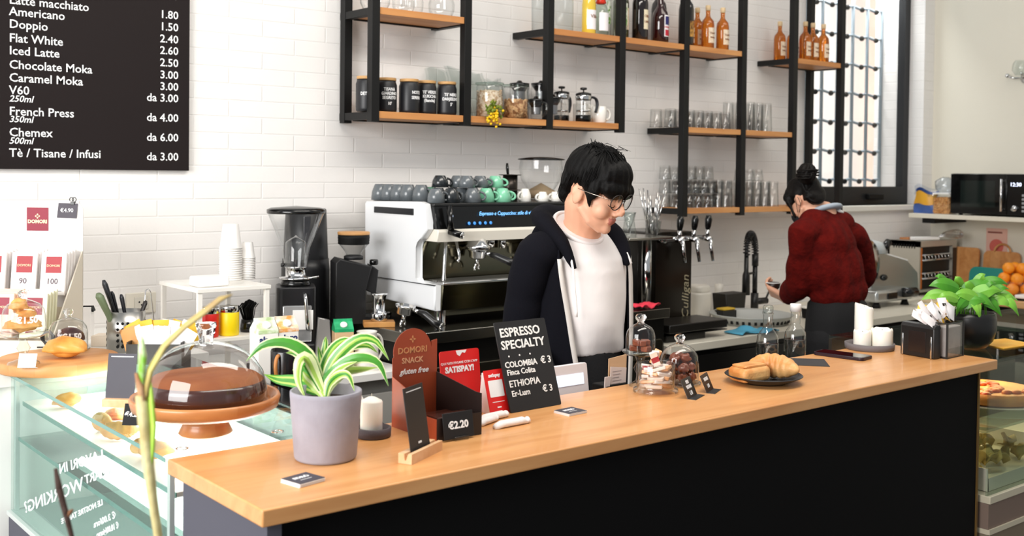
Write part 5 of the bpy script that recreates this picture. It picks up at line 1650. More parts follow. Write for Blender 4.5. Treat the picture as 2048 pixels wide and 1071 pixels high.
zm = cloche('glass_cloche', 'wide glass cloche full of chocolate truffles on the bar', (qm.x, qm.y, T), .050, .098, None, .056)
for k in range(14):
    lv = 0 if k < 6 else 1 if k < 11 else 2
    a = k*2*PI/(6 if lv == 0 else 5 if lv == 1 else 3)+lv*.5
    r_ = [.030, .026, .015][lv]
    o = loaf(.030, .028, .030, k+20, .3).build('truffle', CHO, None, (qm.x+r_*math.cos(a), qm.y+r_*math.sin(a), T+zm+.0005+.023*lv))
    tag(o, 'brown chocolate truffle under the wide cloche', 'chocolate', 'truffles under the wide cloche')
def easel(P0, P1, h, lines, label):
    A0, A1 = Zp(*P0, T), Zp(*P1, T)
    t = thing('price_tag', label, 'price tag', (A0.x, A0.y, T), math.atan2(A1.y-A0.y, A1.x-A0.x))
    w_ = (A1-A0).length
    o = MB().box((0, -.0007, .0008), (w_, .0007, h)).build('card', mat('tag black'), t)
    o.rotation_euler = (rad(-24), 0, 0)
    MB().box((0, -.0, 0), (w_, .022, .0012)).build('foot', mat('tag black'), t).location = (0, -.02, 0)
    for s_, z, sz in lines:
        MB().text(s_, sz, TM((w_/2, -.0010, z), FRONT), 'CENTER', bold=.0004, xs=.8).build('lettering', WPAINT, o)
easel((1376, 798, ), (1394, 788), .048, (('MINI', .034, .0115), ('VEGANE', .022, .0115), ('1.10', .006, .0135)), 'black easel price tag before the wide cloche, left of the two')
easel((1414, 786), (1427, 777), .045, (('VEGANE', .028, .0115), ('1.00', .010, .0125)), 'black easel price tag right of the wide cloche')

# ------------------------------------------------------------------ plate with two pastries
qp = Zp(1527, 764, T)
tag(MB().lathe([(.055, 0), (.058, .003), (.075, .008), (.096, .018), (.1, .0205), (.098, .0225), (.072, .012), (.05, .007), (0, .007)], 56).build('plate', mat('black plate', '1C1D20', .3), None, (qp.x, qp.y, T)), 'round black plate on the bar with two pastries', 'plate')
SUG = mat('sugared crust', 'C06E24', .45, var=(14, 'E8B878', .2), bump=(45, .25))
b = MB()
b.at(TM((0, 0, 0), 0, 0, .3)).box((-.045, -.036, .0), (.045, .036, .038), .013, 4)
b.box((-.036, -.027, .036), (.036, .027, .044), .006, 3).at()
tag(b.build('danish_pastry', SUG, None, (qp.x-.042, qp.y+.012, T+.0085), (0, rad(-3), -.5)), 'square golden pastry at the left of the black plate', 'pastry')
tag(croissant(.125, .032, .9).build('croissant', SUG, None, (qp.x+.035, qp.y-.004, T+.008), (0, rad(4), -1.0)), 'plump croissant at the right of the black plate', 'pastry')

# ------------------------------------------------------------------ card, phone, candles
q0, q1, q2_, q3_ = Zp(1572, 716, T), Zp(1648, 718, T), Zp(1660, 733, T), Zp(1583, 730, T)
tag(MB()._add and MB().prism([((p_-q0).x, (p_-q0).y) for p_ in (q0, q3_, q2_, q1)], 0, .0012, 0, 'z').build('black_card', mat('dark grey card', '2B2A2C', .5), None, (q0.x, q0.y, T)), 'dark grey card lying on the bar beyond the plate', 'card')
a0, a1 = Zp(1628, 705, T), Zp(1735, 719, T)
ph = thing('smartphone', 'dark purple smartphone lying on the bar before the candles', 'phone', ((a0.x+a1.x)/2, (a0.y+a1.y)/2-.008, T), math.atan2(a1.y-a0.y, a1.x-a0.x))
MB().prism(rrect(.158, .072, .012, 6, -.079, -.036), 0, .0095, .002, 'z').build('case', mat('phone plum', '24101E', .35), ph)
MB().prism(rrect(.150, .064, .009, 6, -.075, -.032), .0095, .0099, 0, 'z').build('screen', mat('phone screen', '0C0A10', .05), ph)
qt = Zp(1739, 697, T)
tag(MB().lathe([(.071, 0), (.074, .003), (.0755, .019), (.071, .020), (.070, .006), (0, .005)], 48).build('candle_tray', mat('grey concrete', '6E6768', .7, bump=(60, .15)), None, (qt.x, qt.y, T)), 'round grey tray holding three white candles at the far bar end', 'tray')
def candle(dx_, dy_, r_, h_, label, slant=0.0):
    t = thing('pillar_candle', label, 'candle', (qt.x+dx_, qt.y+dy_, T+.0057), 0, 'candles on the grey tray')
    prof = [(r_*.96, 0), (r_, .003), (r_, h_-.006), (r_*.93, h_-.001), (r_*.80, h_-.002), (r_*.72, h_-.010), (0, h_-.012)]
    o = MB().lathe(prof, 32)
    for v in o.bm.verts:
        if v.co.z > h_-.02:
            v.co.z += slant*(v.co.x*-.75+v.co.y*.6)/r_+.0025*math.sin(v.co.x*260+v.co.y*170)
    o.build('wax_body', WAX, t)
    MB().cyl((0, 0, h_-.012), (.001, 0, h_-.002), .0009, seg=6).build('wick', mat('burnt wick', '2A2420', .9), t)
dirR = Vector((math.sin(YAW), -math.cos(YAW), 0))
cL, cR, cB = dirR*-.027-_f*.012, dirR*.034-_f*.012, dirR*-.006+_f*.040
candle(cL.x, cL.y, .0265, .054, 'short white candle at the left of the grey tray')
candle(cR.x, cR.y, .0325, .060, 'wide short white candle at the right of the grey tray')
candle(cB.x, cB.y, .0285, .125, 'tall white candle with a melted slanting top, behind the short two', .009)

# ------------------------------------------------------------------ napkin box, sugar box, pothos
n0, n1, n2 = Zp(1800, 707, T), Zp(1868, 719, T), Zp(1925, 711, T)
an = math.atan2(n1.y-n0.y, n1.x-n0.x)
nl = (n1-n0).length
t = thing('napkin_dispenser', 'black napkin dispenser with chrome clips near the bar end', 'dispenser', (n0.x, n0.y, T), an)
nh = .092
MB().box((0, 0, .0), (nl, .030, nh), .004).prism([(.0, nh-.004), (.031, nh-.004), (.027, nh+.008), (.006, nh+.006)], 0, nl, .002, 'x').build('casing', mat('napkin black', '171515', .35), t)
MB().box((.03, -.0012, .015), (nl-.03, .0, nh-.015), .0004).build('front_plate', mat('napkin plate', '231A18', .25), t)
for x in (.012, nl-.008):
    MB().box((x-.004, -.004, .002), (x+.001, .004, nh-.026), .001).build('chrome_clip', CHROME, t)
s0 = n0.lerp(n1, .93)
b0, b1 = Zp(1892, 718, T), Zp(1924, 711, T)
san = math.atan2(b1.y-b0.y, b1.x-b0.x)
sl = (b1-b0).length
so_ = b0+Vector((.004, .0, 0))
t = thing('sugar_box', 'black framed glass box of sugar sachets at the bar end', 'holder', (so_.x, so_.y, T), san)
sh_ = .105
FRM = mat('box frame', '121212', .4)
for x in (0, sl):
    for y in (0, .085):
        MB().box((x-.0025, y-.0025, 0), (x+.0025, y+.0025, sh_)).build('frame_post', FRM, t)
for z in (.0015, sh_-.0015):
    MB().box((0, -.0015, z-.0015), (sl, .0015, z+.0015)).box((0, .0835, z-.0015), (sl, .0865, z+.0015)).box((-.0015, 0, z-.0015), (.0015, .085, z+.0015)).box((sl-.0015, 0, z-.0015), (sl+.0015, .085, z+.0015)).build('frame_ring', FRM, t)
MB().box((.002, -.0008, .002), (sl-.002, .0, sh_-.003)).box((-.0008, .002, .002), (0, .083, sh_-.003)).box((sl, .002, .002), (sl+.0008, .083, sh_-.003)).build('pane', glass('grey pane', (.86, .86, .86), (.5, .5, .5), 1.2), t)
MB().box((.004, .004, .003), (sl-.004, .081, sh_-.012), .004).build('sachet_fill', mat('sachet stack', 'D9D3D0', .6, var=(26, 'B9B2AE', .2)), t)['kind'] = 'stuff'
rnd = random.Random(21)
Rq = Matrix.Rotation(san, 3, 'Z')
for k in range(20):
    yel = k % 4 == 3
    lx = rnd.uniform(-.02, sl*.75) if not yel else rnd.uniform(sl*.4, sl*.95)
    loc = so_+Rq @ Vector((lx, rnd.uniform(.01, .06)+(.015 if yel else 0), sh_-.008+.0016*k))
    sachet(loc, (rad(rnd.uniform(-75, -20)), rad(rnd.uniform(-40, 40)), san+rnd.uniform(-.9, .6)), SYL if yel else SW, ('yellow' if yel else 'white')+' sugar sachet heaped on the glass box at the bar end', ('yellow' if yel else 'white')+' sachets heaped on the glass box', .036, .05, k % 3 == 0)

qb = Zp(1948, 699, T)
PL = Vector((qb.x+.035, qb.y+.035, T))
t = thing('potted_pothos', 'bushy bright green pothos in a round black bowl at the far bar end', 'plant', PL)
MB().lathe([(.035, 0), (.05, .003), (.070, .025), (.080, .060), (.080, .095), (.076, .112), (.072, .112), (.075, .095), (.06, .085), (0, .085)], 48).build('bowl', mat('black bowl', '121110', .35), t)
MB().lathe([(.070, .095), (.03, .102), (0, .103)], 28, cap=False).build('soil', mat('soil'), t)
PG = [mat('pothos green', '357F16', .38, var=(14, '579E26', .25)), mat('pothos light', '5CA427', .38, var=(14, '86BE45', .25))]
dq = (PL-CAM).dot(FW)
rnd = random.Random(13)
def heart(u):
    return max(.0, (1.0*math.sin(PI*min(1, u*.93+.07)**.62)))
for k, (px, py, L, a, dd) in enumerate([(1888, 572, 62, 170, -.02), (1872, 592, 60, 185, -.05), (1905, 585, 55, 150, 0), (1918, 568, 45, 110, .03), (1955, 575, 60, 20, .0), (1975, 585, 62, 15, -.03), (1990, 566, 55, 5, .03), (1932, 592, 52, 170, -.06),
                                         (1945, 604, 58, 10, -.06), (1900, 608, 45, 200, -.06), (1968, 602, 50, -25, -.05), (2010, 592, 55, -10, .0), (1985, 612, 50, -40, -.03), (2005, 605, 48, -20, -.02), (1925, 612, 40, 230, -.07), (1960, 562, 45, 60, .05),
                                         (1885, 560, 40, 140, .04), (1940, 578, 45, 120, -.01), (1915, 600, 42, 190, -.03), (1955, 618, 40, -70, -.07), (1975, 570, 40, 30, -.02), (2025, 612, 42, -50, -.02), (2000, 580, 40, 20, -.01), (1895, 596, 44, 175, -.08)]):
    ar = rad(a)
    hx, hy = math.cos(ar)*L/2, -math.sin(ar)*L/2
    lf = [Dp(px-hx, py-hy, dq+dd), Dp(px-hx*.3, py-hy*.3-5, dq+dd-.01), Dp(px+hx*.4, py+hy*.4-4, dq+dd-.015), Dp(px+hx, py+hy+5, dq+dd-.005)]
    lf = [v-PL for v in lf]
    b = MB()
    leaf(b, smooth(lf, 12), L*.25*dq/FPX, (_f.x+rnd.uniform(-.3, .3), _f.y+rnd.uniform(-.3, .3), rnd.uniform(-.9, -.3)), (0, 0, 0, 0), .25, heart)
    lo = b.build('leaf', PG[k % 2], t, norm=False)
    root = Vector((rnd.uniform(-.04, .04), rnd.uniform(-.04, .04), .098))
    MB().tube(bez(root, root+Vector((0, 0, .05)), lf[0]+Vector((0, 0, .02)), lf[0], 8), .0016, 6).build('stem', PG[1], t)

# ------------------------------------------------------------------ water bottles on the serving shelf
WATER = glass('water', (.90, .94, .93), (.5, .55, .54), .8)
for px, cap_, lb in ((1535, 0, 'left water bottle, half full, with a glass stopper'), (1590, 1, 'right water bottle, half full, with a white cap')):
    p = Yp(px, 700, Y1+.09)
    t = thing('water_bottle', lb, 'bottle', (p.x, Y1+.09, .9305), 0, 'water bottles behind the bar')
    MB().lathe([(.030, 0), (.033, .004), (.0335, .16), (.031, .182), (.022, .196), (.0155, .204), (.0145, .21), (.0145, .246), (.0165, .248), (.0165, .256)], 32, cap=False).build('glass_body', glass('bottle clear', (.97, .98, .975), (.8, .83, .82), 2.2), t)
    MB().lathe([(0, .003), (.031, .004), (.0322, .158), (0, .158)], 32, cap=False).build('water', WATER, t)
    if cap_:
        MB().lathe([(.0172, .246), (.0172, .268), (.016, .269), (0, .269)], 24).build('cap', mat('white cap', 'E6E4E2', .4), t)
    else:
        MB().lathe([(.013, .25), (.015, .258), (.016, .268), (.013, .274), (0, .275)], 24).build('stopper', glass('knob glass'), t)
# ------------------------------------------------------------------ white sink counter along the back wall
WZ = .885
t = thing('sink_counter', 'white topped sink counter with dark cupboards along the back wall, right of the espresso counter', 'counter', (3.352, 3.05, 0))
SL = XR-.006-3.352
MB().box((0, 0, WZ-.035), (SL, W-3.05-.006, WZ), .003).build('worktop', mat('cream worktop', 'DED8C8', .35), t)
MB().box((.01, .03, .08), (SL, W-3.05-.01, WZ-.035)).build('body', mat('dark cabinet'), t)
for k in range(4):
    MB().box((.02+.62*k, .018, .12), (.62+.62*k, .03, WZ-.06), .002).build('door', mat('cupboard black', '121110', .4), t)
MB().cyl((.34, .0175, .70), (.34, .0165, .70), .007, seg=14).build('indicator_light', mat('blue lamp', 'B8C8FF', .4, emit='C8D4FF', estr=3), t)

# water tower with taps
t = thing('water_dispenser', 'dark water dispenser tower with a side logo, right of the espresso counter', 'dispenser', (3.50, 3.28, WZ))
DK = mat('tower brown', '1E1912', .22, .3)
MB().prism(rrect(.235, .455, .03, 5, corners=(0, 0, 0, 1)), 0, .30, .003).build('body', DK, t)
MB().text('Culligan', .062, TM((.215, -.001, .06), FRONT) @ TM((0, 0, 0), 0, 0, rad(90)), shear=.25).build('side_lettering', mat('pale gold letters', 'A59B7E', .5), t)
t2 = thing('tap_bar', 'chrome bar of three black handled drink taps on the water tower', 'taps', (3.50, 3.275, WZ))
tp = [(.10, 1.312), (.19, 1.314), (.28, 1.316)]
MB().cyl((.02, -.03, .425), (.30, -.03, .428), .011, seg=14).cyl((.02, -.03, .425), (.02, .005, .425), .016, seg=14).build('bar', CHROME, t2)
for k, x in enumerate((.085, .18, .27)):
    tb = MB().cyl((x, -.03, .425), (x, -.075, .42), .013, seg=14).tube([(x, -.07, .425), (x, -.078, .38), (x+.004, -.085, .325)], [.011, .009, .007], 12).build('tap_body', CHROME, t2)
    MB().cyl((x, -.055, .43), (x, -.055, .465), .010, seg=12).build('collar', CHROME, tb)
    MB().tube([(x, -.055, .46), (x, -.057, .48), (x, -.06, .51), (x, -.06, .528)], [.009, .014, .017, .011], 14).build('handle', BLACKG, tb)

t = thing('glass_stand', 'black cabinet with a chrome column and steel top, left of the water tower', 'cabinet', (3.235, 3.16, EZ))
MB().box((0, .05, 0), (.085, .28, .27), .004).build('cabinet_body', BLACKG, t)
MB().cyl((.145, .06, 0), (.145, .06, .272), .021, seg=28).build('column', CHROME, t)
MB().box((-.02, .0, .272), (.245, .30, .285), .003).build('steel_top', mat('shelf steel', 'A7A49C', .25, 1), t)
SZ = EZ+.2853
p = Yp(1255, 460, 3.3)
t = thing('glass_decanter', 'clear ribbed glass jug beside the barista chin on the steel top', 'jug', (p.x, 3.29, SZ))
MB().lathe([(.030, 0), (.034, .01), (.026, .04), (.022, .07), (.03, .10), (.028, .10), (.02, .07), (.0, .012)], 12, cap=False).build('glass_body', glass('knob glass'), t)
p = Yp(1297, 465, 3.31)
MBj = MB().lathe([(.024, 0), (.028, .003), (.030, .085), (.028, .085), (.026, .006), (0, .005)], 24, cap=False)
tag(MBj.build('straw_jar', GLASS, None, (p.x, 3.29, SZ)), 'glass jar holding steel straws on the steel top', 'jar')
rnd = random.Random(9)
for k in range(15):
    a, lean_ = k*2.4, rnd.uniform(.1, .42)
    L_ = rnd.uniform(.15, .205)
    o = MB().cyl((0, 0, 0), (0, 0, L_), .0028, seg=8).build('steel_straw', CHROME, None, (p.x+.014*math.cos(a), 3.29+.014*math.sin(a), SZ+.006), (lean_*-math.sin(a)*.8, lean_*math.cos(a), 0))
    tag(o, 'steel drinking straw fanned out in the glass jar', 'straw', 'steel straws in the jar')
p = Yp(1331, 455, 3.34)
tag(MB().lathe([(.024, 0), (.026, .003), (.031, .055), (.029, .055), (.024, .008), (0, .007)], 10, cap=False).build('small_glass', glass('knob glass'), None, (p.x-.05, 3.36, SZ)), 'small faceted glass right of the straw jar', 'glass')
p = Zp(1280, 612, EZ)
g = [[(-.06+.015*i, -.04+.012*j, .012+.010*math.sin(i*1.1+j*.8)*math.cos(j*.7)) for j in range(7)] for i in range(9)]
tag(MB().sheet(g, .004).build('pink_cloth', mat('pink cloth', 'E8394E', .8), None, (3.235, 3.095, EZ+.0035), (0, 0, .1)), 'crumpled pink cloth at the end of the steel espresso counter', 'cloth')

# things on the sink counter
p = Zp(1376, 655, WZ)
t = thing('black_tray_stack', 'stacked flat black trays on the white counter beside the steel counter', 'tray', (3.40, 3.10, WZ))
MB().box((.0, .02, 0), (.25, .165, .03), .004).build('lower_tray', mat('tray black', '1C1A17', .35), t)
MB().box((.04, .0, .0302), (.37, .165, .034)).box((-.01, -.01, .042), (.36, .168, .078), .004).box((.06, .03, .034), (.30, .15, .042)).build('upper_tray', mat('tray black'), t)
p = Zp(1512, 646, WZ)
t = thing('dish_basket', 'round grey slotted dish basket on the white counter', 'basket', (p.x, p.y+.03, WZ))
MB().lathe([(.17, .0), (.185, .03), (.195, .04), (.20, .044), (.195, .046), (.178, .036), (.165, .008), (0, .006)], 64).build('rim', mat('basket grey', 'B4B6B2', .45), t)
b = MB()
for k in range(40):
    a = 2*PI*k/40
    b.at(TM((.1795*math.cos(a), .1795*math.sin(a), .018), 0, rad(-27), 0) if False else Matrix.Translation((.1795*math.cos(a), .1795*math.sin(a), .017)) @ Matrix.Rotation(a, 4, 'Z')).box((-.006, -.006, -.007), (.003, .006, .008))
b.at().build('slot_pattern', BLACK, t)
p = Zp(1490, 654, WZ)
rnd = random.Random(2)
g = [[(-.13+.26*i/14, -.05+.11*j/8, .008+.022*max(0, math.sin(i*.75+j*.35))*math.sin(PI*i/14)*(.5+.5*math.sin(j*.9+1))) for j in range(9)] for i in range(15)]
g = [[(x, y+.02*math.sin(i*.5), z) for (x, y, z) in r_] for i, r_ in enumerate(g)]
tag(MB().sheet(g, .003).build('blue_cloth', mat('blue cloth', '4FA3C4', .85), None, (3.95, 3.095, WZ+.0005), (0, 0, -.05)), 'crumpled light blue cloth at the edge of the white counter', 'cloth')
p = Zp(1392, 621, WZ)
t = thing('white_jug', 'white plastic jug by the wall, right of the water tower', 'jug', (4.12, 3.57, WZ))
MB().prism(rrect(.11, .10, .03, 5, -.055, -.05), 0, .13, .01, 'z').prism(rrect(.10, .09, .028, 5, -.05, -.045), .128, .165, .012, 'z').build('body', mat('jug white', 'EAE6DC', .4), t)
p = Zp(1453, 625, WZ)
t = thing('sink_caddy', 'black sink caddy holding a white bottle behind the tap', 'caddy', (4.33, 3.55, WZ))
MB().prism([(-.065, 0), (.065, 0), (.08, .115), (-.08, .115)], -.045, .045, .004).build('body', mat('caddy black', '16140F', .5), t)
tag(MB().lathe([(.025, 0), (.027, .09), (.02, .12), (.022, .15), (0, .155)], 20).build('soap_bottle', mat('jug white'), None, (4.345, 3.63, WZ)), 'white soap bottle behind the black caddy', 'bottle')
tag(MB().box((-.05, -.03, 0), (.05, .03, .045), .003).m(1).box((-.04, -.025, .046), (.045, .025, .056), .003).build('sponge_block', [mat('caddy black'), mat('sponge yellow', 'D9B23A', .9)], None, (4.205, 3.47, WZ)), 'yellow sponge on a black block before the caddy', 'sponge')
FX, FYY = 4.545, 3.56
t = thing('spring_tap', 'black spring necked kitchen tap on the white counter', 'tap', (FX, FYY, WZ))
FB = mat('tap black', '101010', .4)
k1 = .00258
MB().cyl((0, 0, 0), (0, 0, .10), .020, seg=20).cyl((0, 0, .10), (0, 0, .24), .013, seg=16).cyl((0, 0, .24), (0, 0, .30), .017, seg=16).build('column', FB, t)
hx = Vector((-.115, -.035, 0))
sp_ = bez((0, 0, .29), (0, 0, .43), hx+Vector((0, 0, .46)), hx+Vector((0, 0, .30)), 26)
MB().tube(sp_, .009, 10).build('hose', FB, t)
b = MB()
pts = []
for k in range(26*14+1):
    u = k/14
    i = min(int(u), 25)
    c_ = sp_[i].lerp(sp_[i+1], u-i)
    tg_ = (sp_[i+1]-sp_[i]).normalized()
    s1_ = tg_.cross(Vector((.3, -1, 0))).normalized()
    s2_ = tg_.cross(s1_)
    a = 2*PI*k/14*1.0
    pts.append(c_+(s1_*math.cos(a)+s2_*math.sin(a))*.0155)
b.tube(pts, .0032, 5).build('spring', FB, t)
MB().tube([hx+Vector((0, 0, .31)), hx+Vector((0, 0, .22)), hx+Vector((0, 0, .20)), hx+Vector((0, 0, .10))], [.011, .012, .019, .021], 16).build('spray_head', FB, t)
MB().cyl((0, 0, .205), hx+Vector((0, 0, .205)), .006, seg=10).build('holder_arm', FB, t)
MB().cyl((0, 0, .055), (.075, -.02, .058), .017, seg=16).cyl((.066, -.018, .06), (.095, -.025, .115), .0055, seg=10).build('lever', FB, t)
p = Zp(1605, 630, WZ)
t = thing('milk_pot', 'small black pot with a white rim near the ponytailed woman hands', 'pot', (4.60, 3.25, WZ))
MB().lathe([(.04, 0), (.045, .004), (.05, .05), (0, .05)], 28).build('body', BLACK, t)
MB().lathe([(.05, .05), (.054, .052), (.052, .058), (0, .06)], 28).build('rim', mat('jug white'), t)

# ------------------------------------------------------------------ slicer, grill, boards at the far corner
t = thing('meat_slicer', 'steel meat slicer with a big angled plate, right of the ponytailed woman', 'slicer', (5.20, 3.26, WZ))
ALU = mat('slicer aluminium', 'B9BCBC', .28, .9)
MB().box((.0, .0, .03), (.36, .26, .095), .015, 3).build('base', ALU, t)
for x, y in ((.04, .03), (.32, .03), (.04, .23), (.32, .23)):
    MB().lathe([(.024, 0), (.014, .03), (.0, .031)], 14).build('foot', BLACK, t).location = (x, y, 0)
pq = [Yp(x, y, 3.40) for x, y in ((1742, 583), (1834, 583), (1832, 545), (1812, 521), (1738, 499))]
MB().prism([(v.x-5.20, v.z-WZ) for v in pq], .13, .138, .001).build('guard_plate', mat('plate satin', 'A9B3B2', .35, .8), t)
MB().prism([(pq[4].x-5.20, pq[4].z-WZ), (pq[3].x-5.20, pq[3].z-WZ), (pq[3].x-5.20, pq[3].z-WZ+.008), (pq[4].x-5.20, pq[4].z-WZ+.008)], .128, .14).build('plate_edge', mat('bright edge', 'F2F4F4', .3), t)
bl = MB().lathe([(.02, 0), (.132, .002), (.135, .006), (.10, .014), (0, .018)], 48).build('blade', CHROME, t)
bl.location = (.035, .10, .235)
bl.rotation_euler = (rad(90), 0, 0)
for x, z in ((.10, .155), (.22, .150)):
    MB().ell((x, .10, z), (.026, .02, .018), 14, 8).build('knob', BLACKG, t)
MB().box((.10, -.006, .045), (.19, .002, .08), .002).build('switch', BLACKG, t)
MB().cyl((.24, -.01, .075), (.33, -.03, .075), .026, seg=18).build('dial', BLACKG, t)
MB().tube([(.31, .16, .30), (.36, .16, .34)], .022, 12).build('grip', BLACKG, t)
MB().lathe([(.0, .075), (.06, .06), (.085, .0), (0, 0)], 24).build('pusher', mat('clear plastic', 'C5CCCE', .2), t).location = (.24, .19, .28)

gx0, gy0 = 5.98, 3.472
gw = Yp(1913, 520, gy0).x-gx0
t = thing('toaster_grill', 'steel two level toaster grill with dark open front in the corner', 'toaster', (gx0, gy0, WZ))
gh = .325
GST = mat('grill steel', 'C9C4B8', .35, .6)
MB().box((0, 0, .02), (.012, .21, gh)).box((0, .198, .02), (gw, .21, gh)).box((0, 0, gh-.035), (gw, .198, gh)).box((gw-.05, 0, .02), (gw, .198, gh-.035)).box((.012, 0, .02), (gw-.05, .198, .035)).build('casing', GST, t)
MB().box((.012, .02, .035), (gw-.05, .196, gh-.035)).build('cavity', mat('grill dark', '14100C', .6), t)
MB().box((.012, .0, .04), (.03, .006, gh-.04)).build('orange_strip', mat('orange strip', 'C86A1C', .5), t)  # flat orange strip down the left of the front opening
for z in (.10, .21):
    b = MB()
    for k in range(9):
        b.cyl((.04+k*(gw-.12)/8, .004, z), (.04+k*(gw-.12)/8, .012, z+.03), .003, seg=6)
    b.cyl((.035, .002, z), (gw-.06, .002, z), .005, seg=8).cyl((.035, .012, z+.03), (gw-.06, .012, z+.03), .005, seg=8)
    b.build('rack', CHROME, t)
MB().box((gw-.048, -.003, .03), (gw-.004, 0, gh-.05)).build('control_panel', BLACKG, t)
b = MB()
for k in range(9):
    b.box((-.001, .03+.017*k, gh-.045), (.001, .037+.017*k, gh-.02))
b.build('vent_slots', BLACK, t)
for x in (.03, gw-.03):
    for y in (.03, .18):
        MB().cyl((x, y, 0), (x, y, .02), .015, seg=10).build('foot', BLACK, t)
t = thing('wire_whisk', 'white handled wire whisk lying on top of the toaster grill', 'whisk', (6.02, 3.53, WZ+gh+.012), -.35)
MB().box((-.02, -.02, -.008), (.17, .02, .012), .004).build('handle', mat('white plastic', 'F2F0EE', .4), t)
b = MB()
for k in range(6):
    a = PI*k/6
    b.tube([(.17, 0, .003)]+[(.17+.17*u, .042*math.sin(PI*min(1, u*.55+.0)+.0)*math.cos(a)*1.0, .003+.034*math.sin(PI*u*.55)*math.sin(a)+.018) for u in (.3, .6, .9)]+[(.36, 0, .02)]+[(.17+.17*u, -.042*math.sin(PI*u*.55)*math.cos(a), .02-.02*math.sin(PI*u*.55)*math.sin(a)) for u in (.9, .6, .3)]+[(.17, 0, .003)], .0022, 5)
b.build('wires', CHROME, t)
tag(MB().box((-.05, -.03, 0), (.06, .03, .012), .003).build('terracotta_dish', mat('terracotta', 'C08050', .6), None, (6.12, 3.63, WZ+gh+.0005)), 'small brown dish on the toaster grill behind the whisk', 'dish')
def board(name, lab, x, y0, y1, z0, z1, m, rad_, lean_, hole=False, th=.016):
    o = MB().prism(rrect(y1-y0, z1-z0, rad_, 5), -th/2, th/2, .002, 'x').build(name, m, None, (x, y0, z0), (0, lean_, 0))
    tag(o, lab, 'cutting board')
    return o
BRD = wood('board wood', 'B9763A', 'D6985A', 'E0AC74')
# wooden counter along the right wall
t = thing('side_counter', 'wood topped counter along the right wall under the oranges', 'counter', (5.80, 1.95, 0))
MB().box((0, 0, .895), (XR-.006-5.80, 3.04-1.95, .93), .003).build('worktop', wood('side wood', 'C68E58', 'DDAE78', 'E2B988', 'Y', rough=.4), t)
MB().box((.03, .02, 0), (XR-.01-5.80, 3.04-1.95, .895)).build('body', mat('dark cabinet'), t)
board('cutting_board', 'tall brown cutting board standing right of the toaster grill', 6.40, 3.335, 3.50, WZ+.001, 1.165, BRD, .02, rad(6))
o = board('cutting_board', 'brown cutting board with a handle slot leaning on the right wall', 6.44, 3.10, 3.325, WZ+.001, 1.15, BRD, .03, rad(6))
MB().tube(arc((-.008, .11, .258), .05, 0, PI, 12, 'x'), .006, 8).build('handle_loop', BRD, o)
board('cutting_board', 'teal green cutting board before the brown ones', 6.345, 3.11, 3.36, WZ+.001, 1.055, mat('teal board', '1E8C82', .5), .04, rad(8))
t = thing('wall_poster', 'small pink poster on the right wall above the oranges', 'poster', (XR-.003, 3.20, 1.10))
ps = MB().box((-.002, 0, 0), (.0025, .13, .185)).build('sheet', mat('poster pink', 'E9B8A8', .7), t)
MB().ell((-.002, .065, .075), (.001, .045, .045), 18, 8).build('red_figure', mat('poster red', 'D86A5E', .7), ps)
MB().box((-.0026, .03, .155), (-.002, .12, .165)).build('printed_line', mat('poster ink', '8A4A40', .7), ps)
for k, (y, w_, h_, lb) in enumerate([(2.985, .085, .12, 'dark box on the wood counter behind the oranges, left'), (2.885, .07, .14, 'dark box on the wood counter behind the oranges, right')]):
    o = MB().box((-.04, 0, 0), (.04, w_, h_), .003).m(1).box((-.0405, .02, .02), (-.04, w_-.02, h_*.5)).build('coffee_box', [mat('box dark', '1C1511', .5), mat('box print', '7A4A28', .6)], None, (6.42, y, .9305))
    tag(o, lb, 'box')
tag(MB().lathe([(.04, 0), (.055, .03), (.05, .075), (.02, .10), (0, .1)], 20).build('black_pot', BLACK, None, (6.42, 3.15, WZ+.1)), 'round black pot behind the oranges under the poster', 'pot') if False else None
t = thing('fruit_bowl', 'clear glass bowl heaped with oranges on the wood counter', 'bowl', (6.12, 2.965, .9305))
MB().lathe([(.06, 0), (.105, .008), (.125, .05), (.132, .085)], 40, cap=False).build('glass_body', GLASS, t)
ORG = mat('orange peel', 'F08A12', .45, var=(6, 'F59C22', .3), bump=(140, .15))
opos = []
for k in range(6):
    a = 2*PI*k/6+.3
    opos.append((.075*math.cos(a), .075*math.sin(a), .038))
for k in range(5):
    a = 2*PI*k/5
    opos.append((.062*math.cos(a), .062*math.sin(a), .096))
opos.append((0, 0, .055))
for k in range(3):
    a = 2*PI*k/3+.5
    opos.append((.040*math.cos(a), .040*math.sin(a), .152))
og = None
for k, (x, y, z) in enumerate(opos):
    lv = ('bottom layer' if k < 6 or k == 11 else 'middle layer' if k < 11 else 'top layer')
    if og is None:
        og = MB().ell((0, 0, 0), .0335, 24, 16).build('orange', ORG)
        tag(og, '', 'orange', 'oranges in the bowl')
        o = og
    else:
        o = og.copy()
        C.objects.link(o)
    o.location = (6.12+x, 2.965+y, .9305+z)
    o.rotation_euler = (k, k*.7, 0)
    o['label'] = 'whole orange in the '+lv+' of the heaped bowl'
    o['group'] = 'oranges in the bowl, '+lv
p = Zp(2040, 596, .94)
t = thing('white_tray', 'white and dark flat container on the wood counter before the oranges', 'container', (5.86, 2.62, .9305))
MB().box((0, 0, .012), (.18, .22, .03), .004).build('lid', mat('white plastic'), t)
MB().box((.005, .005, 0), (.175, .215, .012)).build('base', BLACK, t)
tag(MB().box((0, 0, 0), (.12, .16, .001)).build('paper_sheet', mat('white card'), None, (5.83, 2.86, .9305), (0, 0, .2)), 'white paper sheet on the wood counter edge', 'paper')
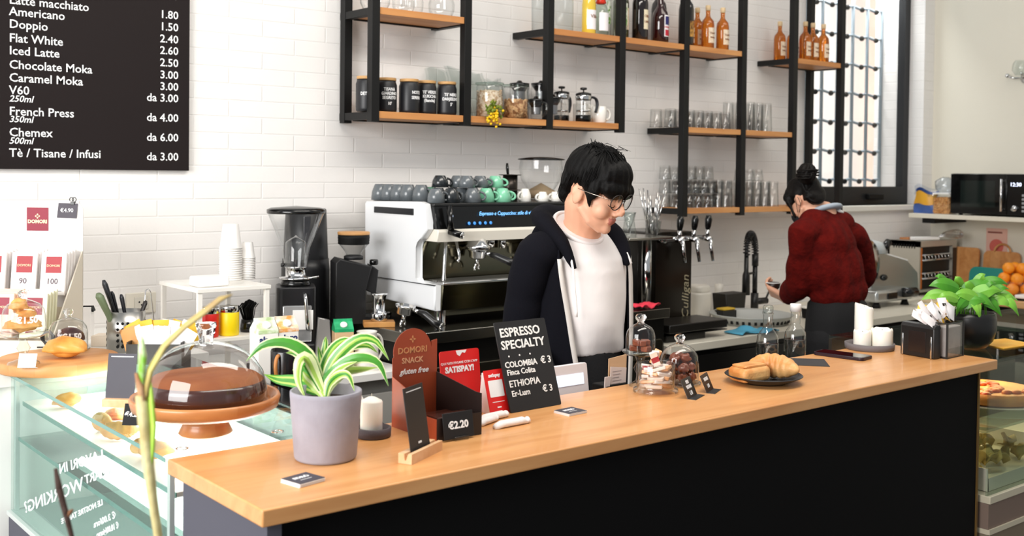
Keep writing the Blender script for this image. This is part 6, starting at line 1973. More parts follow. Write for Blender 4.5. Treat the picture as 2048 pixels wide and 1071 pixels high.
tag(MB().prism([(0, 0), (.22, 0), (.20, .16), (.03, .2)], 0, .012, .002, 'z').build('light_board', mat('pale board wood', 'D8C29A', .6), None, (5.70, 3.10, WZ+.0005), (0, 0, .2)), 'pale wooden board lying right of the slicer', 'cutting board')

# microwave on its shelf
t = thing('wall_shelf', 'white shelf on the right wall under the microwave', 'shelf', (6.10, 2.74, 1.345))
MB().box((0, 0, 0), (XR-.004-6.10, .88, .026), .002).build('board', mat('cream worktop'), t)
MB().box((.02, .72, -.03), (XR-.01-6.10, .80, 0)).build('bracket', BLACK, t)
t = thing('microwave', 'black microwave with a chrome bar handle on the wall shelf', 'microwave', (6.12, 2.80, 1.3715))
mh, ml = .245, .562
MB().box((.015, 0, .008), (.36, ml, mh), .004).build('casing', mat('microwave black', '131314', .3), t)
d_ = MB().box((0, .222, .010), (.015, ml, mh-.002), .002).build('door', mat('door glass black', '0A0B0B', .08), t)
MB().box((-.001, .29, .05), (.0, .50, mh-.04)).build('door_window', mat('smoky glass', '1A211F', .06), d_)
MB().box((0, 0, .010), (.015, .22, mh-.002), .002).build('control_panel', BLACKG, t)
MB().cyl((-.022, .245, .03), (-.022, .245, mh-.03), .0065, seg=14).cyl((-.022, .245, .04), (.002, .245, .04), .006, seg=10).cyl((-.022, .245, mh-.04), (.002, .245, mh-.04), .006, seg=10).build('handle', CHROME, t)
MB().cyl((0, .175, .05), (-.016, .175, .05), .017, seg=24).build('knob', CHROME, t)
MB().text('12:30', .03, TM((-.001, .205, .175), FRONT, 0, -PI/2)).build('clock_digits', mat('digit glow', 'DDE6FF', .5, emit='DDE6FF', estr=2), t)
b = MB()
for k in range(5):
    b.box((-.001, .11, .03+.022*k), (0, .135, .042+.022*k))
b.build('buttons', mat('button grey', '9A9C9E', .4), t)
for y in (.04, ml-.04):
    MB().cyl((.05, y, 0), (.05, y, .008), .012, seg=10).build('foot', BLACK, t)
t = thing('power_cord', 'black power cord hanging from the microwave behind the oranges', 'cord', (0, 0, 0))
MB().tube(bez((6.49, 2.76, 1.34), (6.46, 2.84, 1.28), (6.48, 2.96, 1.22), (6.487, 3.06, 1.07), 12), .0045, 8).build('cable', mat('cord green', '2A2A18', .5), t)
t = thing('snack_bag', 'blue and yellow plastic snack bag left of the cereal tub on the shelf', 'bag', (6.20, 3.57, 1.3715))
g = [[(.02*math.sin(3*v+u*4)+.03*math.sin(PI*u)*(1-v), .075*(1-2*u)+.01*math.sin(5*v), .145*v+.015*math.sin(6*u)*v) for v in [j/8 for j in range(9)]] for u in [i/8 for i in range(9)]]
g2 = [[(x-.06*math.sin(PI*i/8)*(1-j/9), y, z) for j, (x, y, z) in enumerate(r_)] for i, r_ in enumerate(g)]
MB().sheet(g).sheet([r_[:5] for r_ in g2]).build('lower_bag', mat('bag blue', '3C5CA0', .35), t)
MB().sheet([[(x-.004, y, z) for x, y, z in r_[3:8]] for r_ in g2]).build('yellow_label', mat('bag yellow', 'E0A530', .4), t)
MB().sheet([[(x, y*1.15, z+.02) for x, y, z in r_[5:]] for r_ in g2]).build('clear_top', glass('bag plastic', (.82, .86, .92), (.5, .55, .62), 1.6, .1), t)
t = thing('cereal_tub', 'clear tub of cereal pieces with a plastic bag on top, left of the microwave', 'container', (6.18, 3.43, 1.3715))
MB().prism(rrect(.10, .11, .015, 4, -.05, -.055), 0, .118, .002, 'z').build('clear_tub', GLASS, t)
MB().prism(rrect(.105, .115, .015, 4, -.0525, -.0575), .118, .128, .002, 'z').build('lid', mat('milky lid', 'E8E8E4', .3), t)
b = MB().prism(rrect(.092, .102, .012, 4, -.046, -.051), .003, .095, 0, 'z')
rnd = random.Random(31)
for k in range(160):
    f_ = k % 4
    u, v = rnd.uniform(-.044, .044), rnd.uniform(.006, .1)
    p_ = {0: (-.047, u, v), 1: (u, -.052, v), 2: (u, rnd.uniform(-.04, .04), .097), 3: (-.047, u, v)}[f_]
    b.at(TM(p_, rnd.random()*3, rnd.random()*3, 0)).ell((0, 0, 0), (.008, .006, .004), 6, 4)
b.at().build('cereal', mat('cereal', 'D2A066', .8, var=(50, 'B67C42', .1)), t)['kind'] = 'stuff'
t = thing('plastic_bag', 'puffed clear plastic bag on top of the cereal tub', 'bag', (6.19, 3.44, 1.4998))
MB().ell((0, 0, .045), (.05, .055, .05), 20, 14, lambda v: 1+.14*noise.noise(v*3.1)).build('film', glass('bag plastic'), t)
t = thing('wall_lamp', 'small chrome and glass wall lamp on the right wall', 'lamp', (XR-.002, 3.10, 2.19))
MB().cyl((0, 0, 0), (-.012, 0, 0), .035, seg=24).tube([(-.012, 0, 0), (-.06, 0, .01), (-.08, .0, .03)], .007, 8).build('bracket', CHROME, t)
MB().lathe([(.03, 0), (.05, .03), (.045, .07), (.03, .09)], 24, cap=False).build('glass_shade', glass('knob glass'), t).location = (-.08, 0, .01)
MB().tube([(-.012, .0, .0), (-.05, .06, .0), (-.06, .085, .01)], .006, 8).ell((-.062, .09, .015), .014, 10, 8).build('side_arm', CHROME, t)

# ------------------------------------------------------------------ second display case at the bar's far end
Q0, Q1 = 3.158, 4.45
t = thing('display_case', 'glass food display case at the far right end of the bar', 'display case', (Q0, 1.60, 0))
dl, dd_ = Q1-Q0, .56
MB().box((0, -.02, T-.012), (dl, dd_, T-.001), .001).build('top_glass', glass('dark case glass', (.90, .94, .91), (.30, .44, .38), .6), t)
MB().box((0, .0, .645), (dl, .006, T-.0125)).build('front_glass', glass('dark case glass'), t)
MB().box((.0, .01, .832), (dl, dd_-.02, .840)).build('glass_shelf', glass('dark case glass'), t)
MB().box((0, dd_-.012, .645), (dl, dd_, T-.0125)).build('back_panel', mat('case brown', '2A2218', .5), t)
MB().box((0, -.01, .622), (dl, dd_, .645), .002).build('tray_rail', mat('rail cream', 'CFC6AE', .4), t)
MB().box((0, -.005, .545), (dl, dd_, .622)).build('mid_panel', mat('taupe panel', '7E6A5E', .6), t)
MB().box((0, -.01, .53), (dl, dd_, .545)).build('trim_strip', mat('rail cream'), t)
MB().box((0, -.005, .0), (dl, dd_, .53)).build('base', mat('brown base', '857764', .5, .2), t)
t.children[0].name
l2 = area('case_lamp', (Q0+.6, 1.9, T-.03), (Q0+.6, 1.9, 0), .9, .1, 3, (1, .70, .36))
pz_ = Zp(2035, 805, .80)
t = thing('pizza', 'tomato topped flatbread on a plate in the far display case', 'pizza', (3.56, 1.80, .841))
MB().lathe([(.10, 0), (.165, .01), (.17, .014), (.10, .006), (0, .006)], 40).build('plate', mat('cream plate', 'E6DCC6', .4), t)
MB().lathe([(.13, .012), (.152, .02), (.158, .036), (.146, .052), (.125, .046), (.06, .044), (0, .046)], 40).build('crust', mat('pizza crust', 'B96A20', .5, var=(16, 'DE9A44', .2), bump=(30, .5)), t)
b = MB()
rnd = random.Random(17)
for k in range(30):
    a, r_ = rnd.uniform(0, 6.28), rnd.uniform(0, .12)
    b.ell((r_*math.cos(a), r_*math.sin(a), .048), (.02, .016, .008), 8, 6)
b.build('topping', mat('tomato topping', 'B8441A', .4, var=(30, 'E0842A', .1)), t)['kind'] = 'stuff'
t = thing('chip_tray', 'white tray of folded pasta crisps low in the far display case', 'tray', (3.20, 1.62, .6465))
MB().box((0, 0, 0), (.56, .44, .006)).prism([(0, 0), (.006, 0), (-.0, .07), (-.006, .07)], 0, .44).prism([(.554, 0), (.56, 0), (.566, .07), (.56, .07)], 0, .44).box((0, .432, .006), (.56, .44, .15)).box((0, 0, .006), (.56, .006, .04)).build('tray_body', mat('tray cream', 'E9E2CE', .4), t)
rnd = random.Random(23)
CR = mat('crisp', 'C9B26A', .6, var=(20, 'A8904A', .15))
for k in range(40):
    g = [[(.05*(u-.5), .035*(v-.5), .012*math.sin(PI*u)+.01*math.cos(PI*v*2)) for v in (0, .25, .5, .75, 1)] for u in (0, .25, .5, .75, 1)]
    o = MB().sheet(g, .003).build('crisp', CR, None, (3.20+rnd.uniform(.06, .50), 1.62+rnd.uniform(.07, .37), .6465+.030+.03*rnd.random()), (rnd.uniform(-.9, .9), rnd.uniform(-.9, .9), rnd.uniform(0, 6)))
    tag(o, 'curled pale pasta crisp in the white tray of the far case', 'crisp', 'crisps in the white tray')
p = Zp(2005, 690, T)
tag(MB().prism([(-.10, -.06), (.07, -.075), (.11, .04), (-.05, .07)], 0, .003, 0, 'z').build('yellow_paper', mat('yellow paper', 'EDA81E', .6, var=(18, 'F3BC48')), None, (p.x+.03, p.y+.02, T-.0005)), 'yellow paper on the far glass case top, right of the pothos bowl', 'paper')
tag(MB().lathe([(.03, 0), (.032, .10), (.0, .105)], 20).build('case_jar', GLASS, None, (4.0, 1.9, T)), 'clear glass jar on top of the far glass case', 'jar') if False else None
# ------------------------------------------------------------------ people
def caps(b, p0, p1, r0, r1=None, seg=14, sc_=None):
    r1 = r0 if r1 is None else r1
    p0, p1 = Vector(p0), Vector(p1)
    b.tube([p0, p1], [r0, r1], seg)
    b.ell(p0, r0, seg, 8).ell(p1, r1, seg, 8)
    return b


def chain(b, pts, rs):
    for k in range(len(pts)-1):
        caps(b, pts[k], pts[k+1], rs[k], rs[k+1])
    return b


def fuse(b, name, mats, parent, voxel, smooth_it=4, fac=.5, pick=None, post=None):
    """overlapping closed shapes -> one continuous skin"""
    bmesh.ops.recalc_face_normals(b.bm, faces=b.bm.faces[:])
    me = bpy.data.meshes.new('raw')
    b.bm.to_mesh(me)
    b.bm.free()
    o = bpy.data.objects.new('raw', me)
    C.objects.link(o)
    m = o.modifiers.new('r', 'REMESH')
    m.mode = 'VOXEL'
    m.voxel_size = voxel
    s = o.modifiers.new('s', 'SMOOTH')
    s.factor = fac
    s.iterations = smooth_it
    dg = bpy.context.evaluated_depsgraph_get()
    me2 = bpy.data.meshes.new_from_object(o.evaluated_get(dg))
    bpy.data.objects.remove(o)
    bpy.data.meshes.remove(me)
    me2.name = name
    me2.materials.clear()
    for mm in (mats if isinstance(mats, list) else [mats]):
        me2.materials.append(mm)
    if post:
        for v in me2.vertices:
            v.co = post(v.co)
    for p in me2.polygons:
        p.use_smooth = True
        p.material_index = pick(p.center) if pick else 0
    r = bpy.data.objects.new(name, me2)
    C.objects.link(r)
    if parent:
        r.parent = parent
    return r


def hand(b, wrist, fwd, palm, curl=.35, spread=.10, left=False, s=1.0):
    """wrist point, direction of the fingers, palm normal; five fingers, unequal and bent"""
    wrist, f, n = Vector(wrist), Vector(fwd).normalized(), Vector(palm).normalized()
    n = (n-f*n.dot(f)).normalized()
    sd = f.cross(n)*(-1 if left else 1)          # towards the thumb
    k0 = wrist+f*.085*s
    for q in (-.026, -.009, .009, .026):
        caps(b, wrist+f*.012*s+sd*q*.6*s, k0+sd*q*s-n*.002, .0135*s, .0115*s, 10)
    for q, L in ((.029, .070), (.010, .078), (-.010, .073), (-.028, .057)):
        p = k0+sd*q*s
        d = (f+sd*q*spread*12).normalized()
        r = .0088*s
        for j, fr in enumerate((.42, .32, .26)):
            d = (Matrix.Rotation(curl*(.8+.35*j), 3, d.cross(n)) @ d).normalized()
            e = p+d*L*fr*s
            caps(b, p, e, r, r*.92, 9)
            p, r = e, r*.92
    p = wrist+f*.028*s+sd*.026*s
    d = (f*.55+sd*.75+n*.25).normalized()
    for L, r in ((.036, .0125), (.030, .0105), (.024, .0092)):
        e = p+d*L*s
        caps(b, p, e, r*s, r*.9*s, 9)
        p = e
        d = (d+f*.22+n*.12).normalized()


def head(b, H, face=True):
    """H: matrix, looking along local -y"""
    b.at(H)
    b.ell((0, .012, .035), (.073, .090, .090), 26, 18)
    b.ell((0, -.028, -.010), (.062, .066, .080), 24, 16)
    b.ell((0, -.040, -.058), (.047, .048, .042), 20, 14)
    b.ell((0, -.078, -.086), (.022, .018, .018), 14, 10)
    for sx in (-1, 1):
        b.ell((sx*.036, -.062, -.030), (.028, .028, .028), 16, 12)
        b.tube([(sx*.056, .0, -.040), (sx*.043, -.04, -.074), (sx*.012, -.072, -.092)], [.015, .015, .014], 10)
        b.ell((sx*.030, -.078, .036), (.026, .014, .010), 14, 8)
        b.ell((sx*.074, .012, -.010), (.008, .020, .031), 14, 10).ell((sx*.078, .022, .002), (.008, .012, .022), 12, 8)
        b.ell((sx*.010, -.100, -.030), (.009, .010, .007), 10, 8)
    b.tube([(0, -.082, .030), (0, -.096, .008), (0, -.113, -.016), (0, -.110, -.027)], [.009, .0095, .0125, .0115], 12)
    b.ell((0, -.091, -.050), (.024, .010, .0065), 14, 8).ell((0, -.089, -.061), (.020, .010, .0065), 14, 8)
    b.at()


SKIN = mat('skin', 'E3A98A', .5, sss=.08, var=(9, 'EBB597', .3))
LIPS = mat('lips', 'BE7466', .5)
DEN = mat('black cloth', '101013', .85, bump=(120, .1))

# ---- barista
bx, by = 2.14, 2.30
BO = Vector((bx, by, 0))
per = thing('person', 'barista with short black hair and glasses in a dark hoodie over a white T-shirt', 'person', BO)
HM = Matrix.Translation((-.030, -.085, 1.541)) @ Matrix.Rotation(rad(15), 4, 'Z') @ Matrix.Rotation(rad(22), 4, 'X') @ Matrix.Scale(.90, 4)
b = MB()
head(b, HM)
chain(b, [HM @ Vector((0, .028, -.040)), (-.018, -.028, 1.45), (-.004, .005, 1.39)], [.052, .054, .064])
chain(b, [(-.02, .0, 1.44), (-.09, .01, 1.375)], [.042, .034])
chain(b, [(.0, .0, 1.44), (.08, .02, 1.375)], [.042, .034])
b.ell((0, .0, 1.30), (.135, .085, .11), 24, 16).ell((0, .005, 1.16), (.118, .082, .15), 24, 16).ell((0, .01, .98), (.135, .095, .13), 24, 16)
RS, RE, RW_ = Vector((-.155, .01, 1.378)), Vector((-.180, .045, 1.125)), Vector((-.200, -.125, 1.00))
LS, LE, LW_ = Vector((.145, .03, 1.378)), Vector((.165, .135, 1.13)), Vector((.165, .135, .90))
chain(b, [RS, RE, RW_], [.034, .032, .024])
chain(b, [LS, LE, LW_], [.034, .032, .024])
chain(b, [(-.08, 0, 1.37), RS], [.042, .030])
chain(b, [(.08, 0, 1.37), LS], [.042, .030])
hand(b, RW_, (.05, -1, -.42), (0, -.3, -1), .22, left=False)
hand(b, LW_, (0, -.1, -1), (-1, 0, 0), .4, left=True)
for s_ in (-1, 1):
    chain(b, [(s_*.075, .01, .92), (s_*.085, .0, .50), (s_*.085, .02, .09)], [.082, .054, .038])
    chain(b, [(s_*.085, .03, .045), (s_*.095, -.13, .035)], [.04, .034])
HI = HM.inverted()
def lip(c):
    q = HI @ c
    return 1 if abs(q.x) < .023 and -.067 < q.z < -.044 and q.y < -.090 else 0
fuse(b, 'body', [SKIN, LIPS], per, .0042, 5, .5, lip)

# T-shirt
TEE = mat('white cotton', 'F3EEEC', .85, bump=(9, .35))
b = MB()
prof = [(1.085, .128, .098), (1.12, .134, .103), (1.17, .136, .106), (1.22, .136, .107), (1.27, .139, .108), (1.32, .142, .105), (1.37, .142, .096), (1.41, .118, .084), (1.435, .090, .076), (1.452, .072, .068)]
rings = [[(rx*math.cos(2*PI*k/40)-.012*max(0, (z-1.36)*10), ry*math.sin(2*PI*k/40)-.010, z+.62*(ry*math.sin(2*PI*k/40)-.01)*max(0, min(1, (z-1.34)/.1))) for k in range(41)] for z, rx, ry in prof]
b.sheet(rings)
b._add(rings[0][:-1], [tuple(range(40))])
b._add(rings[-1][:-1], [tuple(range(40))])
bmesh.ops.remove_doubles(b.bm, verts=b.bm.verts[:], dist=1e-5)
def teefold(c):
    n_ = noise.noise(Vector((c.x*9, c.y*6, c.z*7)))*.009 + .006*math.sin((c.z*34+c.x*28))*max(0, (1.32-c.z)*3)
    d = Vector((c.x, c.y, 0))
    return c+d.normalized()*n_ if d.length > .03 else c
fuse(b, 't_shirt', TEE, per, .006, 8, .5, None, teefold)
b = MB()
ring = []
Nk = Matrix.Translation((-.022, -.014, 1.440)) @ Matrix.Rotation(rad(33), 4, 'X')
b.at(Nk).tube([(.072*math.cos(a), .076*math.sin(a), 0) for a in [2*PI*k/40 for k in range(41)]], .0065, 8, False).at().build('collar', TEE, per)

# hoodie: back, sides and two open fronts, then sleeves and hood
HOOD = mat('charcoal fleece', '0D0D14', .95, spec=.15, bump=(160, .12))
def shell(a0f, a1f, zs, rxf, ryf, th, cyf=lambda z: -.005):
    n_ = 44
    outer, inner = [], []
    for z in zs:
        a0, a1 = a0f(z), a1f(z)
        ro, ri = [], []
        for k in range(n_+1):
            a = a0+(a1-a0)*k/n_
            wob = 1+.022*math.sin(5*a+9*z)+.015*math.sin(11*a-14*z)
            ro.append((rxf(z)*wob*math.sin(a), -ryf(z)*wob*math.cos(a)+cyf(z), z))
            ri.append(((rxf(z)*wob-th)*math.sin(a), -(ryf(z)*wob-th)*math.cos(a)+cyf(z), z))
        outer.append(ro)
        inner.append(ri)
    return outer, inner
zs = [.96+.025*k for k in range(18)]
def lerp(a, b_, u):
    return a+(b_-a)*max(0, min(1, u))
oL = lambda z: rad(lerp(38, 52, (z-.96)/.42))
oR = lambda z: rad(360-lerp(34, 62, (z-.96)/.42))
rxf = lambda z: lerp(.156, .158, (z-.96)/.3) if z < 1.3 else lerp(.158, .150, (z-1.3)/.09)
ryf = lambda z: lerp(.128, .120, (z-.96)/.3) if z < 1.3 else lerp(.120, .112, (z-1.3)/.09)
O_, I_ = shell(lambda z: oL(z), lambda z: oR(z), zs, rxf, ryf, .008)
b = MB()
nn = len(O_[0])
b.sheet(O_).sheet(I_)
for col in (0, nn-1):
    b.sheet([[O_[k][col], I_[k][col]] for k in range(len(zs))])
b.sheet([O_[0], I_[0]]).sheet([O_[-1], I_[-1]])
hd = b.build('hoodie', HOOD, per)
b = MB()
def slv(b, pts, rs):
    P = smooth([Vector(p) for p in pts], 26)
    R = []
    for k in range(27):
        u = k/26*(len(rs)-1)
        i = min(int(u), len(rs)-2)
        R.append((rs[i]*(1-(u-i))+rs[i+1]*(u-i))*(1+.022*math.sin(k*1.7)+.015*math.sin(k*3.1)))
    b.tube(P, R, 22)
    b.ell(P[0], R[0]*1.0, 18, 10)
slv(b, [(-.10, .0, 1.375), RS+Vector((-.004, 0, -.014)), RS.lerp(RE, .55)+Vector((-.006, .01, 0)), RE, RE.lerp(RW_, .5), RW_+Vector((0, .02, .01))], [.060, .060, .056, .053, .048, .040])
slv(b, [(.095, .01, 1.375), LS+Vector((.0, .01, -.014)), LS.lerp(LE, .55), LE, LE.lerp(LW_, .5), LW_+Vector((0, 0, .03))], [.058, .058, .054, .051, .046, .040])
for q in ((-.085, .02, 1.385), (.08, .02, 1.385), (0, .05, 1.39)):
    b.ell(q, (.075, .065, .055), 18, 12)
def fold2(c):
    return c+Vector((0, 0, 1)).cross(Vector((c.x, c.y, .3))).normalized()*.004*noise.noise(c*16)
fuse(b, 'hoodie_sleeves', HOOD, hd, .0065, 8, .5, None, fold2)
b = MB()
hp_ = [(-.112, -.098, 1.335), (-.122, -.060, 1.400), (-.118, .010, 1.448), (-.085, .075, 1.470), (-.02, .108, 1.470), (.05, .100, 1.465), (.095, .045, 1.455), (.108, -.02, 1.425), (.100, -.075, 1.37), (.088, -.10, 1.33)]
P = smooth([Vector(p) for p in hp_], 28)
b.tube(P, [.009+.031*math.sin(PI*k/28)**.8 for k in range(29)], 16, flat=.8)
b.ell((0, .088, 1.40), (.11, .05, .07), 20, 12)
fuse(b, 'hood', HOOD, hd, .006, 3, .5, None, lambda c: c+Vector((0, 0, .006*noise.noise(c*14))))
# zip tapes and drawstrings
ZIP = mat('zip tape', 'D8D2CC', .7)
for nm, col in (('left', 0), ('right', nn-1)):
    b = MB()
    sgn = 1 if col == 0 else -1
    path = [Vector(O_[k][col])+Vector((0, -.003, 0)) for k in range(len(zs)-1)]
    rows = [[p+Vector((-.011*sgn*-1, 0, 0)), p+Vector((0, -.002, 0)), p+Vector((.006*sgn*-1, -.001, 0))] for p in path]
    b.sheet(rows, .002)
    b.build('zip_tape', ZIP, hd)
STR = mat('white cord', 'EFEAE6', .7)
MB().tube([(-.118, -.085, 1.375), (-.126, -.107, 1.33), (-.128, -.117, 1.27), (-.125, -.121, 1.22), (-.127, -.122, 1.205)], [.0035, .0035, .0035, .0035, .0045], 8).build('drawstring', STR, hd)
MB().tube([(.095, -.092, 1.37), (.098, -.108, 1.34)], .0035, 8).build('drawstring', STR, hd)

# dark trousers and apron
b = MB()
b.prism([(.134*math.cos(a), .104*math.sin(a)) for a in [2*PI*k/32 for k in range(32)]], .90, 1.10, 0, 'z')
b.ell((0, .01, .93), (.150, .112, .13), 28, 16)
for s_ in (-1, 1):
    chain(b, [(s_*.075, .01, .90), (s_*.086, .0, .50), (s_*.086, .02, .10)], [.095, .068, .055])
fuse(b, 'trousers', DEN, per, .008, 3)
for s_ in (-1, 1):
    MB().ell((s_*.092, -.05, .035), (.05, .135, .045), 18, 10, lambda v: 1 if v.z > -.5 else .8).build('shoe', BLACK, per)

# hair
HAIR = mat('black hair', '060505', .6, spec=.15, bump=(90, .2))
b = MB()
b.at(HM)
b.ell((0, .022, .062), (.086, .100, .086), 28, 18)
b.ell((0, -.040, .068), (.078, .060, .062), 24, 14)
b.ell((-.012, -.072, .046), (.066, .034, .034), 20, 12)
b.ell((.040, -.070, .040), (.038, .032, .032), 16, 10)
b.ell((0, .070, .020), (.072, .044, .062), 22, 14)
b.ell((0, .078, -.030), (.056, .030, .040), 18, 12)
for s_ in (-1, 1):
    b.ell((s_*.072, -.030, .030), (.016, .030, .036), 12, 8)
    b.tube([(s_*.074, -.026, .01), (s_*.070, -.034, -.014), (s_*.066, -.040, -.034)], [.010, .007, .001], 10)
b.at()
def hairf(c):
    q = HI @ c
    d = (q-Vector((0, .01, .03)))
    a = math.atan2(d.x, -d.y)
    k = .0015*math.sin(a*26+q.z*30)+.005*noise.noise(q*24)
    return c+(HM.to_3x3() @ d.normalized())*k
hr = fuse(b, 'hair', HAIR, per, .004, 2, .5, None, hairf)
b = MB()
b.at(HM)
rnd = random.Random(77)
for k in range(340):
    a = rnd.uniform(-PI, PI)
    top = Vector((rnd.gauss(0, .02), .02+rnd.gauss(0, .02), .147))
    fr = abs(a) < 1.15
    rr = Vector((math.sin(a)*.088, -math.cos(a)*(.106 if fr else .108)+.008, 0))
    end = rr+Vector((0, 0, rnd.uniform(.008, .03) if fr else rnd.uniform(-.05, .02) if abs(a) > 2.0 else rnd.uniform(.01, .04)))
    m1 = rr*.72+Vector((0, 0, .132+rnd.uniform(-.004, .006)))
    m2 = rr*1.03+Vector((0, 0, .085))
    P = bez(top, m1, m2, end, 9)
    b.tube(P, [.0012, .0016, .0017, .0017, .0016, .0015, .0013, .0011, .0008, .0003], 4)
for k in range(9):
    a = rnd.uniform(-2, 2)
    p0 = Vector((.03*math.sin(a), .0+.04*math.cos(a*2), .148))
    b.tube([p0, p0+Vector((.02*math.sin(a), rnd.uniform(-.03, .02), .010)), p0+Vector((.05*math.sin(a), rnd.uniform(-.05, .03), .008))], [.001, .0009, .0003], 4)
b.at()
b.build('hair_strands', HAIR, hr)['kind'] = 'stuff'
# glasses
b = MB()
b.at(HM)
GF = mat('spectacle frame', '1C1614', .3)
for s_ in (-1, 1):
    c0 = Vector((s_*.034, -.106, .014))
    b.tube([c0+Vector((.0275*math.cos(a)+.0, abs(s_*.0)+.006*(math.cos(a)*s_ > 0)*abs(math.cos(a)), .0245*math.sin(a))) for a in [2*PI*k/32 for k in range(33)]], .0017, 8, False)
b.tube(bez((-.008, -.107, .018), (-.003, -.111, .021), (.003, -.111, .021), (.008, -.107, .018), 8), .0015, 8)
gl_ = b.at().build('glasses', GF, per)
b = MB().at(HM)
for s_ in (-1, 1):
    b.tube([(s_*.061, -.100, .020), (s_*.078, -.088, .021), (s_*.090, -.045, .018), (s_*.087, -.010, .014), (s_*.083, .012, .012)], .0019, 8, flat=.6)
b.at().build('temple', mat('temple metal', 'B8A99E', .25, .9), gl_)
b = MB().at(HM)
for s_ in (-1, 1):
    c0 = Vector((s_*.034, -.1055, .014))
    b.sheet([[c0+Vector((r_*.0245*math.cos(a), .004*r_*max(0, math.cos(a)*s_), r_*.0215*math.sin(a))) for a in [2*PI*k/24 for k in range(25)]] for r_ in (.02, .5, 1)])
b.at().build('lens', glass('lens glass', (.95, .93, .92), (.8, .8, .8), .8), gl_)
# lowered lashes and brows
b = MB().at(HM)
for s_ in (-1, 1):
    b.tube([(s_*.016, -.0905, -.002), (s_*.026, -.0955, -.007), (s_*.038, -.0935, -.007), (s_*.049, -.085, -.001)], [.0008, .0015, .0016, .0008], 6)
b.at().build('eyelashes', BLACK, per)

# ---- woman at the back, seen from behind
w0 = Yp(1672, 560, 2.72)
WO = Vector((w0.x, 2.72, 0))
wp = thing('person', 'person with a hair bun in a red knitted jumper, seen from behind', 'person', WO)
def wl(px, py, y):
    return Yp(px, py, y)-WO
KNIT = mat('red knit', '4C0806', .95, spec=.15, bump=(55, .6), var=(26, '66100A', .2))
nb = wl(1648, 418, 2.77)
hc = wl(1611, 401, 2.82)
WM = Matrix.Translation(hc) @ Matrix.Rotation(rad(180-6), 4, 'Z') @ Matrix.Rotation(rad(38), 4, 'X') @ Matrix.Scale(.82, 4)
ls, le, lw = wl(1607, 462, 2.75), wl(1601, 560, 2.80), wl(1572, 596, 2.93)
rs_, re, rw = wl(1706, 468, 2.75), wl(1722, 545, 2.80), wl(1690, 590, 2.98)
chest, waist = wl(1655, 500, 2.74), wl(1675, 590, 2.72)
b = MB()
head(b, WM)
chain(b, [hc+Vector((.01, -.03, -.045)), nb+Vector((0, 0, -.02))], [.05, .055])
b.ell(chest, (.115, .07, .12), 22, 14).ell(waist, (.105, .08, .13), 22, 14).ell((waist.x, 0, .95), (.135, .10, .13), 22, 14)
chain(b, [ls, le, lw], [.036, .032, .025])
chain(b, [rs_, re, rw], [.036, .032, .025])
hf = wl(1546, 583, 3.0)-lw
hand(b, lw, hf, (.6, .2, .75), .5, left=False)
hand(b, rw, (-.5, .8, -.2), (0, 0, -1), .4, left=True)
for s_ in (-1, 1):
    chain(b, [(s_*.075+waist.x, 0, .90), (s_*.085+waist.x, .0, .48), (s_*.085+waist.x, -.02, .09)], [.08, .054, .038])
    chain(b, [(s_*.085+waist.x, -.03, .045), (s_*.09+waist.x, .12, .035)], [.04, .034])
fuse(b, 'body', SKIN, wp, .0048, 3)
b = MB()
b.ell(chest.lerp(waist, .3)+Vector((-.03, 0, 0)), (.125, .10, .15), 24, 14).ell(chest+Vector((0, 0, .01)), (.150, .100, .135), 26, 16).ell(chest.lerp(waist, .5)+Vector((.012, -.004, 0)), (.150, .110, .15), 26, 16).ell(waist+Vector((.0, .0, .02)), (.146, .110, .10), 26, 14)
slv(b, [ls+Vector((.05, 0, .0)), ls+Vector((-.006, 0, -.01)), ls.lerp(le, .5)+Vector((-.012, 0, 0)), le+Vector((-.006, 0, -.012)), le.lerp(lw, .6), lw+Vector((.008, -.01, 0))], [.056, .058, .057, .058, .054, .036])
slv(b, [rs_+Vector((-.05, 0, 0)), rs_+Vector((.008, 0, -.01)), rs_.lerp(re, .5)+Vector((.02, 0, 0)), re+Vector((.01, 0, -.01)), re.lerp(rw, .6), rw], [.056, .060, .060, .060, .050, .036])
chain(b, [ls.lerp(nb, .4), nb+Vector((0, -.005, -.055)), rs_.lerp(nb, .4)], [.058, .062, .058])
def knitf(c):
    u = c.x*95
    k_ = .0022*math.sin(u)+.004*math.sin(c.z*38+c.x*30)*math.sin(c.x*22)+.006*noise.noise(c*9)
    return c+Vector((c.x-chest.x, c.y, 0)).normalized()*k_
jm = fuse(b, 'knitted_jumper', KNIT, wp, .006, 10, .5, None, knitf)
MB().at(Matrix.Translation(nb+Vector((-.004, .0, -.006))) @ Matrix.Rotation(rad(-22), 4, 'X')).tube([(.066*math.cos(a), .06*math.sin(a), 0) for a in [2*PI*k/36 for k in range(37)]], .020, 12, False, flat=.6).at().build('shirt_collar', mat('pale blue shirt', 'A9B4C0', .8), wp)
b = MB()
b.tube([nb+Vector((.045, -.04, -.005)), nb+Vector((.075, -.03, -.012)), nb+Vector((.10, -.02, -.03))], [.014, .016, .010], 10, flat=.5)
b.build('apron_strap', mat('white card'), wp)
b = MB()
ax = waist.x
prof = [(.50, .155, .12), (.70, .160, .125), (.85, .158, .125), (.98, .150, .118), (1.05, .142, .112), (1.08, .118, .09)]
g = [[(ax+rx*math.cos(a)*(1+.015*math.sin(7*a)), ry*math.sin(a)*(1+.02*math.sin(9*a)), z) for a in [2*PI*k/48 for k in range(49)]] for z, rx, ry in prof]
b.sheet(g)
b.build('apron', mat('apron black', '0E0E10', .85), wp)
b = MB()
b.ell((ax, 0, .93), (.145, .11, .12), 24, 14)
for s_ in (-1, 1):
    chain(b, [(ax+s_*.075, 0, .90), (ax+s_*.085, .0, .48), (ax+s_*.085, -.02, .10)], [.092, .066, .055])
fuse(b, 'trousers', DEN, wp, .009, 3)
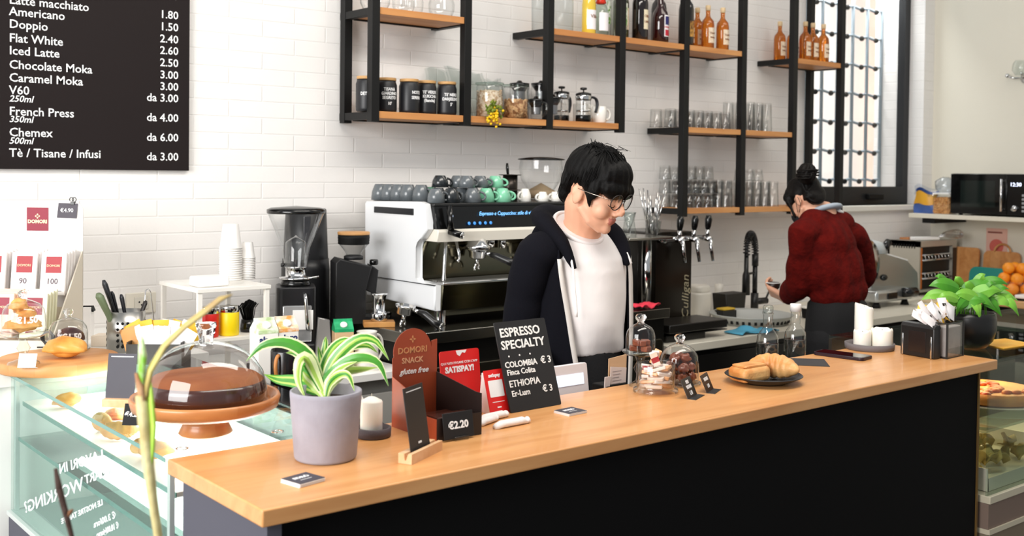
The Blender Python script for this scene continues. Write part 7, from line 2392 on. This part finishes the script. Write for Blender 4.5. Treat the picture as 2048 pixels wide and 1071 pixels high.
for s_ in (-1, 1):
    MB().ell((ax+s_*.09, .05, .035), (.048, .135, .045), 18, 10).build('shoe', BLACK, wp)
WI = WM.inverted()
HAIR2 = mat('brown black hair', '0C0806', .55, spec=.2, bump=(90, .25))
b = MB()
b.at(WM).ell((0, .018, .048), (.083, .100, .086), 26, 16).ell((0, .065, .0), (.070, .045, .07), 20, 12).ell((0, -.05, .07), (.07, .05, .045), 18, 12)
for s_ in (-1, 1):
    b.tube([(s_*.070, -.030, .05), (s_*.074, -.05, .0), (s_*.066, -.062, -.05), (s_*.062, -.066, -.075)], [.016, .013, .010, .002], 10)
b.at()
bun = wl(1614, 347, 2.77)
b.ell(bun, (.040, .040, .044), 22, 14)
def hair2f(c):
    d = c-hc
    return c+d.normalized()*(.004*math.sin(math.atan2(c.x-bun.x, c.y-bun.y)*9+c.z*60)+.006*noise.noise(c*26))
h2 = fuse(b, 'hair', HAIR2, wp, .005, 2, .5, None, hair2f)
b = MB()
for k in range(14):
    a = k*.7
    b.tube(arc(bun+Vector((rnd.uniform(-.006, .006), rnd.uniform(-.006, .006), rnd.uniform(-.02, .02))), (.039+.003*math.sin(k)), a, a+3.5, 12, 'z'), [.004]*13, 6)
b.build('hair_strands', HAIR2, h2)
b = MB().at(WM)
b.tube([(.080, .010, .008), (.086, -.002, -.03), (.080, -.02, -.06)], .0014, 6).tube([(.080, .022, .020), (.084, .03, -.005), (.080, .022, -.035), (.070, -.02, -.06)], .0014, 6)
b.tube([(-.080, .010, .008), (-.086, -.002, -.03), (-.080, -.02, -.06)], .0014, 6)
b.at().build('mask_loop', BLACK, wp)
MB().at(WM).ell((0, -.078, -.05), (.056, .038, .046), 20, 12).at().build('face_mask', mat('mask black', '141417', .8), wp)
cp = Yp(1552, 571, 2.985)
tag(MB().lathe([(.016, 0), (.028, .014), (.033, .036), (.031, .036), (.026, .015), (0, .006)], 26, cap=False).m(1).lathe([(.0335, .035), (.0335, .038), (.030, .038)], 26, cap=False).build('small_bowl', [mat('bowl brown', '2A1812', .35), mat('white card')], None, (cp.x+.006, cp.y+.02, cp.z-.024)),
    'small dark bowl with a pale rim held in the hand of the person in red', 'bowl')
